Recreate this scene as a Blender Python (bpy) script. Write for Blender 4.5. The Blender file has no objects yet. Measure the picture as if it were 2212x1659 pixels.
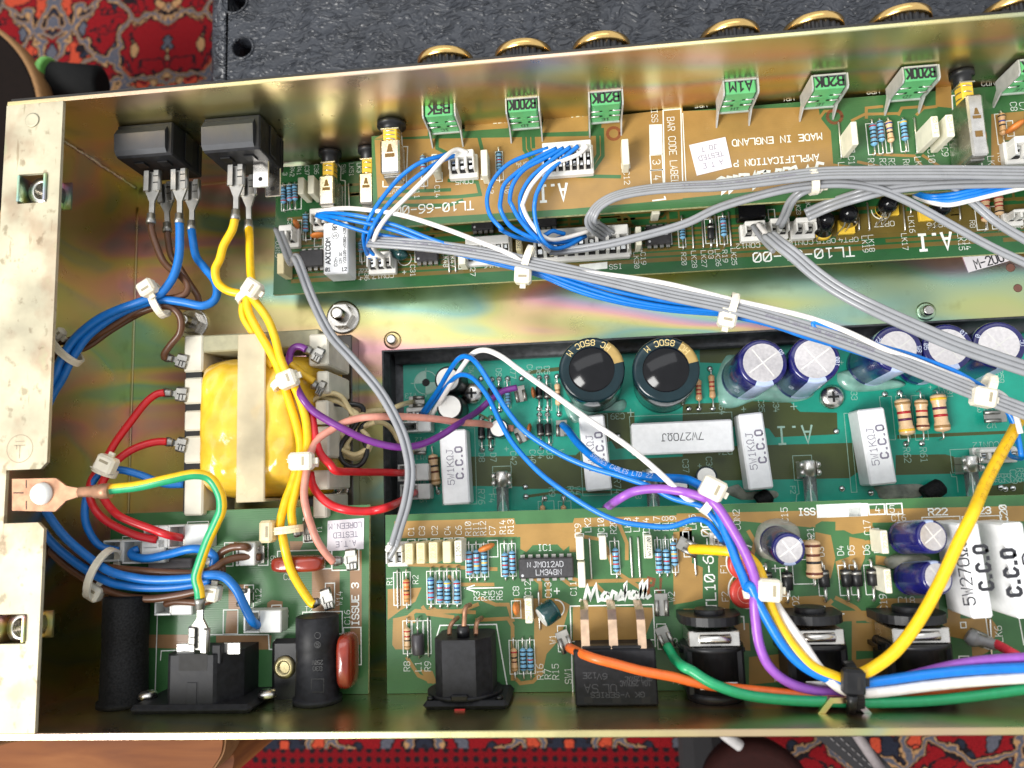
# Opened guitar amplifier chassis on a table, seen from above (all lengths in mm, S turns them into metres)
import bpy, bmesh, math, random
from mathutils import Vector as V, Matrix
random.seed(7)
S = 0.001
SC = bpy.context.scene
# ---------------------------------------------------------------- camera
RW = [[0.9945414, -0.0359312, -0.0979608], [0.0484514, 0.9905138, 0.1285877], [0.0924112, -0.1326321, 0.986848]]
CP = V([184.2382, 68.4329, 292.8843])
FP, CX, CY = 1640.0, 1106.0, 829.5          # focal length and centre for a 2212 x 1659 picture
cam = bpy.data.cameras.new('camera'); camo = bpy.data.objects.new('camera', cam)
SC.collection.objects.link(camo); SC.camera = camo
cam.sensor_width = 36; cam.sensor_fit = 'HORIZONTAL'; cam.lens = 36 * FP / 2212
cam.clip_start = 0.01; cam.clip_end = 50
cam.dof.use_dof = True; cam.dof.focus_distance = 0.268; cam.dof.aperture_fstop = 11.5
Mc = Matrix(RW).transposed().to_4x4(); Mc.translation = CP * S
camo.matrix_world = Mc
# ---------------------------------------------------------------- light
w = bpy.data.worlds.new('World'); SC.world = w; w.use_nodes = True
bg = w.node_tree.nodes['Background']
bg.inputs['Color'].default_value = (0.93, 0.96, 1.0, 1); bg.inputs['Strength'].default_value = 0.62
SC.view_settings.view_transform = 'Standard'; SC.view_settings.look = 'None'
SC.view_settings.exposure = 0.6; SC.view_settings.gamma = 1
SC.render.engine = 'CYCLES'
SC.cycles.use_denoising = True; SC.cycles.max_bounces = 8
def area(name, loc, tgt, sx, sy, e, col):
    l = bpy.data.lights.new(name, 'AREA'); l.shape = 'RECTANGLE'; l.size = sx; l.size_y = sy; l.energy = e; l.color = col
    o = bpy.data.objects.new(name, l); SC.collection.objects.link(o); o.location = loc
    o.rotation_euler = (V(tgt) - V(loc)).to_track_quat('-Z', 'Y').to_euler()
area('window_light', (-1.35, -0.90, 2.00), (0.18, 0.1, 0.0), 0.95, 1.2, 68, (1.0, 0.98, 0.95))
area('ceiling_light', (-0.1, 0.95, 1.7), (0.18, 0.1, 0.0), 2.4, 0.8, 8, (0.97, 0.98, 1.0))

# ---------------------------------------------------------------- picture point -> place at a given height
K = 1.82278
FR = {'U': (0, 0, 1)}
for i, n in enumerate('ABCDEFGHI'):
    FR[n] = (1344 / K * (i % 3), 1008 / K * (i // 3), 3.0)
for n, x, y in (('m1', 1060, 560), ('m2', 1700, 720), ('m3', 2300, 720), ('m4', 2900, 680), ('m5', 3360, 680), ('t1', 1140, 1340),
                ('t2', 1140, 1700), ('r3', 3360, 1500), ('r4', 2660, 1860), ('s1', 3360, 1960), ('s2', 3360, 2460), ('s3', 900, 2040), ('s4', 0, 2300)):
    FR[n] = (x / K, y / K, 6.0)
RT = Matrix(RW).transposed()
def ray(fr, x, y):
    a = FR[fr]
    return RT @ V(((a[0] + x / a[2] - CX) / FP, -(a[1] + y / a[2] - CY) / FP, -1.0))
def P(fr, x, y, z):
    d = ray(fr, x, y)
    return CP + d * ((z - CP.z) / d.z)
def PY(fr, x, y, wy):
    d = ray(fr, x, y)
    return CP + d * ((wy - CP.y) / d.y)
def px(fr, n, z):                            # n picture units of that frame in mm at height z
    return n / FR[fr][2] * (CP.z - z) / FP
ZM, ZD, ZR, ZP, HT, DD = 13.0, 33.0, 34.0, -10.0, 72.7, 201.5
# ---------------------------------------------------------------- materials
MATS = {}
def mat(name, col=(0.5, 0.5, 0.5), rough=0.5, metal=0.0, var=0.06, sc=500, bump=0.0, coat=0.0, trans=0.0, alpha=1.0, spec=0.5, sss=0.0):
    if name in MATS: return MATS[name]
    m = bpy.data.materials.new(name); m.use_nodes = True; MATS[name] = m
    nt = m.node_tree; N = nt.nodes; L = nt.links; b = N['Principled BSDF']
    b.inputs['Roughness'].default_value = rough; b.inputs['Metallic'].default_value = metal
    b.inputs['Coat Weight'].default_value = coat; b.inputs['Coat Roughness'].default_value = 0.08
    b.inputs['Transmission Weight'].default_value = trans; b.inputs['Alpha'].default_value = alpha
    b.inputs['Specular IOR Level'].default_value = spec
    if sss: b.inputs['Subsurface Weight'].default_value = sss; b.inputs['Subsurface Radius'].default_value = (0.002, 0.002, 0.0015)
    g = N.new('ShaderNodeNewGeometry'); t = N.new('ShaderNodeTexNoise'); t.inputs['Scale'].default_value = sc; t.inputs['Detail'].default_value = 4
    L.new(g.outputs['Position'], t.inputs['Vector'])
    r = N.new('ShaderNodeValToRGB'); L.new(t.outputs['Fac'], r.inputs['Fac'])
    r.color_ramp.elements[0].position = 0.3; r.color_ramp.elements[1].position = 0.7
    r.color_ramp.elements[0].color = tuple(max(0, c * (1 - var * 2)) for c in col) + (1,)
    r.color_ramp.elements[1].color = tuple(min(1, c * (1 + var)) for c in col) + (1,)
    L.new(r.outputs['Color'], b.inputs['Base Color'])
    mr = N.new('ShaderNodeMapRange'); mr.inputs['To Min'].default_value = max(0, rough - 0.06); mr.inputs['To Max'].default_value = min(1, rough + 0.1)
    L.new(t.outputs['Fac'], mr.inputs['Value']); L.new(mr.outputs['Result'], b.inputs['Roughness'])
    if bump:
        bp = N.new('ShaderNodeBump'); bp.inputs['Strength'].default_value = bump; bp.inputs['Distance'].default_value = 0.0004
        L.new(t.outputs['Fac'], bp.inputs['Height']); L.new(bp.outputs['Normal'], b.inputs['Normal'])
    return m
def nodes(m): return m.node_tree.nodes, m.node_tree.links, m.node_tree.nodes['Principled BSDF']
def ramp(N, stops, interp='LINEAR'):
    r = N.new('ShaderNodeValToRGB'); e = r.color_ramp.elements; r.color_ramp.interpolation = interp
    e[0].position, e[0].color = stops[0][0], stops[0][1] + (1,)
    e[1].position, e[1].color = stops[-1][0], stops[-1][1] + (1,)
    for p, c in stops[1:-1]:
        k = e.new(p); k.color = c + (1,)
    return r
def zinc(name, yel, WALLC):
    m = mat(name, (0.6, 0.55, 0.35), 0.3, 1.0); N, L, b = nodes(m)
    for l in list(b.inputs['Base Color'].links): L.remove(l)
    for l in list(b.inputs['Roughness'].links): L.remove(l)
    g = N.new('ShaderNodeNewGeometry'); mp = N.new('ShaderNodeMapping'); mp.inputs['Scale'].default_value = (6, 22, 18); mp.inputs['Rotation'].default_value = (0, 0, 0.05)
    t = N.new('ShaderNodeTexNoise'); t.inputs['Scale'].default_value = 1.0; t.inputs['Detail'].default_value = 2; t.inputs['Distortion'].default_value = 1.0
    L.new(g.outputs['Position'], mp.inputs['Vector']); L.new(mp.outputs['Vector'], t.inputs['Vector'])
    r = ramp(N, [(0.24, (0.70, 0.38, 0.38)), (0.31, (0.66, 0.55, 0.25)), (0.38, (0.38, 0.60, 0.28)), (0.43, (0.27, 0.51, 0.43)), (0.47, (0.63, 0.61, 0.24)), (0.51, (0.78, 0.55, 0.29)),
                 (0.55, (0.74, 0.37, 0.42)), (0.60, (0.44, 0.37, 0.52)), (0.64, (0.29, 0.53, 0.45)), (0.69, (0.55, 0.61, 0.26)), (0.76, (0.76, 0.59, 0.31))])
    L.new(t.outputs['Fac'], r.inputs['Fac'])
    mx = N.new('ShaderNodeMix'); mx.data_type = 'RGBA'; mx.inputs['Factor'].default_value = yel
    L.new(r.outputs['Color'], mx.inputs[6]); mx.inputs[7].default_value = WALLC + (1,)
    t2 = N.new('ShaderNodeTexNoise'); t2.inputs['Scale'].default_value = 1400; L.new(g.outputs['Position'], t2.inputs['Vector'])
    t3 = N.new('ShaderNodeTexNoise'); t3.inputs['Scale'].default_value = 90; t3.inputs['Detail'].default_value = 8; L.new(g.outputs['Position'], t3.inputs['Vector'])
    r3 = ramp(N, [(0.60, (1, 1, 1)), (0.78, (0.62, 0.58, 0.52))]); L.new(t3.outputs['Fac'], r3.inputs['Fac'])
    m2 = N.new('ShaderNodeMix'); m2.data_type = 'RGBA'; m2.blend_type = 'MULTIPLY'; m2.inputs['Factor'].default_value = 0.55
    L.new(mx.outputs[2], m2.inputs[6]); L.new(r3.outputs['Color'], m2.inputs[7]); L.new(m2.outputs[2], b.inputs['Base Color'])
    mr = N.new('ShaderNodeMapRange'); mr.inputs['To Min'].default_value = 0.2; mr.inputs['To Max'].default_value = 0.4
    L.new(t3.outputs['Fac'], mr.inputs['Value']); L.new(mr.outputs['Result'], b.inputs['Roughness'])
    bp = N.new('ShaderNodeBump'); bp.inputs['Strength'].default_value = 0.12; bp.inputs['Distance'].default_value = 0.0002
    L.new(t2.outputs['Fac'], bp.inputs['Height']); L.new(bp.outputs['Normal'], b.inputs['Normal'])
    return m
ZN = zinc('yellow_passivated_zinc', 0.12, (0.6, 0.5, 0.25)); ZW = zinc('yellow_passivated_zinc_walls', 0.6, (0.68, 0.57, 0.29))
ZL = mat('worn_zinc_lip', (0.52, 0.47, 0.33), 0.55, 0.4, 0.16, 60, 0.1)
def stains(m):
    N, L, b = nodes(m); src = b.inputs['Base Color'].links[0].from_socket; g = N.new('ShaderNodeNewGeometry')
    for sc_, st, rot in ((260, [(0.60, (1, 1, 1)), (0.68, (0.55, 0.50, 0.44))], 0), (70, [(0.50, (1, 1, 1)), (0.62, (0.80, 0.66, 0.62)), (0.70, (0.72, 0.82, 0.66))], 0), (500, [(0.66, (1, 1, 1)), (0.70, (0.66, 0.62, 0.55))], .9)):
        mp = N.new('ShaderNodeMapping'); mp.inputs['Rotation'].default_value = (0, 0, rot); mp.inputs['Scale'].default_value = (1, .12 if rot else .8, 1); L.new(g.outputs['Position'], mp.inputs['Vector'])
        t = N.new('ShaderNodeTexNoise'); t.inputs['Scale'].default_value = sc_; t.inputs['Detail'].default_value = 5; L.new(mp.outputs[0], t.inputs['Vector']); r = ramp(N, st); L.new(t.outputs['Fac'], r.inputs['Fac'])
        mx = N.new('ShaderNodeMix'); mx.data_type = 'RGBA'; mx.blend_type = 'MULTIPLY'; mx.inputs['Factor'].default_value = .8; L.new(src, mx.inputs[6]); L.new(r.outputs['Color'], mx.inputs[7]); src = mx.outputs[2]
    L.new(src, b.inputs['Base Color'])
stains(ZL)
def board_mat(name, c, rough=0.32):
    m = mat(name, c, rough, 0, 0.07, 120, 0, 0.1, 0, 1, 0.4); N, L, b = nodes(m)
    g = N.new('ShaderNodeNewGeometry'); wv = N.new('ShaderNodeTexWave'); wv.bands_direction = 'Y'; wv.inputs['Scale'].default_value = 420; wv.inputs['Distortion'].default_value = 1.5
    wv.inputs['Detail'].default_value = 2; L.new(g.outputs['Position'], wv.inputs['Vector'])
    bp = N.new('ShaderNodeBump'); bp.inputs['Strength'].default_value = 0.1; bp.inputs['Distance'].default_value = 0.0001
    L.new(wv.outputs['Fac'], bp.inputs['Height']); L.new(bp.outputs['Normal'], b.inputs['Normal'])
    return m
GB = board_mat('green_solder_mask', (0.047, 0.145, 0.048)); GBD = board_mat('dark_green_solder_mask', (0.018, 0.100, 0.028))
GT = board_mat('teal_solder_mask', (0.010, 0.310, 0.215)); BE = mat('fibreglass_edge', (0.52, 0.50, 0.24), 0.8, 0, 0.2, 900, 0.5)
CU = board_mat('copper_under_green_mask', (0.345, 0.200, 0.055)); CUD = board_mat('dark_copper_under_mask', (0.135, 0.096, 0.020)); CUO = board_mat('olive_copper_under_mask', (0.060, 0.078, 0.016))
CUB = board_mat('pinkish_copper_under_mask', (0.270, 0.150, 0.070))
SILK = mat('white_silkscreen', (0.80, 0.82, 0.76), 0.6); SILKD = mat('faint_silkscreen', (0.36, 0.55, 0.45), 0.6)
INK = mat('black_ink', (0.02, 0.02, 0.025), 0.6); INKG = mat('grey_ink', (0.22, 0.20, 0.26), 0.6); INKT = mat('tan_ink', (0.55, 0.42, 0.18), 0.6); INKW = mat('pale_ink', (0.6, 0.66, 0.8), 0.5)
INKGOLD = mat('gold_ink', (0.62, 0.48, 0.2), 0.5)
TIN = mat('tinned_wire', (0.76, 0.74, 0.69), 0.3, 0.9); STEEL = mat('bright_steel', (0.70, 0.67, 0.62), 0.24, 1.0, 0.1, 300); SOLD = mat('solder', (0.66, 0.67, 0.66), 0.22, 1.0, 0.1, 900)
TERM = mat('tinned_terminal', (0.37, 0.36, 0.33), 0.42, 1.0, 0.12, 300); COP = mat('copper_strip', (0.80, 0.56, 0.38), 0.3, 1.0, 0.08); COPD = mat('dull_copper', (0.46, 0.25, 0.15), 0.5, 0.75, 0.2, 300)
BRASS = mat('brass', (0.72, 0.52, 0.2), 0.3, 1.0); GOLD = mat('gold_cap', (0.86, 0.56, 0.20), 0.22, 1.0)
BLK = mat('black_plastic', (0.012, 0.012, 0.013), 0.36, 0, 0.2, 300, 0, 0, 0, 1, .35); BLKM = mat('black_matt_plastic', (0.013, 0.013, 0.015), 0.5, 0, 0.25, 500, 0.12, 0, 0, 1, .25); BLKG = mat('black_gloss', (0.005, 0.005, 0.006), 0.09, 0, 0.1, 300, 0, 0.0, 0, 1, 0.3)
GREYP = mat('grey_black_plastic', (0.042, 0.044, 0.049), 0.42, 0, 0.1, 300); BLKD = mat('dusty_black_sleeve', (0.009, 0.009, 0.009), 0.65, 0, 0.5, 1500, 0.2, 0, 0, 1, 0.2); ICB = mat('ic_black', (0.030, 0.028, 0.030), 0.45, 0, 0.15, 900)
DARK = mat('dark_recess', (0.010, 0.009, 0.008), 0.7); HS = mat('black_anodised_heatsink', (0.075, 0.078, 0.082), 0.38, 0.5, 0.2, 500, 0.05)
WHT = mat('white_nylon', (0.78, 0.77, 0.72), 0.38, 0, 0.05, 300, 0, 0, 0, 1, 0.5, 0.2); WHC = mat('white_connector', (0.76, 0.74, 0.69), 0.35, 0, 0.04, 200); CER = mat('white_cement', (0.86, 0.86, 0.86), 0.34, 0, 0.03, 500, 0.05, 0.2)
BOOT = mat('grey_white_nylon_boot', (0.62, 0.63, 0.60), 0.3, 0, 0.05, 300, 0, 0, 0, 1, 0.5, 0.15); TIE = mat('cable_tie_nylon', (0.80, 0.74, 0.60), 0.32, 0, 0.05, 300, 0, 0, 0, 1, 0.5, 0.35)
CRM = mat('cream_film', (0.72, 0.62, 0.36), 0.4, 0, 0.05, 300); CRW = mat('pale_film', (0.76, 0.73, 0.58), 0.4, 0, 0.05, 300); BAK = mat('ivory_bobbin', (0.68, 0.64, 0.52), 0.42, 0, 0.08, 150)
BLUE = mat('blue_insulation', (0.002, 0.170, 0.60), 0.3); BLUED = mat('mains_blue_insulation', (0.006, 0.155, 0.52), 0.34); BRN = mat('brown_insulation', (0.115, 0.048, 0.022), 0.32); YEL = mat('yellow_insulation', (0.90, 0.53, 0.008), 0.3)
RED = mat('red_insulation', (0.60, 0.012, 0.018), 0.3); PUR = mat('purple_insulation', (0.170, 0.030, 0.230), 0.32); VIO = mat('violet_insulation', (0.300, 0.090, 0.450), 0.32); PNK = mat('pink_insulation', (0.62, 0.26, 0.19), 0.36)
WHW = mat('white_insulation', (0.80, 0.76, 0.72), 0.35); GRN = mat('green_insulation', (0.015, 0.33, 0.13), 0.32); ORG = mat('orange_insulation', (0.78, 0.14, 0.020), 0.34); CRW2 = mat('cream_insulation', (0.58, 0.47, 0.24), 0.36)
GRY = mat('grey_pvc_cable', (0.275, 0.280, 0.290), 0.27, 0, 0.04, 200); BLW = mat('black_insulation', (0.01, 0.01, 0.01), 0.28)
RB = mat('resistor_blue', (0.165, 0.40, 0.60), 0.32, 0, 0.06, 600, 0, 0.3); RTN = mat('resistor_tan', (0.62, 0.36, 0.17), 0.36, 0, 0.06, 600, 0, 0.3); RPK = mat('resistor_beige', (0.70, 0.47, 0.26), 0.3, 0, 0.05, 600, 0, 0.3)
BD = {'k': mat('band_black', (0.015, 0.014, 0.016), 0.4), 'n': mat('band_brown', (0.13, 0.03, 0.015), 0.4), 'r': mat('band_red', (0.42, 0.015, 0.02), 0.4), 'v': mat('band_violet', (0.09, 0.01, 0.06), 0.4),
      'y': mat('band_yellow', (0.85, 0.50, 0.03), 0.4), 'g': mat('band_gold', (0.33, 0.18, 0.06), 0.4), 'o': mat('band_orange', (0.75, 0.16, 0.02), 0.4), 'b': mat('band_blue', (0.02, 0.04, 0.25), 0.4), 'e': mat('band_green', (0.05, 0.25, 0.08), 0.4)}
ALU = mat('can_aluminium', (0.74, 0.70, 0.69), 0.36, 0.75, 0.06, 900); SLB = mat('blue_capacitor_sleeve', (0.010, 0.010, 0.115), 0.22, 0, 0.15, 300, 0, 0.4); SLP = mat('capacitor_stripe', (0.42, 0.50, 0.70), 0.3)
SLK = mat('black_green_sleeve', (0.004, 0.017, 0.022), 0.14, 0, 0.1, 300, 0, 0.0, 0, 1, 0.4); SLG = mat('dark_green_sleeve', (0.004, 0.045, 0.045), 0.25, 0, 0.1, 300, 0, 0.4); GOLDS = mat('gold_stripe', (0.36, 0.24, 0.07), 0.35)
POTG = mat('green_pot_plastic', (0.120, 0.46, 0.170), 0.36, 0, 0.05, 300); ORC = mat('orange_ceramic', (0.62, 0.19, 0.035), 0.4, 0, 0.1, 500); RDC = mat('red_brown_dipped', (0.26, 0.026, 0.010), 0.2, 0, 0.1, 200, 0, 0.5); RDF = mat('red_fuse_disc', (0.50, 0.045, 0.03), 0.34)
TAPE = mat('yellow_transformer_tape', (0.78, 0.47, 0.035), 0.2, 0, 0.12, 130, 0.9, 0.25); STRAP = mat('clear_strap', (0.66, 0.56, 0.36), 0.25, 0, 0.15, 60, 0, 0.2, 0, 0.72); LAM = mat('varnished_laminations', (0.085, 0.070, 0.052), 0.28, 0.3, 0.3, 120, 0, 0.3)
YPL = mat('yellow_plastic', (0.80, 0.52, 0.05), 0.4); STK = mat('sticker_paper', (0.74, 0.70, 0.73), 0.6, 0, 0.02); GLS = mat('fuse_glass', (0.9, 1, 0.97), 0.03, 0, 0, 100, 0, 0, 0.92); GLUE = mat('clear_glue', (0.20, 0.40, 0.33), 0.22, 0, 0.2, 150, 0.2, 0.4, 0, 1)
GLUEW = mat('milky_glue', (0.48, 0.46, 0.38), 0.25, 0, 0.15, 200, 0.2, 0.4, 0, 0.55); GLUEG = mat('grey_glue_smear', (0.27, 0.27, 0.22), 0.5, 0, 0.25, 300, 0.3, 0, 0, 0.8)
TAN = mat('lamp_shade_tan', (0.55, 0.42, 0.25), 0.6); WOOD = mat('orange_wood', (0.30, 0.095, 0.022), 0.4, 0, 0.25, 40); WRIM = mat('pale_wood_edge', (0.24, 0.115, 0.045), 0.6, 0, .1, 300, 0, 0, 0, 1, .2); LIME = mat('lime_green_plastic', (0.20, 0.55, 0.12), 0.4)
REDD = mat('red_marker', (0.35, 0.04, 0.02), 0.7, 0, 0.1, 500, 0, 0, 0, 0.45)
# ---------------------------------------------------------------- mesh builder
BASE = {}
class MB:
    def __init__(s): s.v = []; s.f = []; s.m = []; s.s = []
    def add(s, vs, fs, mi=0, sm=False):
        o = len(s.v); s.v += [V(q) for q in vs]
        for i, q in enumerate(fs):
            s.f.append([o + k for k in q]); s.m.append(mi[i] if isinstance(mi, list) else mi); s.s.append(sm)
        return s
    def box(s, c, h, M=None, ch=0.0, mi=0):
        hx, hy, hz = h; c = V(c); M = M or Matrix.Identity(3); ch = min(ch, 0.49 * min(h) * 2)
        if ch <= 0:
            vs = [c + M @ V((x * hx, y * hy, z * hz)) for z in (-1, 1) for x, y in ((-1, -1), (1, -1), (1, 1), (-1, 1))]
            return s.add(vs, [(3, 2, 1, 0), (4, 5, 6, 7), (0, 1, 5, 4), (1, 2, 6, 5), (2, 3, 7, 6), (3, 0, 4, 7)], mi)
        vs = []; idx = {}
        for sx in (-1, 1):
            for sy in (-1, 1):
                for sz in (-1, 1):
                    for a in range(3):
                        d = [ch, ch, ch]; d[a] = 0
                        idx[(sx, sy, sz, a)] = len(vs)
                        vs.append(c + M @ V((sx * (hx - d[0]), sy * (hy - d[1]), sz * (hz - d[2]))))
        fs = []
        def q(l, out):
            n = (vs[l[1]] - vs[l[0]]).cross(vs[l[2]] - vs[l[0]])
            fs.append(l if n.dot(M @ V(out)) > 0 else l[::-1])
        for a in range(3):
            b, e = (a + 1) % 3, (a + 2) % 3
            for sg in (-1, 1):
                l = []
                for p, r in ((-1, -1), (1, -1), (1, 1), (-1, 1)):
                    k = [0, 0, 0]; k[a], k[b], k[e] = sg, p, r; l.append(idx[(k[0], k[1], k[2], a)])
                out = [0, 0, 0]; out[a] = sg; q(l, out)
            for p in (-1, 1):
                for r in (-1, 1):
                    l = []
                    for sg, t in ((-1, b), (1, b), (1, e), (-1, e)):
                        k = [0, 0, 0]; k[a], k[b], k[e] = sg, p, r; l.append(idx[(k[0], k[1], k[2], t)])
                    out = [0, 0, 0]; out[b], out[e] = p, r; q(l, out)
        for sx in (-1, 1):
            for sy in (-1, 1):
                for sz in (-1, 1): q([idx[(sx, sy, sz, a)] for a in range(3)], (sx, sy, sz))
        return s.add(vs, fs, mi)
    def bb(s, a, b, ch=0.0, mi=0):
        a, b = V(a), V(b)
        return s.box((a + b) / 2, [abs(t) / 2 for t in (b - a)], None, ch, mi)
    def tube(s, pts, r, n=8, mi=0, caps=True, sec=None, closed=False):
        pts = [V(p) for p in pts]; k = len(pts); vs = []
        rs = r if isinstance(r, list) else [r] * k
        t0 = None
        for i in range(k):
            t = (pts[(i + 1) % k if closed else min(i + 1, k - 1)] - pts[(i - 1) % k if closed else max(i - 1, 0)]).normalized()
            if t0 is None:
                u = t.cross(V((0, 0, 1)))
                if u.length < 0.05: u = t.cross(V((0, 1, 0)))
                u.normalize()
            else: u = (u - t * u.dot(t)).normalized()
            t0 = t; w2 = u.cross(t)
            for j in range(n):
                a = 2 * math.pi * j / n; vs.append(pts[i] + (u * math.cos(a) + w2 * math.sin(a)) * rs[i])
        fs = []; ms = []
        for i in range(k if closed else k - 1):
            for j in range(n):
                a, b, c2, d = i * n + j, i * n + (j + 1) % n, ((i + 1) % k) * n + (j + 1) % n, ((i + 1) % k) * n + j
                fs.append((a, d, c2, b)); ms.append(sec(j / n) if sec else mi)
        s.add(vs, fs, ms, True)
        if caps and not closed:
            o = len(s.v) - k * n
            s.f.append([o + j for j in range(n)]); s.m.append(mi); s.s.append(False)
            s.f.append([o + (k - 1) * n + j for j in range(n)][::-1]); s.m.append(mi); s.s.append(False)
        return s
    def lathe(s, o, ax, prof, n=20, mf=None, sm=True, ref=None):
        """prof: (distance along axis, radius, material of the band up to the next entry)"""
        o = V(o); ax = V(ax).normalized(); u = V(ref) if ref else ax.cross(V((0, 0, 1)))
        if u.length < 0.05: u = V((1, 0, 0))
        u = (u - ax * u.dot(ax)).normalized(); w2 = ax.cross(u); vs = []; fs = []; ms = []
        for p in prof:
            for j in range(n):
                a = 2 * math.pi * j / n; vs.append(o + ax * p[0] + (u * math.cos(a) + w2 * math.sin(a)) * max(p[1], 1e-4))
        for i in range(len(prof) - 1):
            for j in range(n):
                fs.append((i * n + j, i * n + (j + 1) % n, (i + 1) * n + (j + 1) % n, (i + 1) * n + j))
                q = prof[i][2] if len(prof[i]) > 2 else 0
                ms.append(mf(i, j / n, q) if mf else q)
        s.add(vs, fs, ms, sm)
        b = len(s.v) - len(vs)
        s.f.append([b + j for j in range(n)][::-1]); s.m.append(prof[0][2] if len(prof[0]) > 2 else 0); s.s.append(False)
        s.f.append([b + (len(prof) - 1) * n + j for j in range(n)]); s.m.append(prof[-1][2] if len(prof[-1]) > 2 else 0); s.s.append(False)
        return s
    def prism(s, poly, d, mi=0, sm=False):
        """closed polygon of points swept by vector d"""
        d = V(d); poly = [V(p) for p in poly]; n = len(poly)
        nn = V((0, 0, 0))
        for i in range(n): nn += poly[i].cross(poly[(i + 1) % n])
        if nn.dot(d) > 0: poly = poly[::-1]
        vs = poly + [p + d for p in poly]
        s.add(vs, [tuple(range(n))], mi); o = len(s.v) - 2 * n
        s.f.append([o + n + i for i in range(n)][::-1]); s.m.append(mi); s.s.append(False)
        for i in range(n):
            j = (i + 1) % n; s.f.append([o + j, o + i, o + n + i, o + n + j]); s.m.append(mi); s.s.append(sm)
        return s
    def sheet(s, poly, mi=0):
        poly = [V(p) for p in poly]
        nz = sum((poly[i].x * poly[(i + 1) % len(poly)].y - poly[(i + 1) % len(poly)].x * poly[i].y) for i in range(len(poly)))
        return s.add(poly if nz > 0 else poly[::-1], [tuple(range(len(poly)))], mi)
    def ribbon(s, pts, wd, nrm=V((0, 0, 1)), mi=0, ext=0.5, closed=False):
        pts = [V(p) for p in pts]; k = len(pts); vs = []
        for i in range(k):
            if closed: a, b = pts[i - 1], pts[(i + 1) % k]; d1 = (pts[i] - a).normalized(); d2 = (b - pts[i]).normalized()
            else:
                d1 = (pts[i] - pts[i - 1]).normalized() if i else (pts[1] - pts[0]).normalized()
                d2 = (pts[i + 1] - pts[i]).normalized() if i < k - 1 else d1
            n1, n2 = nrm.cross(d1), nrm.cross(d2); m = n1 + n2
            m = m.normalized() if m.length > 0.1 else n1
            m = m * min(1.8, 1 / max(0.3, m.dot(n1))) * wd / 2; p = pts[i]
            if not closed and i == 0: p = p - d1 * wd * ext
            if not closed and i == k - 1: p = p + d1 * wd * ext
            vs += [p + m, p - m]
        fs = [(2 * i, 2 * i + 1, 2 * ((i + 1) % k) + 1, 2 * ((i + 1) % k)) for i in range(k if closed else k - 1)]
        return s.add(vs, fs, mi)
    def build(s, name, mats, parent=None, base=None, **props):
        me = bpy.data.meshes.new(name)
        if parent is not None: base = BASE[parent.name]
        elif base is None:
            lo = [min(p[i] for p in s.v) for i in range(3)]; hi = [max(p[i] for p in s.v) for i in range(3)]
            base = V(((lo[0] + hi[0]) / 2, (lo[1] + hi[1]) / 2, lo[2]))
        base = V(base)
        me.from_pydata([tuple((p - base) * S) for p in s.v], [], s.f)
        for m in (mats if isinstance(mats, (list, tuple)) else [mats]): me.materials.append(m)
        me.polygons.foreach_set('material_index', s.m); me.polygons.foreach_set('use_smooth', s.s); me.update()
        o = bpy.data.objects.new(name, me); SC.collection.objects.link(o); BASE[o.name] = base
        if parent is not None: o.parent = parent
        else: o.location = base * S
        for k2, v2 in props.items(): o[k2] = v2
        return o
def thing(name, label, cat, base, group=None):
    o = bpy.data.objects.new(name, None); SC.collection.objects.link(o); o.empty_display_size = 0.005
    o.location = V(base) * S; BASE[o.name] = V(base); o['label'] = label; o['category'] = cat
    if group: o['group'] = group
    return o
def spline(pts, n=6):
    pts = [V(p) for p in pts]; out = []
    for i in range(len(pts) - 1):
        a, b = pts[i], pts[i + 1]; p0 = pts[i - 1] if i else a * 2 - b; p3 = pts[i + 2] if i + 2 < len(pts) else b * 2 - a
        for k in range(n):
            t = k / n
            out.append(0.5 * ((2 * a) + (b - p0) * t + (2 * p0 - 5 * a + 4 * b - p3) * t * t + (3 * a - p0 - 3 * b + p3) * t ** 3))
    return out + [pts[-1]]
def path(txt, n=6, raw=False):
    """'D z40 120,30 140,50 z45 G 10,20': picture points with heights, heights between z marks run evenly"""
    fr = 'U'; L = []; zn = None
    for t in txt.split():
        if t[0] == 'z': zn = float(t[1:])
        elif t in FR: fr = t
        else:
            x, y = t.split(','); L.append([fr, float(x), float(y), zn]); zn = None
    ks = [i for i, q in enumerate(L) if q[3] is not None]
    for i, q in enumerate(L):
        if q[3] is None:
            a = max([k for k in ks if k < i], default=ks[0]); b = min([k for k in ks if k > i], default=a)
            q[3] = L[a][3] if a == b else L[a][3] + (L[b][3] - L[a][3]) * (i - a) / (b - a)
    p = [P(*q) for q in L]
    return p if raw else spline(p, n)
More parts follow.
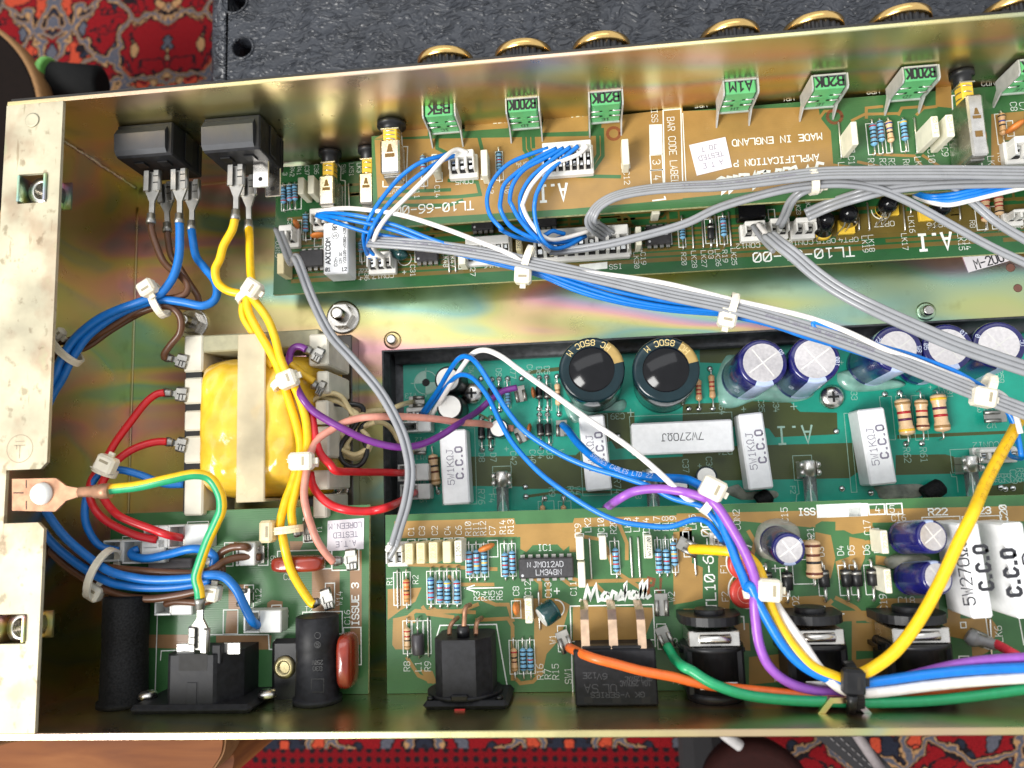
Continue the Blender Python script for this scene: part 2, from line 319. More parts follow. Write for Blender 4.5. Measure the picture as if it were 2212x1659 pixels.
# ---------------------------------------------------------------- plotted lettering
FONT = {'A': '0,0 2,6 4,0|.8,2 3.2,2', 'B': '0,0 0,6 3,6 4,5 4,4 3,3 0,3|3,3 4,2 4,1 3,0 0,0', 'C': '4,5 3,6 1,6 0,5 0,1 1,0 3,0 4,1', 'D': '0,0 0,6 2.6,6 4,4.6 4,1.4 2.6,0 0,0', 'E': '4,6 0,6 0,0 4,0|0,3 3,3',
 'F': '4,6 0,6 0,0|0,3 3,3', 'G': '4,5 3,6 1,6 0,5 0,1 1,0 3,0 4,1 4,3 2.4,3', 'H': '0,0 0,6|4,0 4,6|0,3 4,3', 'I': '.8,6 3.2,6|2,6 2,0|.8,0 3.2,0', 'J': '1.5,6 4,6|3,6 3,1 2,0 1,0 0,1', 'K': '0,0 0,6|4,6 0,2.6|1.4,3.6 4,0', 'L': '0,6 0,0 4,0',
 'M': '0,0 0,6 2,3 4,6 4,0', 'N': '0,0 0,6 4,0 4,6', 'O': '1,0 0,1 0,5 1,6 3,6 4,5 4,1 3,0 1,0', 'P': '0,0 0,6 3,6 4,5 4,4 3,3 0,3', 'R': '0,0 0,6 3,6 4,5 4,4 3,3 0,3|2,3 4,0', 'S': '4,5 3,6 1,6 0,5 0,4 1,3 3,3 4,2 4,1 3,0 1,0 0,1', 'T': '0,6 4,6|2,6 2,0',
 'U': '0,6 0,1 1,0 3,0 4,1 4,6', 'V': '0,6 2,0 4,6', 'W': '0,6 1,0 2,4 3,0 4,6', 'X': '0,0 4,6|0,6 4,0', 'Y': '0,6 2,3 4,6|2,3 2,0', 'Z': '0,6 4,6 0,0 4,0', '0': '1,0 0,1 0,5 1,6 3,6 4,5 4,1 3,0 1,0|.3,.6 3.7,5.4', '1': '.8,5 2,6 2,0|.8,0 3.2,0',
 '2': '0,5 1,6 3,6 4,5 4,4 0,0 4,0', '3': '0,5 1,6 3,6 4,5 4,4 3,3 1.5,3|3,3 4,2 4,1 3,0 1,0 0,1', '4': '1.4,6 0,2 4,2|3,3.6 3,0', '5': '4,6 .4,6 .2,3.4 1,3.8 3,3.8 4,2.8 4,1 3,0 1,0 0,1', '6': '3.6,6 2,6 0,4 0,1 1,0 3,0 4,1 4,2.5 3,3.4 0,3.2',
 '7': '0,6 4,6 1.4,0', '8': '1,3 0,4 0,5 1,6 3,6 4,5 4,4 3,3 1,3 0,2 0,1 1,0 3,0 4,1 4,2 3,3', '9': '.4,0 2,0 4,2 4,5 3,6 1,6 0,5 0,3.5 1,2.6 4,2.8', '-': '.4,3 3.6,3', '.': '1.7,.1 2.3,.1', '+': '2,1 2,5|0,3 4,3', '/': '0,0 4,6', 'o': '1,0 0,1 0,5 1,6 3,6 4,5 4,1 3,0 1,0',
 'w': '0,0 1.3,0 1.3,.8 .3,2.4 .3,4.6 1.3,6 2.7,6 3.7,4.6 3.7,2.4 2.7,.8 2.7,0 4,0', 'n': '0,0 0,4|0,3 1,4 3,4 3.6,3 3.6,0', 'm': '0,0 0,4 1.6,4 2,3 2,0|2,3.4 2.6,4 4,4 4,0', '*': '1,4 2,5 3,4 2,3 1,4'}
SCRIPT = ['0,.3 .5,0 1.1,2.2 1.3,2.9 1.5,1.5 1.6,.4 2.2,2 2.7,3 2.75,1.2 2.9,.1 3.3,.3', '4.5,1.3 4.0,1.5 3.5,.9 3.6,.2 4.1,.1 4.5,1.2 4.5,.3 4.9,.2', '4.9,.2 5.2,1.3 5.35,1.6 5.9,1.25 5.75,.3 6.1,.2', '6.1,.2 6.7,1.5 6.9,.9 6.8,.2 6.2,.1', '6.9,.2 7.5,1.8 7.7,3.0 7.4,2.6 7.25,0 7.6,1.2 8.0,1.3 8.0,.3 8.3,.2', '9.2,1.2 8.7,1.4 8.3,.8 8.4,.2 8.9,.1 9.2,1.1 9.25,.3 9.5,.2', '9.5,.3 10.2,2 10.3,3.1 9.95,2.6 9.85,.4 10.2,.2', '10.2,.3 10.9,2 11.1,3.1 10.7,2.6 10.6,.4 10.9,.1 11.3,.4']
ZK = [0]
def strokes(mb, shapes, o, ex, ey, nrm, th, mi=0):
    for st in shapes:
        ZK[0] = (ZK[0] + 1) % 7
        pts = [o + ex * a + ey * b + nrm * (0.004 * ZK[0]) for a, b in st]
        mb.ribbon(pts, th, nrm, mi)
def letters(mb, s, c, ex, ey, h, wd=None, th=None, mi=0):
    """lettering centred on c; ex, ey unit directions of reading and of letter tops"""
    h = float(h); adv = 5.4; tot = adv * len(s) - 1.4
    kx = (wd / tot) if wd else h / 6 * 0.94
    th = th or max(0.15, h * 0.088); nrm = V(ex).cross(V(ey)).normalized()
    o = V(c) - ex * (tot * kx / 2) - ey * (h / 2)
    for i, chh in enumerate(s):
        g = FONT.get(chh)
        if not g: continue
        strokes(mb, [[((float(q.split(',')[0]) + i * adv) * kx, float(q.split(',')[1]) * h / 6) for q in st.split()] for st in g.split('|')], o, ex, ey, nrm, th, mi)
def dirs(ang):
    a = math.radians(ang); return V((math.cos(a), math.sin(a), 0)), V((-math.sin(a), math.cos(a), 0))
class Silk:
    """everything printed or etched on one board"""
    def __init__(s, z): s.z = z; s.ink = MB(); s.cu = MB(); s.k = 0
    def t(s, fr, x, y, txt, ang=0, h=30, wd=None, th=None):
        ex, ey = dirs(ang); h = h * (.88 if fr in 'HIEF' and h < 60 else .95); letters(s.ink, txt, P(fr, x, y, s.z + 0.05), ex, ey, px(fr, h, s.z), px(fr, wd, s.z) if wd else None, th)
    def r(s, fr, x0, y0, x1, y1, th=0.28):
        a, b = P(fr, x0, y0, s.z + 0.05), P(fr, x1, y1, s.z + 0.05)
        s.ink.ribbon([(a.x, a.y, a.z), (b.x, a.y, a.z), (b.x, b.y, a.z), (a.x, b.y, a.z)], th, closed=True)
    def l(s, fr, pts, th=0.28):
        q = pts.split(); s.ink.ribbon([P(fr, float(p.split(',')[0]), float(p.split(',')[1]), s.z + 0.05) for p in q], th)
    def f(s, fr, pts):
        s.ink.sheet([P(fr, float(p.split(',')[0]), float(p.split(',')[1]), s.z + 0.05) for p in pts.split()])
    def c(s, fr, x, y, rad, a0=0, a1=360, th=0.28):
        o = P(fr, x, y, s.z + 0.05); r = px(fr, rad, s.z)
        s.ink.ribbon([o + V((math.cos(math.radians(a0 + (a1 - a0) * i / 20)), math.sin(math.radians(a0 + (a1 - a0) * i / 20)), 0)) * r for i in range(21)], th)
    def fill(s, fr, pts, mi=0, lift=0.012):
        s.k += 1
        s.cu.sheet([P(fr, float(p.split(',')[0]), float(p.split(',')[1]), s.z + lift + 0.0004 * (s.k % 20)) for p in pts.split()], mi)
    def tr(s, fr, pts, wd=0.9, mi=0, lift=0.022):
        s.k += 1
        s.cu.ribbon([P(fr, float(p.split(',')[0]), float(p.split(',')[1]), s.z + lift + 0.0004 * (s.k % 20)) for p in pts.split()], wd, mi=mi)
    def done(s, board, cms, ink=None):
        if s.cu.v: s.cu.build('copper_trace', cms, board, kind='stuff')
        if s.ink.v: s.ink.build('printed_lettering', ink or SILK, board, kind='stuff')
# ---------------------------------------------------------------- component builders
WTXT = {}
def wire(label, txt, wd, m, cat='wire', name='wire', group=None, n=10, sec=None, fr_w=None):
    """wd: diameter in mm"""
    WTXT[label] = txt; mb = MB(); mb.tube(path(txt), wd / 2, n, sec=sec)
    return mb.build(name, m, label=label, category=cat, **({'group': group} if group else {}))
def ribbon_cable(label, txt, count, pitch, m=None, group=None, roll=0.0, n=10, twist=None):
    WTXT[label] = txt; pts = path(txt); mb = MB(); k = len(pts); sides = []
    for i in range(k):
        t = (pts[min(i + 1, k - 1)] - pts[max(i - 1, 0)]).normalized(); u = t.cross(V((0, 0, 1)))
        u = u.normalized() if u.length > 0.05 else V((1, 0, 0)); up = u.cross(t)
        a = roll + (twist[0] + (twist[1] - twist[0]) * i / (k - 1) if twist else 0); sides.append(u * math.cos(a) + up * math.sin(a))
    for j in range(count):
        o = (j - (count - 1) / 2) * pitch
        mb.tube([p + s2 * o for p, s2 in zip(pts, sides)], pitch * 0.54, n)
    return mb.build('ribbon_cable', m or GRY, label=label, category='cable', **({'group': group} if group else {}))
def res(label, fr, x1, y1, x2, y2, b0, b1, z, m, bands, group, r=1.12):
    a, b = P(fr, x1, y1, z), P(fr, x2, y2, z); ax = (b - a); ln = ax.length; ax.normalize()
    hor = abs(x2 - x1) > abs(y2 - y1)
    t0 = (b0 - (x1 if hor else y1)) / ((x2 - x1) if hor else (y2 - y1)); t1 = (b1 - (x1 if hor else y1)) / ((x2 - x1) if hor else (y2 - y1))
    up = V((0, 0, r + 0.25)); T = thing('resistor', label, 'resistor', (a + b) / 2, group)
    L = (t1 - t0) * ln; o = a + ax * (t0 * ln) + up
    prof = [(-0.45, 0.35), (-0.1, r * 0.72), (0.12 * r, r * 0.95), (0.05 * L, r), (0.17 * L, r), (0.25 * L, r * 0.86), (0.75 * L, r * 0.86), (0.83 * L, r), (0.95 * L, r), (L - 0.12 * r, r * 0.95), (L + 0.1, r * 0.72), (L + 0.45, 0.35)]
    def rad(d):
        for i in range(len(prof) - 1):
            if prof[i][0] <= d <= prof[i + 1][0]: return prof[i][1] + (prof[i + 1][1] - prof[i][1]) * (d - prof[i][0]) / max(1e-6, prof[i + 1][0] - prof[i][0])
        return r
    MB().lathe(o, ax, prof, 14).build('body', m, T)
    nb = len(bands); pos = [0.1, 0.32, 0.5, 0.68, 0.9] if nb == 5 else ([0.12, 0.38, 0.58, 0.88] if nb == 4 else [0.3, 0.5, 0.7])
    for q, bc in zip(pos, bands):
        hw = 0.035 * L; d0, d1 = q * L - hw, q * L + hw
        MB().lathe(o, ax, [(d0, rad(d0) - 0.05), (d0, rad(d0) + 0.03), (d1, rad(d1) + 0.03), (d1, rad(d1) - 0.05)], 14).build('colour_band', BD[bc], T)
    for p, q, sg in ((a, o, 1), (b, o + ax * L, -1)):
        MB().tube([p - V((0, 0, .6)), p + up * 0.7, p + up * 0.93 + ax * sg * 0.25, p + up + ax * sg * 0.7, q], 0.28, 7).build('lead', TIN, T)
    return T
def diode(label, fr, x1, y1, x2, y2, b0, b1, z, group, r=1.35, flip=0):
    a, b = P(fr, x1, y1, z), P(fr, x2, y2, z); ax = (b - a); ln = ax.length; ax.normalize(); up = V((0, 0, r + 0.2))
    t0, t1 = (b0 - y1) / (y2 - y1), (b1 - y1) / (y2 - y1); L = (t1 - t0) * ln; o = a + ax * t0 * ln + up
    T = thing('diode', label, 'diode', (a + b) / 2, group)
    MB().lathe(o, ax, [(0, r * .9), (0.12, r), (L - .12, r), (L, r * .9)], 14).build('body', BLK, T)
    c0, c1 = ((L * .72, L * .9) if flip else (L * .1, L * .28))
    MB().lathe(o, ax, [(c0, r - .05), (c0, r + 0.03), (c1, r + 0.03), (c1, r - .05)], 14).build('cathode_band', TERM, T)
    for p, q, sg in ((a, o, 1), (b, o + ax * L, -1)):
        MB().tube([p - V((0, 0, .6)), p + up * 0.7, p + up + ax * sg * 0.6, q], 0.42, 7).build('lead', TIN, T)
    return T
def link(label, fr, x1, y1, x2, y2, z, group='wire links'):
    a, b = P(fr, x1, y1, z), P(fr, x2, y2, z); ax = (b - a).normalized(); up = V((0, 0, .7))
    return MB().tube([a - up, a + up * .7, a + up + ax * .4, b + up - ax * .4, b + up * .7, b - up], 0.3, 7).build('wire_link', TIN, label=label, category='wire link', group=group)
def boxcap(label, fr, x0, y0, x1, y1, zt, zb, m=CRW, txt=None, ink=None, group='film capacitors', h=None, tilt=0.0):
    a, b = P(fr, x0, y0, zt), P(fr, x1, y1, zt); T = thing('film_capacitor', label, 'capacitor', ((a.x + b.x) / 2, (a.y + b.y) / 2, zb), group)
    c = V(((a.x + b.x) / 2, (a.y + b.y) / 2, (zt + zb + .3) / 2)); R = Matrix.Rotation(tilt, 3, 'Y')
    MB().box(c, (abs(b.x - a.x) / 2, abs(b.y - a.y) / 2, (zt - zb - .3) / 2), R, 0.25).build('body', m, T)
    mb = MB()
    for sg in (-1, 1): mb.tube([c + V((0, sg * abs(b.y - a.y) * .33, -(zt - zb) / 2 + .5)), c + V((0, sg * abs(b.y - a.y) * .33, -(zt - zb) / 2 - .8))], .3, 6)
    mb.build('lead', TIN, T)
    if txt:
        mk = MB(); ex, ey = dirs(90); n = R @ V((0, 0, 1))
        letters(mk, txt, c + n * ((zt - zb - .3) / 2 + .04), R @ ex, R @ ey, h or abs(b.x - a.x) * .55, min(abs(b.y - a.y) * .8, 9)); mk.build('printed_value', ink or INKT, T)
    return T
def ecap(label, fr, tx, ty, zt, bx, by, zb, r, m=SLB, group='electrolytic capacitors', stripe=None, sm=SLP, top='cross', sa=0.0, tm=None, txt=None, rim=0.8, ink=None):
    a, b = P(fr, bx, by, zb), P(fr, tx, ty, zt); ax = (b - a); L = ax.length; ax.normalize(); T = thing('electrolytic_capacitor', label, 'capacitor', a, group)
    u = V((1, 0, 0)); u = (u - ax * u.dot(ax)).normalized(); w2 = ax.cross(u)
    def mf(i, t, q):
        if stripe is None: return 0
        d = abs((t - sa + .5) % 1 - .5); return 1 if d < stripe else 0
    MB().lathe(a, ax, [(0, r * .94), (.3, r), (L * .10, r), (L * .13, r * .95), (L * .16, r), (L - 1.1, r), (L - .6, r * .985), (L - .25, r * .955), (L - .05, r * .91), (L, r * .87), (L + .02, r * rim)], 32, mf, ref=u).build('sleeve', [m, sm], T)
    if top == 'dome':
        MB().lathe(a + ax * (L - .5), ax, [(0.3, r * rim)] + [(.55 + 1.9 * (1 - q * q), r * rim * q) for q in (.98, .9, .8, .68, .54, .4, .25, .1, .01)], 32).build('top_disc', tm or BLKG, T)
    else:
        MB().lathe(a + ax * (L - .5), ax, [(0.3, r * rim), (.6, r * rim)], 32).build('top_disc', tm or ALU, T)
        mb = MB(); q = a + ax * (L + .13)
        for k, an in enumerate((0.6, 0.6 + math.pi / 2)[:2 if top == 'cross' else 1]):
            d = u * math.cos(an) + w2 * math.sin(an); e = ax.cross(d); mb.ribbon([q + ax * .01 * k - d * r * rim * .85, q + ax * .01 * k + d * r * rim * .85], .35, ax)
        mb.build('vent_score', WHC, T)
    if txt:
        mk = MB()
        for s2, ang, hh, at in txt:
            if at > .8:
                rr = r * (rim + .94) / 2; da = hh * .95 / rr
                for i, ch_ in enumerate(s2):
                    kk = math.radians(ang) + (i - (len(s2) - 1) / 2) * da; nr = u * math.cos(kk) + w2 * math.sin(kk)
                    letters(mk, ch_, a + ax * (L + .1) + nr * rr, ax.cross(nr).normalized(), -nr, hh, hh * .66, hh * .14)
                continue
            kk = math.radians(ang); nr = u * math.cos(kk) + w2 * math.sin(kk); tg = ax.cross(nr).normalized()
            letters(mk, s2, a + ax * (L * at) + nr * (r + .06), ax, nr.cross(ax), hh, th=.22)
        mk.build('printed_lettering', ink or INKW, T)
    return T
def dil(label, fr, x0, y0, x1, y1, z, n, txt=None, group=None, axis='x', ztop=None):
    zt = ztop or z + 4.2; a, b = P(fr, x0, y0, zt), P(fr, x1, y1, zt); lo = V((min(a.x, b.x), min(a.y, b.y), z + .8)); hi = V((max(a.x, b.x), max(a.y, b.y), zt))
    T = thing('integrated_circuit', label, 'chip', ((lo.x + hi.x) / 2, (lo.y + hi.y) / 2, z), group)
    MB().bb(lo, hi, .35).build('body', ICB, T)
    k = n // 2
    for i in range(k):
        x = lo.x + (hi.x - lo.x) * (i + .5) / k
        for sg, y in ((-1, lo.y), (1, hi.y)):
            MB().bb((x - .7, y, z + 2), (x + .7, y + sg * 1.0, z + 2.4)).bb((x - .7, y + sg * .7, z + .9), (x + .7, y + sg * 1.0, z + 2)).bb((x - .25, y + sg * .72, z - .6), (x + .25, y + sg * .98, z + .9)).build('pin', TERM, T)
    mk = MB(); mk.lathe((lo.x + 1.2, lo.y + 1.0 if True else 0, zt + .0), (0, 0, 1), [(0, .45), (.03, .45)], 10)
    for s2, dy, h in txt or []: letters(mk, s2, V(((lo.x + hi.x) / 2 + (.8 if len(s2) > 1 else -5.6), (lo.y + hi.y) / 2 + dy, zt + .04)), V((1, 0, 0)), V((0, 1, 0)), h, th=.2)
    mk.build('printed_lettering', mat('chip_print', (0.5, 0.5, 0.52), 0.5), T)
    return T
def disc(label, fr, x, y, z, rx, rz, th, m, group=None, ang=0, lead=True, name='ceramic_capacitor', cat='capacitor'):
    c = P(fr, x, y, z + rz + 1.2); T = thing(name, label, cat, (c.x, c.y, z), group); mb = MB(); vs = []; n, k = 16, 8; ca, sa = math.cos(math.radians(ang)), math.sin(math.radians(ang))
    for i in range(k + 1):
        ph = math.pi * i / k
        for j in range(n):
            t = 2 * math.pi * j / n; q = V((math.sin(ph) * math.cos(t) * rx, -math.cos(ph) * th / 2 * (1 if abs(math.cos(ph)) < .99 else .9), math.sin(ph) * math.sin(t) * rz))
            vs.append(c + V((q.x * ca - q.y * sa, q.x * sa + q.y * ca, q.z)))
    mb.add(vs, [(i * n + j, i * n + (j + 1) % n, (i + 1) * n + (j + 1) % n, (i + 1) * n + j) for i in range(k) for j in range(n)], 0, True); mb.build('body', m, T)
    for sg in (-1, 1):
        o = c + V((ca, sa, 0)) * sg * rx * .55; MB().tube([o - V((0, 0, rz * .6)), V((o.x, o.y, z - .5))], .3, 6).build('lead', TIN, T)
    return T
def header(label, fr, x0, y0, x1, y1, z, pins, zt=None, slope=1, group='white wire connectors'):
    """wire-to-board connector seen from above, slots facing the near side"""
    zt = zt or z + 8.5; a, b = P(fr, x0, y0, zt), P(fr, x1, y1, zt); lo = V((min(a.x, b.x), min(a.y, b.y), z)); hi = V((max(a.x, b.x), max(a.y, b.y), zt))
    T = thing('wire_connector', label, 'connector', ((lo.x + hi.x) / 2, (lo.y + hi.y) / 2, z), group); w2 = hi.x - lo.x; dp = hi.y - lo.y
    MB().bb((lo.x - .7, lo.y - 1.4, z + .05), (hi.x + .7, hi.y + .6, z + 3), .3).build('base', WHC, T)
    mb = MB(); mb.bb((lo.x, lo.y + dp * .62, z + 3.05), (hi.x, hi.y, zt), .3)
    pw = w2 / pins
    for i in range(pins + 1):
        x = lo.x + i * pw; mb.bb((max(lo.x, x - pw * .16), lo.y, z + 3.05), (min(hi.x, x + pw * .16), lo.y + dp * .615, zt - .3), .15)
    mb.build('housing', WHC, T)
    for i in range(pins):
        x = lo.x + (i + .5) * pw
        MB().bb((x - pw * .32, lo.y + .2, z + 3.06), (x + pw * .32, lo.y + dp * .6, z + 4.2)).build('slot', DARK, T)
        MB().bb((x - pw * .22, lo.y + dp * .1, z + 4.25), (x + pw * .22, lo.y + dp * .3, z + 5.4), .1).bb((x - pw * .2, lo.y + dp * .4, z + 4.25), (x + pw * .2, lo.y + dp * .56, z + 6.0), .1).build('contact', SOLD, T)
    return T
def spade(label, fr, x0, y0, x1, y1, z, wd=6.4, group='crimped spade terminals', barrel=TERM, z2=None):
    """push-on female terminal from its mouth (x0,y0) to the end of its crimp (x1,y1)"""
    a, b = P(fr, x0, y0, z), P(fr, x1, y1, z2 if z2 is not None else z); ax = (b - a); L = ax.length; ax.normalize(); sd = ax.cross(V((0, 0, 1))).normalized(); up = sd.cross(ax); M = Matrix((sd, ax, up)).transposed()
    T = thing('spade_terminal', label, 'terminal', (a + b) / 2, group); h = wd / 2; bl = min(L * .45, 7.5)
    mb = MB(); mb.box(a + ax * bl / 2 - up * .7, (h, bl / 2, .3), M, .1)
    for sg in (-1, 1): mb.tube([a + sd * sg * (h - .6), a + ax * bl + sd * sg * (h - .6)], .95, 8); mb.box(a + ax * bl / 2 + sd * sg * (h - 1.2) + up * .8, (.9, bl / 2, .22), M, .05)
    mb.build('receptacle', TERM, T)
    for q in (.3, .62): MB().box(a + ax * bl * q + up * 1.06 - sd * (h - 1.3), (.9, .16, .05), M).build('slot', DARK, T)
    n1, n2 = a + ax * bl, b - ax * min(3.2, L * .28)
    MB().prism([n1 - sd * h * .85 - up * .9, n1 + sd * h * .85 - up * .9, n1 + ax * (n2 - n1).length * .45 + sd * .9 - up * .9, n2 + sd * .9 - up * .9, n2 - sd * .9 - up * .9, n1 + ax * (n2 - n1).length * .45 - sd * .9 - up * .9], up * .9).build('neck', TERM, T)
    MB().lathe(n2 - ax * .6, ax, [(0, 1.1), (.3, 1.45), ((b - n2).length * .5, 1.35), ((b - n2).length * .6, 1.6), ((b - n2).length + .6, 1.7)], 12).build('crimp', barrel, T)
    return T
def boot(label, fr, x0, y0, x1, y1, z, x2, m=BOOT, h=6.5, group='nylon insulated terminals', dz=0.0):
    """insulated terminal: open mouth x0..x1 (left), solid body on to x2"""
    a, b, c = P(fr, x0, y0, z + h), P(fr, x1, y1, z + h), P(fr, x2, (y0 + y1) / 2, z + h)
    lo, hi = V((a.x, min(a.y, b.y), z + .2)), V((c.x, max(a.y, b.y), z + h)); xm = b.x; t = .7
    T = thing('insulated_terminal', label, 'terminal', ((lo.x + hi.x) / 2, (lo.y + hi.y) / 2, z), group)
    mb = MB(); mb.bb((xm, lo.y, lo.z), hi, .35)
    mb.bb((lo.x, lo.y, lo.z), (xm, lo.y + t, hi.z), .15); mb.bb((lo.x, hi.y - t, lo.z), (xm, hi.y, hi.z), .15); mb.bb((lo.x, lo.y + t, lo.z), (xm, hi.y - t, lo.z + t)); mb.bb((lo.x, lo.y + t + .01, lo.z + t + .01), (lo.x + t, hi.y - t - .01, hi.z - .02), .15)
    mb.build('housing', m, T); MB().bb((xm - .6, lo.y + t + .1, lo.z + t + .05), (xm - .02, hi.y - t - .1, hi.z - .5)).build('contact', TERM, T)
    return T
def tab(label, fr, x, y, z, L=7, wd=5, ang=0, group='solder tag terminals', h=3.2):
    c = P(fr, x, y, z); ex, ey = dirs(ang); M = Matrix((ex, ey, V((0, 0, 1)))).transposed(); T = thing('tag_terminal', label, 'terminal', c, group)
    mb = MB()
    mb.box(c + V((0, 0, h)), (L / 2, wd / 2, .3), M, .1); mb.build('blade', TERM, T)
    for sg in (-1, 1): MB().tube([c + ey * sg * wd * .36 - ex * L * .5 + V((0, 0, h + .5)), c + ey * sg * wd * .36 + ex * L * .2 + V((0, 0, h + .5))], .8, 8).build('rolled_edge', TERM, T)
    for sg in (-1, 1): MB().box(c + ex * L * .35 + ey * sg * wd * .3 + V((0, 0, h / 2 - .2)), (.5, .4, h / 2), M).build('leg', TERM, T)
    return T
def tie(label, fr, x, y, z, hx, hy, ring_r, adir, hz=None, hs=(2.6, 2.9, 2.2), m=TIE, group='white cable ties', flat=0.75, mb_w=2.4, hang=None):
    """cable tie: loop round a bundle centred on (x,y), bundle running along adir (degrees in the picture plane), head at (hx,hy)"""
    c = P(fr, x, y, z); ex, ey = dirs(adir); hp = P(fr, hx, hy, hz if hz is not None else z + ring_r * flat * .7); T = thing('cable_tie', label, 'cable tie', c, group)
    mb = MB(); n = 24; vs = []; 
    for i in range(n):
        a = 2 * math.pi * i / n; rad = ey * math.cos(a) * ring_r + V((0, 0, 1)) * math.sin(a) * ring_r * flat; nn = rad.normalized()
        for w3, t in ((-1, 0), (1, 0), (1, 1), (-1, 1)): vs.append(c + rad + nn * t * .9 + ex * w3 * mb_w / 2)
    mb.add(vs, [(4 * i + k, 4 * i + (k + 1) % 4, 4 * ((i + 1) % n) + (k + 1) % 4, 4 * ((i + 1) % n) + k) for i in range(n) for k in range(4)], 0, False); mb.build('strap', m, T)
    hd = ex if hang is None else dirs(hang)[0]; M = Matrix((hd, V((0, 0, 1)).cross(hd), V((0, 0, 1)))).transposed()
    MB().box(hp, hs, M, .8).build('head', m, T); up = V((0, 0, 1)); s2 = M @ V((0, 1, 0))
    MB().box(hp + up * hs[2] + hd * hs[0] * .3, (.45, hs[1] * .5, .04), M).build('ratchet_slot', mat('tie_slot_shadow', (.34, .29, .19), .6) if m is not BLK else DARK, T)  # raised box, the slot's shadow is put into its darker colour
    MB().box(hp + hd * (hs[0] + .7) - up * hs[2] * .2, (.75, mb_w * .42, .5), M, .1).build('cut_tail', m, T); k = []
    for i in range(5, 20): a = math.pi * i / 24; k.append(c + (ey * math.cos(a) * (ring_r + .93) + up * math.sin(a) * (ring_r * flat + .93)))
    mk = MB()
    for q in k: mk.box(q, (mb_w * .3, .12, .1))
    mk.build('strap_tooth', m, T); return T
def hexnut(label, fr, x, y, z, r=4.0, h=3.6, group='hex nuts', stud=8):
    c = P(fr, x, y, z); T = thing('hex_nut', label, 'nut', c, group)
    MB().lathe(c, (0, 0, 1), [(0, r * 1.55), (.8, r * 1.55), (.9, r * 1.4)], 24).build('washer', STEEL, T)
    MB().prism([c + V((math.cos(k * math.pi / 3) * r * 1.12, math.sin(k * math.pi / 3) * r * 1.12, 1)) for k in range(6)], (0, 0, h)).build('nut', STEEL, T)
    prof = []
    for k in range(int(stud / .5)): prof += [(k * .5, r * .58), (k * .5 + .25, r * .5)]
    MB().lathe(c + V((0, 0, 1)), (0, 0, 1), prof + [(stud, r * .4)], 16).build('stud', STEEL, T); return T
def screw(label, fr, x, y, z, r, group='pan head screws'):
    c = P(fr, x, y, z); T = thing('screw', label, 'screw', c, group)
    MB().lathe(c, (0, 0, 1), [(0, r), (r * .25, r), (r * .5, r * .85), (r * .62, r * .5), (r * .64, .1)], 20).build('head', STEEL, T)
    mb = MB(); mb.box(c + V((0, 0, r * .62)), (r * .45, r * .1, .08)); mb.box(c + V((0, 0, r * .625)), (r * .1, r * .45, .08)); mb.build('cross_slot', DARK, T); return T
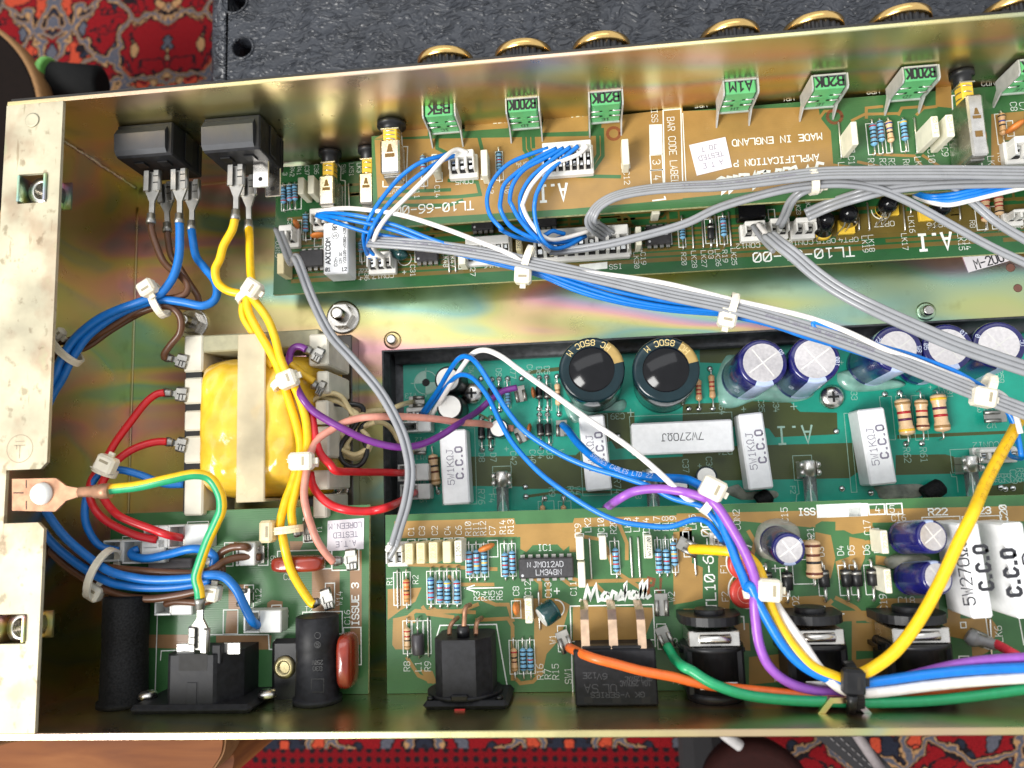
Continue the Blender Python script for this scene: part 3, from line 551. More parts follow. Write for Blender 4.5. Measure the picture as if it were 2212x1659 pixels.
# ---------------------------------------------------------------- surroundings
def rug_mat():
    m = mat('persian_rug', (0.3, 0.03, 0.03), 0.9); N, L, b = nodes(m)
    for k in ('Base Color', 'Roughness'):
        for l in list(b.inputs[k].links): L.remove(l)
    b.inputs['Roughness'].default_value = 0.95; b.inputs['Specular IOR Level'].default_value = 0.1
    g = N.new('ShaderNodeNewGeometry'); sp = N.new('ShaderNodeSeparateXYZ'); L.new(g.outputs['Position'], sp.inputs[0])
    def mth(op, a, bb=None):
        n = N.new('ShaderNodeMath'); n.operation = op
        for i, q in enumerate((a, bb)):
            if q is None: continue
            if isinstance(q, (int, float)): n.inputs[i].default_value = q
            else: L.new(q, n.inputs[i])
        return n.outputs[0]
    fx = mth('PINGPONG', mth('ADD', sp.outputs[0], RUGX), 0.098); fy = mth('PINGPONG', mth('ADD', sp.outputs[1], 3.0), 0.16)
    cb = N.new('ShaderNodeCombineXYZ'); L.new(fx, cb.inputs[0]); L.new(fy, cb.inputs[1])
    ns = N.new('ShaderNodeTexNoise'); ns.inputs['Scale'].default_value = 34; ns.inputs['Detail'].default_value = 4; L.new(cb.outputs[0], ns.inputs['Vector'])
    va = N.new('ShaderNodeVectorMath'); va.operation = 'SCALE'; va.inputs['Scale'].default_value = 0.052; L.new(ns.outputs['Color'], va.inputs[0])
    vb = N.new('ShaderNodeVectorMath'); vb.operation = 'ADD'; L.new(cb.outputs[0], vb.inputs[0]); L.new(va.outputs[0], vb.inputs[1])
    def vor(sc, feat):
        v = N.new('ShaderNodeTexVoronoi'); v.feature = feat; v.inputs['Scale'].default_value = sc; v.inputs['Randomness'].default_value = 0.9; L.new(vb.outputs[0], v.inputs['Vector']); return v
    v1 = vor(27, 'DISTANCE_TO_EDGE'); v2 = vor(27, 'F1'); v3 = vor(78, 'F1')
    red = (0.20, 0.006, 0.009); navy = (0.018, 0.020, 0.032); blk = (0.012, 0.008, 0.010); crm = (0.36, 0.20, 0.09); org = (0.42, 0.055, 0.025); gry = (0.085, 0.085, 0.105)
    sel = N.new('ShaderNodeSeparateColor'); L.new(v2.outputs['Color'], sel.inputs[0])
    base = ramp(N, [(0.0, red), (0.36, navy), (0.58, red), (0.80, gry), (0.92, org), (1.0, org)], 'CONSTANT'); L.new(sel.outputs[0], base.inputs['Fac'])
    sel3 = N.new('ShaderNodeSeparateColor'); L.new(v3.outputs['Color'], sel3.inputs[0])
    mot = ramp(N, [(0.0, red), (0.24, blk), (0.40, org), (0.50, gry), (0.66, navy), (0.76, crm), (0.84, red), (1.0, navy)], 'CONSTANT'); L.new(sel3.outputs[1], mot.inputs['Fac'])
    def mix(f, a, c):
        n = N.new('ShaderNodeMix'); n.data_type = 'RGBA'; L.new(f, n.inputs['Factor'])
        for i, q in ((6, a), (7, c)):
            if isinstance(q, tuple): n.inputs[i].default_value = q + (1,)
            else: L.new(q, n.inputs[i])
        return n.outputs[2]
    c = mix(mth('LESS_THAN', v3.outputs['Distance'], 0.44), base.outputs[0], mot.outputs[0])
    c = mix(mth('COMPARE', v3.outputs['Distance'], 0.35), c, blk) if False else c
    rn = N.new('ShaderNodeMath'); rn.operation = 'COMPARE'; L.new(v3.outputs['Distance'], rn.inputs[0]); rn.inputs[1].default_value = 0.46; rn.inputs[2].default_value = 0.05; c = mix(rn.outputs[0], c, blk)
    c = mix(mth('LESS_THAN', v1.outputs['Distance'], 0.10), c, blk); c = mix(mth('LESS_THAN', v1.outputs['Distance'], 0.062), c, crm); c = mix(mth('LESS_THAN', v1.outputs['Distance'], 0.036), c, gry)
    # border of the rug on the near side: red beads and a black guard stripe
    bd = N.new('ShaderNodeTexVoronoi'); bd.feature = 'F1'; bd.inputs['Scale'].default_value = 150; bd.inputs['Randomness'].default_value = 0.15; L.new(g.outputs['Position'], bd.inputs['Vector'])
    bc = mix(mth('LESS_THAN', bd.outputs['Distance'], 0.32), (0.15, 0.004, 0.007), blk)
    yb = mth('ADD', sp.outputs[1], mth('MULTIPLY', mth('GREATER_THAN', sp.outputs[0], 0.30), 1.0))
    c = mix(mth('LESS_THAN', yb, RUGB), c, bc); c = mix(mth('LESS_THAN', yb, RUGB - 0.016), c, blk)
    fz = N.new('ShaderNodeTexNoise'); fz.inputs['Scale'].default_value = 900; L.new(g.outputs['Position'], fz.inputs['Vector'])
    rr = ramp(N, [(0.3, (0.55, 0.55, 0.55)), (0.7, (1.1, 1.1, 1.1))]); L.new(fz.outputs['Fac'], rr.inputs['Fac'])
    mu = N.new('ShaderNodeMix'); mu.data_type = 'RGBA'; mu.blend_type = 'MULTIPLY'; mu.inputs['Factor'].default_value = 1; L.new(c, mu.inputs[6]); L.new(rr.outputs[0], mu.inputs[7]); L.new(mu.outputs[2], b.inputs['Base Color'])
    bp = N.new('ShaderNodeBump'); bp.inputs['Strength'].default_value = 0.6; bp.inputs['Distance'].default_value = 0.002; L.new(fz.outputs['Fac'], bp.inputs['Height']); L.new(bp.outputs['Normal'], b.inputs['Normal'])
    return m
ZG = -240.0
RUGX = 0.196 * 20 - P('A', 1085, 300, ZG).x * S; RUGB = P('H', 1100, 1530, ZG).y * S
mb = MB(); mb.bb((-900, -800, ZG - 8), (1300, 1100, ZG), 2)
mb.build('rug', rug_mat(), label='patterned red and navy rug on the floor under everything', category='rug')
mb = MB(); mb.bb((-4000, -4000, ZG - 30), (4000, 4000, ZG - 9)); fl = mb.build('floor', mat('dark_floorboards', (0.05, 0.03, 0.02), 0.5), kind='structure')
def tolex():
    m = mat('black_tolex', (0.024, 0.027, 0.034), 0.34, 0, 0.2, 60); N, L, b = nodes(m)
    g = N.new('ShaderNodeNewGeometry'); wn = N.new('ShaderNodeTexNoise'); wn.inputs['Scale'].default_value = 70; wn.inputs['Detail'].default_value = 3; L.new(g.outputs['Position'], wn.inputs['Vector'])
    sc = N.new('ShaderNodeVectorMath'); sc.operation = 'SCALE'; sc.inputs['Scale'].default_value = 0.014; L.new(wn.outputs['Color'], sc.inputs[0])
    ad = N.new('ShaderNodeVectorMath'); ad.operation = 'ADD'; L.new(g.outputs['Position'], ad.inputs[0]); L.new(sc.outputs[0], ad.inputs[1])
    h = None
    for rot, s1 in ((0.5, (105, 290, 105)), (-0.9, (105, 280, 105)), (1.6, (95, 260, 95))):
        mp = N.new('ShaderNodeMapping'); mp.inputs['Rotation'].default_value = (0, 0, rot); mp.inputs['Scale'].default_value = s1; L.new(ad.outputs[0], mp.inputs['Vector'])
        t = N.new('ShaderNodeTexNoise'); t.inputs['Scale'].default_value = 1.0; t.inputs['Detail'].default_value = 1; L.new(mp.outputs[0], t.inputs['Vector'])
        a = N.new('ShaderNodeMath'); a.operation = 'SUBTRACT'; L.new(t.outputs['Fac'], a.inputs[0]); a.inputs[1].default_value = .5
        a2 = N.new('ShaderNodeMath'); a2.operation = 'ABSOLUTE'; L.new(a.outputs[0], a2.inputs[0])
        a3 = N.new('ShaderNodeMapRange'); a3.inputs['From Max'].default_value = .09; L.new(a2.outputs[0], a3.inputs['Value'])
        if h is None: h = a3.outputs[0]
        else:
            mn = N.new('ShaderNodeMath'); mn.operation = 'MULTIPLY'; L.new(h, mn.inputs[0]); L.new(a3.outputs[0], mn.inputs[1]); h = mn.outputs[0]
    bp = N.new('ShaderNodeBump'); bp.inputs['Strength'].default_value = 1.0; bp.inputs['Distance'].default_value = 0.0007; L.new(h, bp.inputs['Height']); L.new(bp.outputs['Normal'], b.inputs['Normal'])
    return m
TOL = tolex()
def plate(mb, outer, holes, z0, z1, mi=0):
    """flat plate with holes; loops are lists of (x, y)"""
    bm = bmesh.new(); loops = []
    for lp in [outer] + holes:
        vs = [bm.verts.new((x, y, 0)) for x, y in lp]; loops.append(vs)
        for i in range(len(vs)): bm.edges.new((vs[i], vs[(i + 1) % len(vs)]))
    bm.verts.index_update(); bmesh.ops.triangle_fill(bm, use_beauty=True, edges=bm.edges[:], normal=(0, 0, 1)); bm.verts.index_update()
    vv = [(v.co.x, v.co.y) for v in bm.verts]; fs = []
    for f in bm.faces:
        q = [l.vert.index for l in f.loops]; a = (vv[q[1]][0] - vv[q[0]][0]) * (vv[q[2]][1] - vv[q[0]][1]) - (vv[q[2]][0] - vv[q[0]][0]) * (vv[q[1]][1] - vv[q[0]][1])
        fs.append(q if a > 0 else q[::-1])
    bm.free(); n = len(vv)
    mb.add([(x, y, z1) for x, y in vv] + [(x, y, z0) for x, y in vv], fs + [[n + k for k in f[::-1]] for f in fs], mi)
    for lp in [outer] + holes:
        ar = sum(lp[i][0] * lp[(i + 1) % len(lp)][1] - lp[(i + 1) % len(lp)][0] * lp[i][1] for i in range(len(lp)))
        l2 = lp if (ar > 0) == (lp is outer) else lp[::-1]
        k = len(l2); mb.add([(x, y, z0) for x, y in l2] + [(x, y, z1) for x, y in l2], [(i, (i + 1) % k, k + (i + 1) % k, k + i) for i in range(k)], mi)
    return mb
def circ(x, y, r, n=24): return [(x + r * math.cos(2 * math.pi * i / n), y + r * math.sin(2 * math.pi * i / n)) for i in range(n)]
# vinyl covered cabinet behind the chassis
ZC = -22.0
xl = P('U', 437, 90, ZC).x; cab = thing('amplifier_cabinet', 'black textured vinyl covered cabinet lying behind the chassis', 'cabinet', (xl + 250, DD + 180, ZC - 80))
h1, h2 = P('A', 1570, 310, ZC), P('A', 1520, 5, ZC); rr_ = 12
mb = MB(); ox, oy = xl + rr_, DD + 8; holes = [circ(h1.x, h1.y, 4.6), circ(h2.x, h2.y, 5.6)]
plate(mb, [(ox, oy), (xl + 560, oy), (xl + 560, oy + 360), (ox, oy + 360)], holes, ZC - 12, ZC)
arc = [(ox - rr_ * math.sin(a), ZC - rr_ + rr_ * math.cos(a)) for a in [math.pi / 2 * i / 8 for i in range(9)]] + [(xl, ZC - 160), (ox, ZC - 160)]
mb.prism([(x, oy, z) for x, z in arc], (0, 360, 0), 0, True); mb.bb((ox + .01, oy, ZC - 160), (xl + 560, oy + 12, ZC - 12.05)); mb.build('covering', TOL, cab)
for c, r in ((h1, 4.6), (h2, 5.6)):
    mb = MB(); mb.lathe(V((c.x, c.y, ZC - 30)), (0, 0, 1), [(0, r), (.5, r)], 20); mb.build('bolt_hole', mat('raw_ply', (0.20, 0.11, 0.04), 0.8, 0, .3, 300), cab)
    mb = MB(); n = 28
    mb.tube([(c.x + (r + .7) * math.cos(2 * math.pi * i / n), c.y + (r + .7) * math.sin(2 * math.pi * i / n), ZC + .05) for i in range(n)], .6, 6, closed=True); mb.build('hole_rim', TOL, cab)
# round stools and odds and ends on the floor
def wood_mat():
    m = mat('varnished_orange_wood', (0.27, 0.085, 0.02), 0.6, 0, 0.2, 20, 0, 0, 0, 1, 0.15); N, L, b = nodes(m)
    for l in list(b.inputs['Base Color'].links): L.remove(l)
    g = N.new('ShaderNodeNewGeometry'); mp = N.new('ShaderNodeMapping'); mp.inputs['Scale'].default_value = (12, 90, 12); mp.inputs['Rotation'].default_value = (0, 0, .35); L.new(g.outputs['Position'], mp.inputs['Vector'])
    t = N.new('ShaderNodeTexNoise'); t.inputs['Scale'].default_value = 1.2; t.inputs['Detail'].default_value = 6; t.inputs['Distortion'].default_value = .6; L.new(mp.outputs[0], t.inputs['Vector'])
    r = ramp(N, [(0.3, (0.10, 0.028, 0.008)), (0.55, (0.17, 0.055, 0.014)), (0.75, (0.23, 0.085, 0.024))]); L.new(t.outputs['Fac'], r.inputs['Fac']); L.new(r.outputs[0], b.inputs['Base Color']); return m
WOODM = wood_mat()
def stool(label, c, r, m, rim, legs=True):
    T = thing('round_stool', label, 'stool', (c.x, c.y, ZG))
    MB().lathe(c - V((0, 0, 16)), (0, 0, 1), [(0, r - 4), (3, r), (13, r), (15.0, r - 1.2), (15.3, r - 2.6), (15.4, r - 3.0)], 64).build('seat_edge', rim, T)
    MB().lathe(c - V((0, 0, 5)), (0, 0, 1), [(0, r - 2.9), (4.8, r - 2.9), (5.0, r - 4)], 64).build('seat', m, T)
    for k in range(4):
        a = math.pi / 4 + k * math.pi / 2; MB().lathe(V((c.x + math.cos(a) * r * .7, c.y + math.sin(a) * r * .7, ZG)), (0, 0, 1), [(0, 9), (c.z - ZG - 17, 12)], 14).build('leg', m, T)
q = spline([P('U', x, y, -24) for x, y in ((-260, 1690), (0, 1608), (85, 1588), (180, 1520), (330, 1490), (440, 1530), (482, 1580), (487, 1612), (474, 1645), (440, 1680), (330, 1740), (100, 1790), (-160, 1790), (-260, 1690))], 6)[:-1]
cq = sum(q, V((0, 0, 0))) / len(q); T = thing('wooden_stool', 'orange brown wooden stool with pale edge under the lower left corner of the chassis', 'stool', (cq.x, cq.y, ZG))
mb = MB(); mb.prism(q, (0, 0, -14)); mb.build('pale_edge', WRIM, T); mb = MB(); mb.prism([cq + (p - cq) * .982 + V((0, 0, .9)) for p in q], (0, 0, -3)); mb.build('seat_top', WOODM, T)
for k in range(3): MB().lathe(V((cq.x + (k - 1) * 38, cq.y + (8 if k == 1 else -6), ZG)), (0, 0, 1), [(0, 9), (-ZG - 38.2, 12)], 16).build('leg', WOODM, T)
e1 = P('U', 111, 270, -90); stool('dark round stool with thin tan edge at the upper left', V((e1.x - 84, e1.y + 2, -90)), 78, mat('shaded_seat', (0.008, 0.005, 0.004), 0.9, 0, .1, 300, 0, 0, 0, 1, .1), mat('tan_edge', (0.30, 0.15, 0.05), 0.6))  # near-black seat colour has the shadow over the stool painted in
BK9 = mat('flat_black', (0.008, 0.008, 0.008), 0.85, 0, .1, 300, 0, 0, 0, 1, .15)
a, b = P('A', 330, 520, -110), P('A', 550, 540, -112); ax = (b - a).normalized(); T = thing('black_bottle', 'black bottle with lime green ring lying on the rug', 'bottle', (a + b) / 2)
MB().lathe(a, ax, [(2, 9), (3, 11), (30, 11), (32, 8)], 24).build('body', BK9, T); MB().lathe(a - ax * 3, ax, [(0, 12.5), (.6, 13.2), (3, 13.2), (3.8, 12)], 24).build('ring', LIME, T); MB().lathe(a - ax * 24, ax, [(0, 8), (20.5, 10)], 24).build('neck', BK9, T)
a = P('U', 0, 295, -120); MB().bb((a.x - 120, a.y - 7, -128), (a.x + 7, a.y + 4, -118), 2).build('wooden_rail', mat('cream_rail', (0.52, 0.36, 0.20), 0.6), label='pale wooden rail end at the left picture edge', category='rail')
c = P('U', 1640, 1730, -150); MB().lathe(c - V((0, 0, 20)), (0, 0, 1), [(0, 28), (14, 30), (19, 28), (20, 24)], 48).build('round_cushion', mat('dark_brown_leather', (0.022, 0.005, 0.004), 0.8, 0, .1, 300, 0, 0, 0, 1, .15), label='dark reddish brown round cushion below the rear edge', category='cushion')
T = thing('strap', 'black stitched strap hanging down below the rear edge', 'strap', P('I', 950, 1560, -130)); p0, p1 = P('I', 830, 1430, -125), P('I', 1180, 1720, -140); q0, q1 = P('I', 1130, 1430, -125), P('I', 1420, 1720, -140)
MB().prism([p0, q0, q1, p1], (0, 0, -3)).build('webbing', mat('black_webbing', (0.012, 0.011, 0.012), 0.7), T)
for f in (.3, .52):
    for k in range(9):
        a, b = p0.lerp(q0, f).lerp(p1.lerp(q1, f), k / 9), p0.lerp(q0, f).lerp(p1.lerp(q1, f), (k + .55) / 9); MB().tube([a + V((0, 0, .5)), b + V((0, 0, .5))], .4, 6).build('stitch', mat('grey_thread', (0.16, 0.15, 0.15), 0.7), T)
MB().tube([P('I', 1120, 1430, -122), P('I', 1290, 1680, -130)], 2.6, 10).build('audio_cable', mat('grey_cord', (0.22, 0.19, 0.19), 0.6), label='thin grey cable beside the black stitched strap', category='cable')
T = thing('jack_plug', 'white stick like plug end on the rug below the rear edge', 'plug', P('I', 310, 1480, -140)); a, b = P('I', 250, 1425, -140), P('I', 370, 1515, -140); ax = (b - a).normalized()
MB().lathe(a, ax, [(0, 2.4), (2, 3), ((b - a).length, 3), ((b - a).length + 1, 2.4)], 18).build('body', mat('pale_plastic', (0.40, 0.38, 0.37), 0.5), T)
# dark floor things under the rear edge, right of the orange stool
MB().bb((P('I', 0, 1440, -200).x, P('I', 0, 1440, -200).y - 110, ZG + .5), (P('I', 250, 1440, -200).x, P('I', 0, 1440, -200).y + 30, -200), 6).build('black_bag', mat('black_cloth', (0.008, 0.007, 0.008), 0.9), label='black cloth bag on the rug below the rear edge', category='bag')

# ---------------------------------------------------------------- chassis
CH = thing('amplifier_chassis', 'open yellow zinc plated steel chassis tray holding all the circuit boards', 'chassis', (180, 100, 0))
XR = 432.0; cx0, cy1 = 105.0, 123.9; cy0 = 14.0
mb = MB(); mb.bb((0, 0, -1.2), (cx0, DD - 2.2, 0)); mb.bb((cx0, cy1, -1.2), (XR, DD - 2.2, 0)); mb.bb((cx0, 0, -1.2), (XR, cy0, 0)); mb.build('floor_plate', ZN, CH)
mb = MB(); mb.bb((-1.2, DD - 2.2, -1.2), (XR, DD - .75, HT), .25); mb.build('front_wall', ZW, CH)
mb = MB(); mb.bb((-.2, DD - .70, 4), (XR, DD + .25, HT - .5), .1); mb.build('front_panel', mat('black_gold_panel', (0.02, 0.018, 0.014), 0.3, .3), CH)
mb = MB(); mb.bb((-1.2, -.9, -1.2), (XR, 1.1, HT), .25); mb.build('rear_wall', ZW, CH)
mb = MB(); mb.bb((-1.2, 1.15, -1.2), (0, DD - 2.25, HT - 1.3)); mb.build('side_wall', ZW, CH)
LX = 18.7
n1, n2 = P('D', 120, 1385, HT).y, P('G', 120, 72, HT).y; hA, hB = P('A', 122, 1132, HT), P('A', 302, 1308, HT); gA, gB = P('G', -20, 665, HT), P('G', 165, 855, HT); nx = P('D', 40, 1400, HT).x
def sq(a, b): return [(a.x, b.y), (b.x, b.y), (b.x, a.y), (a.x, a.y)]
mb = MB(); plate(mb, [(-1.2, 1.15), (LX, 1.15), (LX, n2 - 2), (LX - 2, n2), (nx, n2), (nx, n1), (LX - 2, n1), (LX, n1 + 2), (LX, DD - 2.25), (-1.2, DD - 2.25)], [sq(hA, hB), sq(gA, gB)], HT - 1.3, HT); mb.build('top_lip', ZL, CH)
for a, b in ((hA, hB), (gA, gB)):                                             # captive nuts in the lip
    c = V(((a.x + b.x) / 2, (a.y + b.y) / 2, HT)); w2, d2 = abs(b.x - a.x) / 2, abs(b.y - a.y) / 2
    ho = MB(); ho.bb((c.x - w2 - 2.5, c.y - d2 + .3, HT - 8.8), (c.x + w2 + 2.5, c.y + d2 - .3, HT - 8)); 
    for sg in (-1, 1): ho.bb((c.x + sg * (w2 - .1), c.y - d2 + .5, HT - 8), (c.x + sg * (w2 - 1.0), c.y + d2 - .5, HT + .9), .2)
    nt = ho.build('cage_nut', ZN, CH)
    mb = MB(); pr = []
    for k in range(7): pr += [(k * .8, 3.0), (k * .8 + .4, 2.6)]
    pr = [(0, 4.6)] + [(5.6, 4.6), (5.6, 3.0)] + [(5.6 - p[0], p[1]) for p in pr]; mb.lathe(V((c.x + 1.2, c.y, HT - 8)), (0, 0, 1), pr, 22); mb.build('threaded_nut', STEEL, nt)
    MB().lathe(V((c.x + 1.2, c.y, HT - 7.9)), (0, 0, 1), [(0, 2.5), (.1, 2.5)], 18).build('thread_hole', DARK, nt)
mb = MB(); c = P('D', 128, 1248, HT + .03); ex, ey = V((1, 0, 0)), V((0, 1, 0)); r = px('D', 96, HT)       # stamped earth mark
mb.ribbon([c + V((math.cos(2 * math.pi * i / 32), math.sin(2 * math.pi * i / 32), 0)) * r for i in range(32)], .28, closed=True)
u = px('D', 1, HT)
for st in ('-30,50 30,50', '-42,22 38,22', '-24,22 -24,-2', '0,20 0,-65'):
    q = [c + V((float(p.split(',')[0]) * u, float(p.split(',')[1]) * u, .012)) for p in st.split()]; mb.ribbon(q, .3)
mb.build('stamped_earth_symbol', mat('stamped_groove', (0.30, 0.26, 0.18), 0.5, .6), CH)
MB().lathe(P('A', 210, 780, HT), (0, 0, 1), [(0, 2.2), (.25, 2.5), (.3, 2.0), (.1, 1.2)], 20).build('spot_weld', ZL, CH)
a, b = P('A', 410, 900, 30), P('A', 860, 1200, 0)
mb = MB(); rnd = random.Random(3); mb.tube([V((.4, DD - 2.5, z + 0)) + V((rnd.uniform(-.2, .3), rnd.uniform(-.3, .1), 0)) for z in range(2, 70, 2)], [rnd.uniform(.5, .95) for _ in range(34)], 7); mb.build('weld_seam', STEEL, CH)
mb = MB(); mb.tube([V((x, DD - 2.4, .1)) for x in range(1, 66, 5)], .5, 6); mb.tube([V((.15, y, .1)) for y in range(2, 200, 9)], .55, 6); mb.build('fold_line', ZW, CH)
# recessed heatsink tray
mb = MB(); mb.bb((cx0 - 1.2, cy0, -16), (XR, cy1 + 1.2, -14.5)); mb.bb((cx0 - 1.2, cy0, -14.5), (cx0 + .6, cy1 + 1.2, -.3)); mb.bb((cx0 + .6, cy1 - .6, -14.5), (XR, cy1 + 1.2, -.3)); 
for pf in ([(x_, cy1 - .62 - 4.2 * (1 - math.cos(t)), -.5 - 5.5 * math.sin(t)) for x_ in (cx0 + 4,) for t in [math.pi / 2 * i / 8 for i in range(9)]] + [(cx0 + 4, cy1 - 4.9, -14.4), (cx0 + 4, cy1 - .62, -14.4)],): mb.prism(pf, (XR - cx0 - 4, 0, 0), 0, True)
mb.prism([(cx0 + .62, cy0, -.5), (cx0 + 2.2, cy0, -3.5), (cx0 + 2.6, cy0, -14.4), (cx0 + .62, cy0, -14.4)], (0, cy1 - cy0 - .7, 0)); HSK = mb.build('heatsink_tray', HS, label='black heatsink tray sunk in the chassis floor around the teal board', category='heatsink')
for lab, x, y, z in (('small pressed stud left above the heatsink tray corner', 848, 735, 0), ('small pressed stud right of the violet and grey cables on the floor plate', 2000, 673, 0)):
    c = P('U', x, y, z); T = thing('pressed_stud', lab, 'stud', c, 'pressed studs in the floor plate'); MB().lathe(c, (0, 0, 1), [(0, 3.6), (.5, 3.5), (.55, 2.6)], 22).build('collar', ZN, T); MB().lathe(c, (0, 0, 1), [(.5, 2.1), (2.5, 2.0), (2.9, 1.5)], 16).build('stud', STEEL, T)
for x, y, r in ((2125, 75, 1.7), (2172, 208, 1.6)):
    MB().lathe(P('F', x, y, .02), (0, 0, 1), [(0, r), (.25, r * .8)], 12).build('rust_spot', mat('rust', (0.16, 0.07, 0.05), 0.8), CH)
q = [P('m5', x, y, .3) for x, y in ((1380, 985), (2010, 870), (2045, 1135), (1495, 1292))]; T = thing('sticker', 'white M-200 sticker on the floor plate at the edge of the front board', 'sticker', q[3]); MB().prism(q, (0, 0, -.2)).build('paper', STK, T)
ex = (q[2] - q[3]).normalized(); ey = V((-ex.y, ex.x, 0)); mk = MB(); letters(mk, 'M-2oo', P('m5', 1755, 1140, .36), ex, ey, 3.4, 10.5, .5); mk.build('printed_lettering', INK, T)
# ---------------------------------------------------------------- circuit boards
def board(label, poly, z, m):
    c = sum(poly, V((0, 0, 0))) / len(poly); T = thing('circuit_board', label, 'circuit board', (c.x, c.y, z - 1.6), 'circuit boards')
    mb = MB(); mb.prism([V((p.x, p.y, z)) for p in poly], (0, 0, -1.6), 1); mb.m[0] = 0; mb.build('laminate', [m, BE], T); return T
def sticker(label, fr, pts, z, lines, h, rev=True, wd=None, m=STK):
    q = [P(fr, x, y, z + .25) for x, y in pts]; T = thing('sticker', label, 'sticker', q[3]); MB().prism(q, (0, 0, -.18)).build('paper', m, T)
    ex = (q[1] - q[0]).normalized(); ey = V((-ex.y, ex.x, 0)); 
    if rev: ex, ey = -ex, -ey
    c = sum(q, V((0, 0, 0))) / 4 + V((0, 0, .05)); mk = MB()
    for i, s in enumerate(lines): letters(mk, s, c + ey * h * 1.75 * ((len(lines) - 1) / 2 - i), ex, ey, h, th=.22)
    mk.build('printed_lettering', INKG, T); return T
def rnd_traces(sk, x0, y0, x1, y1, n, seed, wd=.55, mi=0, vert=.35):
    r = random.Random(seed)
    for _ in range(n):
        x, y = r.uniform(x0, x1), r.uniform(y0, y1); pts = [(x, y)]
        for _ in range(r.randint(2, 5)):
            d = r.uniform(3, 14) * r.choice((-1, 1))
            nx_, ny_ = (x, y + d * .6) if r.random() < vert else (x + d, y)
            mx = (nx_ + (1.2 if nx_ > x else -1.2 if nx_ < x else 0), ny_); x, y = min(max(nx_, x0), x1), min(max(ny_, y0), y1); pts.append((x, y))
        q = []
        for i, p in enumerate(pts):
            if 0 < i < len(pts) - 1:
                a, b = V(pts[i - 1]), V(pts[i + 1]); p = V(p); k = 1.0
                if (p - a).length > 2 and (b - p).length > 2: q += [p + (a - p).normalized() * k, p + (b - p).normalized() * k]; continue
            q.append(V(p))
        sk.k += 1; q = [V((a.x, a.y, sk.z + .022 + .0004 * (sk.k % 20))) for a in q]
        if len(q) > 1: sk.cu.ribbon(q, wd * r.uniform(.7, 1.3), mi=mi)
YF = DD - 3.4
# ---- daughter board on the front side (upper)
a, b, c = P('B', 197, 1000, ZD), P('B', 207, 1478, ZD), P('C', 1480, 1250, ZD); sl = (c.y - b.y) / (c.x - b.x)
DB = board('orange brown and green upper circuit board along the front wall', [V((a.x, YF, 0)), V((b.x, b.y, 0)), V((428, b.y + sl * (428 - b.x), 0)), V((428, YF, 0))], ZD, GB)
k = Silk(ZD); f = k.fill
f('B', '215,905 1680,880 1690,760 2212,700 2212,1290 1500,1352 400,1420 330,1385 240,1380'); f('C', '0,720 880,690 890,760 960,850 975,1060 1100,1075 1110,1100 1000,1190 0,1285')
f('C', '1160,1120 1700,1120 1740,1180 1100,1200'); f('C', '2000,740 2212,720 2212,900 2090,910 2060,1110 2212,1110 2212,1140 2000,1140'); f('C', '1640,560 1740,560 1745,700 1640,690')
f('B', '300,850 560,830 560,880 215,900'); f('B', '800,790 1080,760 1080,830 800,850'); f('B', '1310,770 1600,740 1600,850 1300,860')
for t in ('620,890 620,960 700,1000', '700,1170 880,1180 900,1260 760,1275 250,1290', '890,880 910,960', '1180,840 1185,970 1240,1050', '1210,840 1215,960 1265,1040', '1240,840 1245,950', '1500,1080 1530,1140 1800,1145', '1660,840 1665,1000 1630,1060', '1690,840 1695,1010 1640,1090', '400,1240 560,1235 700,1230', '250,1330 700,1330 780,1300'):
    k.k += 1; k.cu.ribbon([P('B', float(p.split(',')[0]), float(p.split(',')[1]), ZD + .03 + .0004 * (k.k % 9)) for p in t.split()], 1.3, mi=1)
for t in ('880,840 890,760 920,720 1000,720', '1190,760 1190,700 1290,690', '1240,1000 1500,1010 1560,1090', '1400,740 1420,700 1560,690', '1560,1010 1700,1100', '1140,1050 1330,1090 1560,1100', '1100,780 1180,740 1400,735', '1520,740 1560,700 1640,690'): k.tr('C', t, 1.0)
for t in ('490,920 430,980', ): pass
k.t('B', 500, 823, 'VR8', 180, 34); k.t('B', 1022, 783, 'VR7', 180, 36); k.t('B', 1527, 742, 'VR6', 180, 36); k.t('C', 118, 680, 'VR5', 180, 36); k.t('C', 682, 637, 'VR4', 180, 36); k.t('C', 1234, 592, 'VR3', 180, 36); k.t('C', 1978, 538, 'VR2', 180, 36)
k.t('B', 797, 1177, 'CON5', 180, 36, 120); k.t('B', 622, 1240, 'C14', -90, 36, 85); k.t('B', 490, 1245, 'R11', -90, 36, 90); k.t('B', 968, 1215, 'C13', -90, 36, 85); k.t('B', 1074, 1212, 'R10', -90, 36, 85); k.t('B', 1185, 1065, 'CON4', 180, 36, 110); k.t('B', 1850, 1152, 'C12', -90, 38, 90)
k.t('B', 340, 1240, 'SW2', 180, 34, 80); k.t('B', 2030, 752, 'ISS', -90, 42, 85); k.f('B', '1995,808 2078,805 2082,1000 1998,1003'); k.r('B', 2000, 1006, 2085, 1100, .4); k.r('B', 2003, 1104, 2088, 1200, .4); k.t('B', 2042, 1050, '3', -90, 50); k.t('B', 2046, 1152, '4', -90, 50)
k.t('B', 2148, 975, 'BAR CODE LABEL', -90, 48, 470); k.l('B', '2095,1180 2085,715 2200,705 2212,1170', .4); k.l('B', '2020,1300 2100,1290 2095,1275', .5)
k.t('B', 1372, 1250, 'A.I', 180, 118, 185, .95); k.t('B', 600, 1348, 'TL10-66-00', 180, 62, 545, .42); k.t('C', 610, 905, 'MADE IN ENGLAND', 180, 46, 575, .36); k.t('C', 605, 1040, 'AMPLIFICATION P', 180, 44, 545, .36)
k.l('C', '0,735 20,1170', .3)
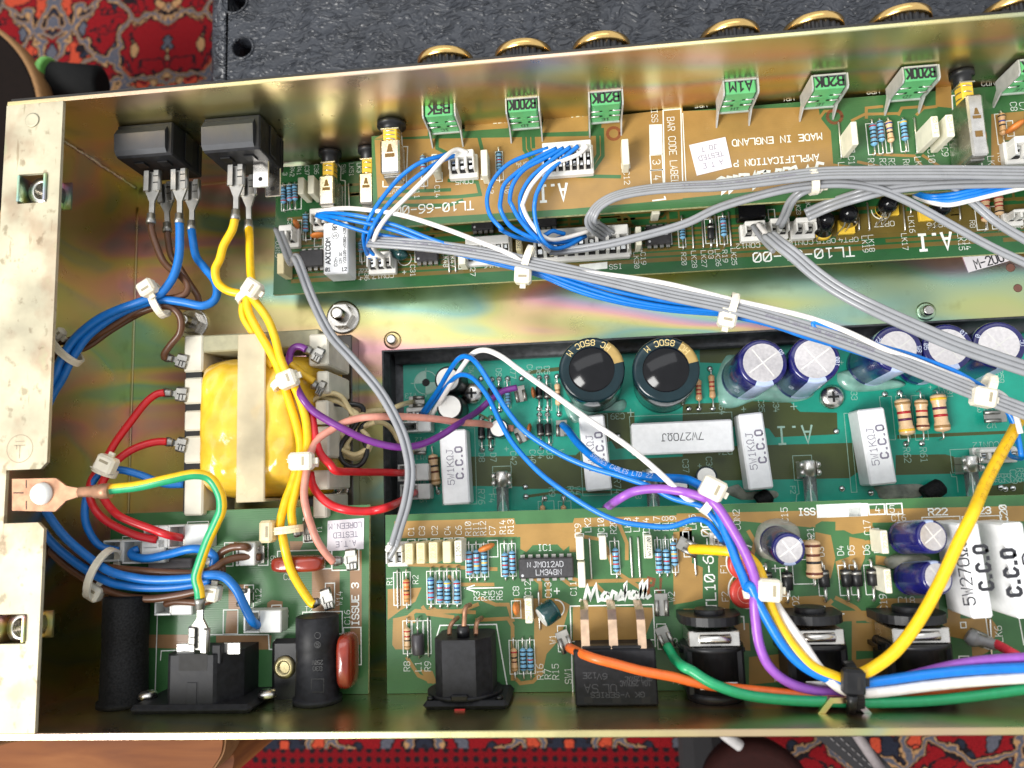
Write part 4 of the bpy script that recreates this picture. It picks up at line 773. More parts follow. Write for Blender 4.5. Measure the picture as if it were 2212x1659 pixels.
ex, ey = dirs(184.5); u = px('C', 60, ZD); strokes(k.ink, [[(float(q.split(',')[0]), float(q.split(',')[1])) for q in st.split()] for st in SCRIPT], P('C', 905, 1050, ZD + .05), ex * u, ey * u * .62, V((0, 0, 1)), 1.0)
for x, y, s in ((1095, 1040, 'C1'), (1222, 1055, 'R1'), (1298, 1055, 'R2'), (1355, 1055, 'R3'), (1450, 1060, 'R6'), (1526, 1060, 'LK2'), (1612, 1012, 'C10'), (1700, 985, 'C9'), (2000, 1055, 'LK1'), (2064, 1020, 'R5'), (1030, 1080, 'LK'), (2145, 690, 'C8'), (2205, 690, 'C7')): k.t('C', x, y, s, -90, 40)
k.t('C', 2175, 1040, 'CON3', 180, 40)
for q in ((1185, 803, 1250, 1000), (1252, 797, 1300, 995), (1302, 795, 1352, 990), (1395, 790, 1465, 980), (1058, 960, 1115, 985), (1575, 920, 1625, 947), (1665, 910, 1712, 940), (2020, 740, 2085, 935), (2095, 785, 2150, 880)): k.r('C', *q)
for q in ((998, 985, 1050, 1165), (515, 1022, 560, 1205), (1815, 1060, 1870, 1088), (905, 1130, 960, 1158), (612, 1120, 655, 1175)): k.r('B', *q)
k.l('B', '270,1175 270,1210 420,1212 430,950 395,950 390,860 310,862', .4); k.l('C', '1770,1085 1745,620 1800,615', .4); k.l('C', '1780,600 1770,530', .4); k.l('C', '1790,1085 1940,1095 1940,1060', .4)
for fr, x, y, rr in (('C', 985, 755, 46), ('B', 1765, 865, 42)):
    o = P(fr, x, y, ZD + .04); r = px(fr, rr, ZD); MB().ribbon([o + V((math.cos(i * .31) * r, math.sin(i * .31) * r, 0)) for i in range(21)], 1.1).build('red_pen_mark', REDD, DB)
k.done(DB, [CU, GB])
# ---- main board along the front side (lower)
a, b, c = P('U', 597, 460, ZM), P('U', 590, 637, ZM), P('U', 2212, 545, ZM)
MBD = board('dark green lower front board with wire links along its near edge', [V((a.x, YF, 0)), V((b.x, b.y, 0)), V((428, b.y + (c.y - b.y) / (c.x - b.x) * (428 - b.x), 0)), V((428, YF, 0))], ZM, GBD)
k = Silk(ZM)
x0, yb_ = b.x + 3, b.y; slp = (c.y - b.y) / (c.x - b.x); r = random.Random(5)
for j, (o, wd_) in enumerate(((5.0, 1.6), (7.2, 1.3), (9.2, 1.5), (11.0, 1.0), (12.6, 1.1), (14.6, 1.2), (16.4, .9), (20, 1.2), (24, 1.2), (27, 1.0), (30.5, 1.4))):
    xs = x0 + r.uniform(0, 8)
    while xs < 420:
        xe = xs + r.uniform(30, 110); pts = [(xs, yb_ + o + slp * (xs - b.x)), (xe, yb_ + o + slp * (xe - b.x))]
        if r.random() < .6: d = r.uniform(1.5, 5); pts.append((xe + d, pts[1][1] + d)); pts.append((xe + d, pts[1][1] + d + r.uniform(1, 7)))
        k.k += 1; k.cu.ribbon([(p[0], p[1], ZM + .02 + .0004 * (k.k % 20)) for p in pts], wd_, mi=0); xs = xe + r.uniform(3, 9)
rnd_traces(k, x0, yb_ + 14, 400, YF - 8, 130, 11, .8)
for q in ((yb_ + 8, 150, 190), (yb_ + 12, 270, 420)): k.cu.sheet([(q[1], q[0] - 2 + slp * (q[1] - b.x), ZM + .015), (q[2], q[0] - 2 + slp * (q[2] - b.x), ZM + .015), (q[2], q[0] + 6 + slp * (q[2] - b.x), ZM + .015), (q[1], q[0] + 6 + slp * (q[1] - b.x), ZM + .015)])
for x, y, s in ((205, 410, '3'), (297, 380, 'R42'), (388, 365, 'R41'), (490, 365, 'C37'), (612, 350, 'C36'), (965, 350, 'SW4'), (1065, 355, 'LK51'), (1165, 330, 'LK3'), (268, 1050, 'C35'), (110, 1390, 'CON19')): k.t('m1', x, y, s, -90, 62)
for x, y, s in ((180, 1000, 'LK48'), (268, 1000, 'LK47'), (530, 1120, 'C27')): k.t('m2', x, y, s, -90, 68, 190)
k.t('m2', 812, 1065, 'CON16', 180, 68, 280); k.t('m3', 242, 930, 'CON13', 180, 66, 300); k.f('m3', '-60,1060 300,1025 302,1110 -60,1145'); k.t('m3', 408, 1085, 'ISS', 180, 68, 165)
for x, y, s in ((678, 1000, 'LK30'), (768, 980, 'C19'), (1293, 985, 'R20'), (1425, 990, 'LK28'), (1552, 985, 'LK27'), (1642, 930, 'D3'), (1735, 970, 'LK26'), (1827, 950, 'R19'), (1940, 955, 'LK25')): k.t('m3', x, y, s, -90, 64, 58 * len(s) - 10)
k.t('m4', 150, 945, 'CON12', 180, 66, 300); k.t('m4', 560, 915, 'CON11', 180, 66, 250); k.t('m4', 830, 905, 'CON10', 180, 66, 310); k.t('m4', 1160, 885, 'OPT5', 180, 62, 230); k.t('m4', 1450, 870, 'OPT4', 180, 62, 240); k.t('m4', 1915, 665, 'OPT7', 180, 68, 245)
k.t('m4', 865, 1060, 'TL10-61-00', 180, 128, 1260, .5)
for fr, x, y, s in (('m4', 1665, 925, 'LK19'), ('m4', 1748, 915, 'LK18'), ('m4', 2180, 895, 'LK17'), ('m5', 755, 670, 'LK16'), ('m5', 1395, 895, 'LK15'), ('m5', 1475, 890, 'LK14')): k.t(fr, x, y, s, -90, 68, 215)
k.t('m4', 800, 460, 'LK23', -90, 56); k.t('m4', 930, 430, 'LK22', -90, 56)
k.t('m5', 1090, 675, 'OPT6', 180, 66, 250); k.t('m5', 1055, 895, 'A.I', 180, 215, 400, 1.0); k.t('m5', 1545, 665, 'R8', -90, 66); k.t('m5', 2150, 685, 'CON6', 180, 66)
k.t('E', 270, 130, 'CON17', 180, 34, 145); k.t('E', 463, 95, 'C31', -90, 36, 80); k.t('E', 408, 105, '+', 0, 42); k.t('E', 165, 120, 'R36', -90, 34, 80); k.t('E', 128, 120, 'RL4', -90, 34, 80); k.c('E', 410, 18, 46, 180, 400)
for fr, q in (('m1', (160, 555, 235, 885)), ('m1', (237, 550, 318, 870)), ('m1', (320, 545, 415, 865)), ('m1', (440, 935, 540, 1260)), ('m1', (1172, 1330, 1240, 1545)), ('m1', (585, 1250, 690, 1345)), ('m1', (345, 1015, 420, 1180)), ('m3', (1212, 560, 1320, 830)), ('m3', (1555, 475, 1685, 780)), ('m3', (1738, 440, 1860, 790)), ('m3', (655, 630, 750, 885)), ('m3', (790, 590, 1140, 795)), ('m4', (5, 440, 375, 585)), ('m4', (408, 480, 500, 595)), ('m5', (1570, 440, 1745, 735)), ('m5', (1770, 440, 1900, 725)), ('m2', (345, 890, 450, 1110)), ('m1', (1885, 1370, 2190, 1535))): k.r(fr, *q)
k.c('m4', 1880, 480, 125, 180, 370, .35); k.c('m4', 1885, 595, 18, 0, 360, .5)
k.l('m1', '870,250 930,330 925,490 985,500 985,830', .35)
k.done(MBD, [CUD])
# ---- teal power board in the heatsink tray
a = P('E', 400, 680, ZP); b = P('F', 2150, 470, ZP); lf = P('E', 415, 1600, ZP)
PB = board('teal power supply board sunk in the heatsink tray', [V((a.x, a.y, 0)), V((a.x, cy0 + 4, 0)), V((428, cy0 + 4, 0)), V((428, a.y + .6, 0))], ZP, GT)
MB().bb((cx0 + 1.5, cy0 + 1, -14.4), (426, a.y + 1.0, ZP - 1.65)).build('board_spacer', HS, PB)
k = Silk(ZP); f = k.fill
for fr, pts in (('E', '840,1300 1520,1290 1560,1250 1560,1330 2212,1300 2212,1530 1560,1500 840,1490'), ('E', '1190,745 1440,715 1440,740 1190,770'), ('F', '110,590 400,570 400,700 110,690'), ('F', '0,960 480,940 700,950 760,1010 1000,1015 1005,1155 600,1175 560,1120 480,1100 0,1120'), ('F', '0,1240 1120,1210 1150,1390 1080,1440 0,1460'), ('F', '1380,1290 1700,1285 1760,1300 1760,1410 1380,1420'), ('F', '1390,1160 2150,1130 2150,1150 1390,1185'), ('E', '1550,1020 1900,1010 1900,1240 1780,1250 1750,1200 1560,1230'), ('F', '1920,1500 2212,1460 2212,1560 1960,1570'), ('E', '560,1310 640,1300 640,1500 570,1490')): f(fr, pts)
for t in ('1190,1500 1400,1500 1560,1530 2000,1530', '1190,1560 1400,1530 1540,1560', '420,1560 560,1570', '900,1030 960,1060 960,1230'): k.tr('E', t, 1.1)
D_ = k
for fr, x, y, s, an, h in (('E', 1020, 755, 'D9', -90, 40), ('E', 1112, 755, 'R77', -90, 40), ('E', 1222, 745, 'C41', -90, 40), ('E', 1282, 745, 'D6', -90, 40), ('E', 1332, 740, 'D5', -90, 40), ('E', 910, 1305, 'D8', -90, 42), ('E', 985, 1305, 'D7', -90, 42), ('E', 1115, 1310, 'C42', -90, 42), ('E', 1240, 1300, 'C40', -90, 42), ('E', 1292, 1285, 'D4', -90, 42), ('E', 1350, 1285, 'D3', -90, 42), ('E', 1425, 1280, 'W9', -90, 40), ('E', 450, 905, 'W13', 180, 36), ('E', 515, 1192, 'W12', 180, 36), ('E', 515, 1302, 'W11', 180, 36), ('E', 515, 1470, 'W10', 180, 32), ('E', 530, 1580, 'W9', 180, 32), ('E', 908, 1560, 'R76', -90, 46), ('E', 975, 1570, 'F4', -90, 40), ('E', 1365, 1530, 'R9', -90, 42), ('E', 1485, 1520, 'R8', -90, 40), ('E', 1530, 1520, 'W4', -90, 40), ('E', 1790, 1490, 'R74', -90, 46), ('E', 1925, 1545, 'F3', -90, 40), ('E', 1790, 1038, 'C39', 180, 42), ('F', 270, 1265, 'R71', 180, 46), ('F', 20, 1360, 'C37', -90, 40), ('F', 172, 1345, 'C36', -90, 40), ('F', 510, 970, 'C35', -90, 38), ('F', 605, 970, 'C34', -90, 38), ('F', 255, 985, 'R64', -90, 40), ('F', 1110, 890, 'C33', -90, 40), ('F', 1455, 1290, 'R62', -90, 44), ('F', 1562, 1290, 'R61', -90, 44), ('F', 2000, 1095, 'W2', 180, 40), ('F', 1985, 992, 'CON13', 180, 38), ('F', 1965, 1225, 'CON12', 180, 42), ('F', 715, 1515, 'F2', -90, 34), ('F', 2030, 1440, 'R4', -90, 40), ('F', 2065, 1440, 'R3', -90, 40), ('F', 2105, 1440, 'R2', -90, 40), ('F', 2145, 1430, 'C29', -90, 40), ('F', 2190, 1420, 'R56', -90, 40), ('F', 1680, 880, 'C32', -90, 38), ('F', 1730, 880, 'C31', -90, 38), ('F', 2060, 780, 'R59', -90, 38), ('E', 840, 750, 'C44', -90, 38)): k.t(fr, x, y, s, an, h, None, .2)
k.t('F', 725, 1160, 'A.I', 180, 112, 215, .75); k.t('F', 395, 993, '+', 0, 50); k.t('F', 720, 975, '+', 0, 60); k.t('F', 1030, 690, '+', 0, 40); k.t('F', 110, 1360, '+', 0, 40); k.t('F', 1305, 862, '+', 0, 36); k.t('F', 1605, 850, '+', 0, 36); k.t('E', 1875, 1015, '+', 0, 66); k.t('E', 1070, 1250, '+', 0, 46)
k.c('E', 548, 820, 78, 0, 360, .3); k.l('E', '548,728 548,912', .3); k.l('E', '452,826 640,818', .3)
o = P('E', 548, 820, ZP + .045); rr_ = px('E', 74, ZP)
for a0 in (90, 270): k.ink.sheet([o] + [o + V((math.cos(math.radians(a0 + q * 9)), math.sin(math.radians(a0 + q * 9)), 0)) * rr_ for q in range(11)])
for fr, q in (('E', (645, 1122, 878, 1606)), ('E', (980, 1365, 1105, 1500)), ('E', (1540, 1030, 1750, 1548)), ('F', (-345, 1040, 335, 1250)), ('F', (712, 1295, 848, 1450)), ('F', (1045, 1020, 1130, 1530)), ('F', (1275, 912, 1380, 1190)), ('F', (1380, 908, 1475, 1185)), ('F', (1480, 905, 1595, 1190)), ('F', (1732, 1255, 1875, 1400)), ('F', (1905, 1250, 2212, 1320)), ('E', (1275, 1590, 1380, 1659)), ('E', (1405, 1590, 1490, 1659)), ('E', (1275, 830, 1365, 1000)), ('E', (1385, 800, 1410, 1005)), ('E', (1270, 1060, 1370, 1210)), ('E', (890, 1120, 995, 1225)), ('E', (1055, 815, 1100, 985))): k.r(fr, *q, .2)
k.l('F', '740,1450 745,1460 755,1540 740,1545 735,1590', .22); k.l('F', '1735,1400 1745,1430 1775,1430 1785,1530', .22); k.l('E', '985,1500 985,1540 1005,1545', .22)
k.done(PB, [CUO], SILKD)
MB().lathe(P('E', 548, 820, ZP + .06), (0, 0, 1), [(0, px('E', 26, ZP)), (.03, px('E', 26, ZP))], 24).build('mounting_hole', DARK, PB)
pads = [('E', x, y) for x, y in ((905, 795), (975, 800), (1022, 797), (1077, 795), (1168, 793), (1282, 788), (1330, 785), (1398, 780), (1283, 990), (1338, 990), (1412, 1025), (1028, 998), (908, 1050), (970, 1048), (1283, 1030), (1335, 1027), (1300, 1240), (1348, 1225), (912, 1255), (970, 1250), (1192, 1497), (1196, 1560), (1793, 1165), (1318, 1572), (1440, 1568), (628, 1530), (582, 940))] + [('F', x, y) for x, y in ((1310, 895), (1407, 888), (1448, 1218), (1550, 1215), (996, 1136), (1033, 1508), (177, 732), (195, 988), (105, 990), (40, 990), (1220, 1535), (2060, 1500), (2090, 1510), (2140, 1505))]
for i, (fr, x, y) in enumerate(pads):
    c = P(fr, x, y, ZP + .05); MB().lathe(c, (0, 0, 1), [(0, 1.25), (.35, 1.0), (.75, .45), (.8, .1)], 12).build('solder_joint', SOLD, PB)
# ---- board along the rear side
a, b, c = P('H', 285, 20, ZR), P('H', 297, 1180, ZR), P('F', 2212, 1548, ZR)
RBD = board('green and orange brown rear board carrying the jack sockets', [V((a.x, a.y, 0)), V((b.x, 1.25, 0)), V((428, 1.25, 0)), V((428, a.y + (c.y - a.y) * 1.3, 0))], ZR, GB)
k = Silk(ZR); f = k.fill
for fr, pts in (('H', '345,60 1120,40 1130,80 1500,70 1510,40 2212,20 2212,60 1560,100 1540,260 1480,260 1470,110 1170,120 1160,160 370,170 340,130'), ('H', '300,500 520,490 480,580 380,640 300,700'), ('H', '335,690 470,660 480,720 430,720 430,890 350,890 330,860'), ('H', '1160,110 1510,100 1500,200 1440,250 1400,210 1240,215 1200,260 1160,240'), ('H', '1120,560 1400,560 1480,600 1420,820 1330,920 1300,1060 1250,1060 1250,700 1120,690'), ('H', '1500,610 2030,620 2020,680 1960,830 1500,840'), ('H', '590,1030 510,1020 560,1110 620,1110'),
    ('I', '-40,10 2212,-40 2212,60 1500,65 1200,70 900,60 830,100 400,60 -30,60'), ('I', '-60,130 60,120 60,330 130,360 130,560 60,580 -60,600'), ('I', '230,300 310,280 330,400 300,640 230,640'), ('I', '560,560 900,540 960,600 1020,640 1300,640 1300,700 700,720 570,640'), ('I', '860,130 960,150 990,300 960,430 860,420'), ('I', '1280,560 1660,560 1660,690 1300,690'), ('I', '430,940 640,920 630,1100 430,1120'), ('I', '1100,960 1290,940 1300,1130 1110,1140'), ('I', '1860,720 1960,690 1990,900 1880,960'), ('I', '1680,690 2000,690 2050,760 2000,860 1700,800')): f(fr, pts)
for t in ('1150,150 1450,140 1700,180 1750,330', '1150,95 1800,80 1850,200 1850,300', '880,600 780,640 620,650 480,640 420,690', '900,560 1000,600 1080,600 1110,700', '700,420 760,470 980,470', '1250,430 1290,460 1290,560', '1310,430 1340,450 1340,640', '1430,430 1480,470 1650,470 1700,520', '1490,430 1560,450 2000,440', '530,620 560,660 720,680', '580,620 620,640 860,650', '880,700 1080,690 1110,740 1110,1080', '430,950 500,1060 590,1100', '1120,1070 1160,1110 1240,1100 1300,1040', '1700,190 1800,400 1980,520', '780,360 1000,370', '420,340 760,350'): k.tr('H', t, 1.2)
for t in ('20,640 200,640 280,700', '480,560 560,620 700,640', '620,300 700,200 860,190', '1000,560 1120,620 1200,700 1300,720', '1100,290 1160,200 1260,190', '960,580 900,640 720,660', '1250,640 1300,600 1340,600', '1040,100 1100,130 1230,110', '430,130 470,200 440,330', '130,120 240,200 250,360', '640,720 640,1060', '1110,700 1110,980', '1880,690 1900,940', '600,30 900,10 1400,5'): k.tr('I', t, 1.3)
for x, y, s, an, h in ((312, 445, 'R1', 90, 40), (480, 438, 'R2', 90, 40), (452, 125, 'C1', 90, 42), (522, 122, 'C3', 90, 42), (605, 120, 'C2', 90, 42), (688, 120, 'C4', 90, 42), (760, 118, 'C6', 90, 42), (822, 108, 'R10', 90, 42), (872, 108, 'R11', 90, 42), (918, 105, 'R12', 90, 42), (978, 120, 'C7', 90, 42), (1045, 98, 'R14', 90, 42), (1097, 95, 'R13', 90, 42), (1320, 230, 'IC1', 0, 44), (1533, 105, 'C9', 90, 42), (1597, 85, 'LK2', 90, 42), (1682, 85, 'C10', 90, 42), (1762, 95, 'R20', 90, 42), (1855, 85, 'LK3', 90, 42), (1910, 80, 'LK4', 90, 42), (1975, 85, 'C14', 90, 42), (2045, 75, 'R17', 90, 42), (2100, 75, 'R18', 90, 42), (2150, 72, 'R19', 90, 42), (878, 545, 'R3', 90, 42), (926, 543, 'R4', 90, 42), (975, 540, 'R5', 90, 42), (1025, 540, 'R6', 90, 42), (1132, 512, 'C8', 90, 42), (1208, 495, 'C12', 90, 42), (1340, 505, 'C13', 90, 44), (1503, 495, 'C11', 90, 42), (425, 1000, 'R8', 90, 44), (498, 1000, 'L1', 90, 44), (560, 1000, 'R9', 90, 44), (1288, 1035, 'R16', 90, 44), (1338, 1050, 'R7', 90, 44), (1388, 1035, 'R15', 90, 44), (1370, 825, 'W1', 90, 42), (1470, 1060, 'SW1', 90, 46), (2140, 550, 'W2', 90, 44), (2155, 850, 'W3', 90, 44), (2170, 1090, 'J1', 90, 40)): k.t('H', x, y, s, an, h)
k.l('H', '800,495 1045,490', .4); k.l('H', '860,475 800,495 862,515', .4); k.t('H', 1397, 512, '+', 0, 56, None, .35)
for q in ((338, 392, 385, 604), (397, 390, 450, 602), (552, 385, 608, 597), (612, 383, 665, 595), (666, 383, 722, 595), (724, 382, 776, 595), (803, 212, 850, 425), (852, 210, 903, 423), (905, 208, 955, 420), (1030, 206, 1082, 417), (1084, 205, 1134, 415), (398, 706, 455, 918), (458, 706, 530, 918), (532, 704, 582, 918), (1086, 832, 1140, 1050), (1145, 832, 1198, 1048), (1200, 830, 1258, 1046), (1738, 190, 1808, 402), (2030, 180, 2082, 395), (2084, 178, 2130, 393), (2132, 176, 2186, 391), (1102, 576, 1165, 686), (1185, 548, 1240, 570), (1400, 738, 1465, 905), (2030, 508, 2105, 670), (2043, 726, 2110, 888), (950, 185, 1015, 290), (1515, 142, 1570, 162), (1662, 140, 1722, 160), (1955, 132, 2008, 296), (430, 178, 478, 210), (500, 176, 555, 206), (580, 174, 637, 204), (665, 170, 722, 200), (735, 168, 795, 198)): k.r('H', *q)
k.l('H', '1500,1165 1483,610 2020,600 2035,870', .4); k.l('H', '1495,840 2030,828', .35); k.l('H', '620,800 640,735 1005,728 1080,1160', .4); k.l('H', '1010,1130 1075,1130', .3); k.c('H', 1390, 625, 52, -90, 90, .4)
ex, ey = dirs(2); u = px('H', 38, ZR); strokes(k.ink, [[(float(q.split(',')[0]), float(q.split(',')[1])) for q in st.split()] for st in SCRIPT], P('H', 1553, 585, ZR + .05), ex * u, ey * u * .9, V((0, 0, 1)), 1.0)
k.t('H', 1310, 590, '1', 90, 34)
for x, y, s, an, h in ((65, 65, 'LK5', 90, 44), (350, 50, 'CON2', 90, 44), (660, 20, 'C15', 90, 44), (265, 365, 'F1', 90, 42), (275, 548, 'F2', 90, 42), (830, 150, 'R21', 90, 44), (895, 258, 'D3', 90, 42), (1022, 250, 'D4', 90, 42), (1092, 248, 'D5', 90, 42), (1190, 245, 'D6', 90, 42), (1195, 100, 'C17', 90, 42), (1300, 585, 'C19', 90, 46), (732, 575, 'D2', 90, 42), (605, 580, 'D1', 90, 42), (1400, 38, 'C16', 0, 40), (1450, 573, 'C18', 0, 46), (2048, 790, 'LK6', 90, 44), (20, 90, 'W4', 90, 40), (615, 1080, 'J2', 90, 40), (1270, 1060, 'J3', 90, 40)): k.t('I', x, y, s, an, h)
k.t('I', 168, 340, 'TL10-60-00', 90, 62, 540, .42); k.t('s1', 1095, 180, 'R22', 0, 82, 215, .4); k.t('s1', 1665, 165, 'R23', 0, 82, 200, .4); k.t('s1', 1945, 200, 'C20', 90, 82, 190, .4); k.t('r4', 1700, 510, 'ISS', 0, 84, 195, .4)
k.f('r4', '1825,420 2400,395 2400,570 1835,590'); k.f('s1', '-60,75 190,70 190,235 -60,245'); k.r('s1', 195, 88, 412, 212, .4); k.r('s1', 425, 80, 640, 208, .4); k.t('s1', 315, 150, '4', 0, 88); k.t('s1', 540, 145, '5.', 0, 88)
for q in ((0, 128, 48, 290), (510, 350, 560, 545), (630, 362, 695, 545), (708, 310, 850, 465), (870, 348, 935, 542), (1005, 346, 1075, 540), (1078, 344, 1145, 536), (1172, 345, 1240, 535), (1228, 108, 1285, 262), (1550, 35, 1800, 70), (1810, 30, 2060, 68)): k.r('I', *q)
k.t('I', 600, 365, '+', 0, 60, None, .35); k.c('I', 395, 325, 105, 60, 290, .45); k.c('I', 415, 505, 110, 80, 300, .45); k.l('I', '85,690 85,630 270,628 275,680 395,678 400,760', .4); k.l('I', '735,660 735,615 920,612 925,655 1045,660', .4); k.l('I', '1310,660 1400,655 1400,605 1540,600', .4); k.l('I', '1285,655 1320,1080', .4); k.l('I', '640,900 655,1080', .4); k.l('I', '1965,690 2000,930', .35); k.l('I', '2180,690 2212,860', .35); k.r('I', 1800, 715, 1838, 750, .35); k.r('I', 1790, 935, 1858, 975, .35)
for t in ('-20,220 60,215 60,100 -20,100', '680,60 860,100 860,20 700,10', '990,120 1230,110 1230,40 990,40', '1080,160 1180,180 1180,300 1130,420 1010,440 990,320 1080,290', '1250,280 1320,290 1340,350 1250,340', '560,440 640,470 700,560 560,560', '240,720 430,720 440,900 260,880', '1100,720 1320,720 1320,900 1110,900', '1700,300 1800,300 1800,690 1720,690'): f('I', t)
mk = MB(); o = P('H', 2010, 480, ZR + .04); u = px('H', 1, ZR)
for st in ('-20,-50 -15,50 20,40 10,5 -18,0', '30,-20 50,-50 60,40'): mk.ribbon([o + V((float(p.split(',')[0]) * u, float(p.split(',')[1]) * u, 0)) for p in st.split()], .9)
mk.build('red_pen_mark', REDD, RBD)
k.done(RBD, [CU])
# ---- mains board at the left
a, b, c = P('D', 830, 1648, ZR), P('U', 795, 1495, ZR), P('U', 800, 1090, ZR)
PWB = board('green mains board at the left rear with the power inlet', [V((15.0, c.y - .2, 0)), V((15.0, 1.25, 0)), V((b.x, 1.25, 0)), V((c.x - .3, c.y, 0))], ZR, GB)
k = Silk(ZR); f = k.fill
for fr, pts in (('s3', '1080,660 1440,660 1440,1240 1080,1200'), ('s3', '1570,420 1725,420 1725,1640 1580,1640'), ('s3', '790,300 980,300 920,420 800,420'), ('s3', '0,860 250,860 280,1060 150,1180 0,1180'), ('s3', '500,1100 560,1060 700,1080 700,1450 500,1450'), ('s3', '0,310 330,300 330,330 0,340'), ('G', '960,795 1340,795 1340,890 960,880'), ('G', '1400,800 1760,800 1750,890 1400,900'), ('G', '1470,640 1540,640 1540,790 1460,790'), ('G', '1850,290 2000,300 2010,380 1860,380')): f(fr, pts, 0)
for x, y, s, an, h in ((578, 540, 'W9', 90, 70), (385, 1005, 'W12', 90, 78), (738, 1270, 'W13', 90, 78), (1437, 1040, 'W14', 90, 78), (1538, 1285, 'C16', 90, 78), (770, 760, 'C2', 0, 78), (680, 1620, 'MS1', 0, 84), (1180, 150, 'T1', 90, 60), (1040, 1180, 'T2', 0, 70)): k.t('s3', x, y, s, an, h)
k.t('s3', 1642, 1115, 'ISSUE 3', 90, 92, 530, .42)
for q in ((390, 315, 510, 610), (635, 430, 1335, 655), (205, 870, 320, 1165), (560, 1130, 680, 1240), (1255, 845, 1375, 1155), (1340, 410, 1690, 670), (1490, 1420, 1720, 1900), (960, 1220, 1475, 1500), (970, 0, 1090, 310)): k.r('s3', *q, .35)
k.l('G', '1005,1180 1020,660', .35); k.l('G', '1040,960 1045,900 1190,895', .35); k.l('G', '1340,795 1740,795 1745,890 1915,890', .4); k.r('G', 1448, 635, 1540, 790, .35); k.r('G', 1215, 65, 1350, 110, .3); k.r('G', 795, 160, 850, 190, .3); k.r('G', 1455, 200, 1510, 350, .3)
k.done(PWB, [CUB])
sticker('white A.T.E TESTED sticker on the green mains board', 's3', [(1285, 35), (1755, 0), (1750, 400), (1275, 430)], ZR, ['A.T.E', 'TESTED', 'LOREEN.M'], 1.75)
sticker('tilted white A.T.E TESTED sticker on the upper front board', 'C', [(42, 940), (277, 887), (320, 1082), (92, 1138)], ZD, ['A.T.E', 'TESTED', 'JO.T'], 1.75)
# ---------------------------------------------------------------- controls on the front wall
YW = DD - 2.3
def pot(label, txt, fr, xl, xr, yf, fl, fr_, code):
    zt = 49.5; a, b = P(fr, xl, yf, zt), P(fr, xr, yf, zt); y = (a.y + b.y) / 2; xc = (a.x + b.x) / 2; hw = 5.0
    T = thing('potentiometer', label, 'potentiometer', (xc, y, ZD), 'green potentiometers along the front wall')
    MB().bb((xc - hw, y, 43.7), (xc + hw, y + 4.6, zt), .5).bb((xc - hw, y + .2, 36.5), (xc + hw, y + 4.6, 43.3), .3).bb((xc - .9, y + .05, 43.2), (xc + .9, y + 4, 43.8)).build('body', POTG, T)
    MB().bb((xc - hw - .1, y + 4.65, 36), (xc + hw + .1, YW - .05, zt - 1.2), .4).build('metal_case', mat('dark_case', (.10, .10, .10), .5, .6), T)
    mb = MB()
    for z in (44.6, 41.0):
        for sg in (-1, 1): mb.bb((xc + sg * 1.2, y - .03, z - .45), (xc + sg * 3.6, y + .5, z + .45))
    mb.build('slot', mat('dark_green_slot', (0.01, 0.06, 0.02), .6), T)
    for z in (44.6, 41.0):
        for sg in (-1, 1): MB().tube([(xc + sg * 5.0, y - .25, z + .5), (xc + sg * 3.0, y - .25, z + .5), (xc + sg * 2.2, y - .05, z + .3)], .32, 6).build('rivet_tab', TIN, T)
    for sg, fx in ((-1, fl), (1, fr_)):
        ft = P(fr, fx[0], fx[1], ZD); x = xc + sg * (hw + .35)
        MB().prism([(x, y + 4.6, zt + .5), (x, y + .3, zt + .5), (x, y - .45, zt - .5), (x, y - .45, 38.5), (x, min(ft.y - .8, y - 1.2), ZD + .05), (x, min(ft.y + .7, y + .3), ZD + .05), (x, y + 1.6, 36.3), (x, y + 4.6, 36.3)], (sg * .5, 0, 0)).build('bracket_side', mat('pale_bracket', (.62, .62, .60), .4, .45), T)
    MB().bb((xc - hw, y - .4, 36.2), (xc + hw, y + .15, 36.75)).bb((xc - hw - .2, y + 4.2, zt + .05), (xc + hw + .2, y + 4.7, zt + .5)).build('bracket_strip', mat('pale_bracket', (.62, .62, .60), .4, .45), T)
    mk = MB(); letters(mk, txt.replace('0', 'o'), (xc, y + 2.4, zt + .05), V((-1, 0, 0)), V((0, -1, 0)), 3.3, min(8.6, 2.4 * len(txt)), .7); mk.build('printed_value', INK, T); mk = MB(); letters(mk, code, (xc, y - .02, 38.6), V((-1, 0, 0)), V((0, 0, -1)), 1.7, 2.6, .22); mk.build('printed_code', INK, T)
    return xc
KX = []
for lab, t, fr, xl, xr, yf, fl, f2, cd in (('green pot printed B5K above the VR8 mark', 'B5K', 'B', 530, 735, 748, (575, 950), (785, 940), '1C'), ('green pot printed B200K above the VR7 mark', 'B200K', 'B', 1070, 1280, 718, (1090, 918), (1298, 905), '1D'), ('green pot printed B20K above the VR6 mark', 'B20K', 'B', 1612, 1820, 674, (1610, 880), (1825, 865), '1E'),
    ('green pot printed A1M above the VR5 mark', 'A1M', 'C', 270, 490, 602, (230, 815), (450, 800), '1H'), ('green pot printed B20K above the VR4 mark', 'B20K', 'C', 845, 1070, 570, (770, 775), (1000, 760), '1E'), ('green pot printed B200K above the VR3 mark', 'B200K', 'C', 1430, 1665, 517, (1325, 735), (1555, 720), '1D'), ('green pot cut off by the right edge beside the VR2 mark', 'B20K', 'C', 2185, 2420, 470, (2090, 680), (2330, 660), '1E')):
    KX.append(pot(lab, t, fr, xl, xr, yf, fl, f2, cd))
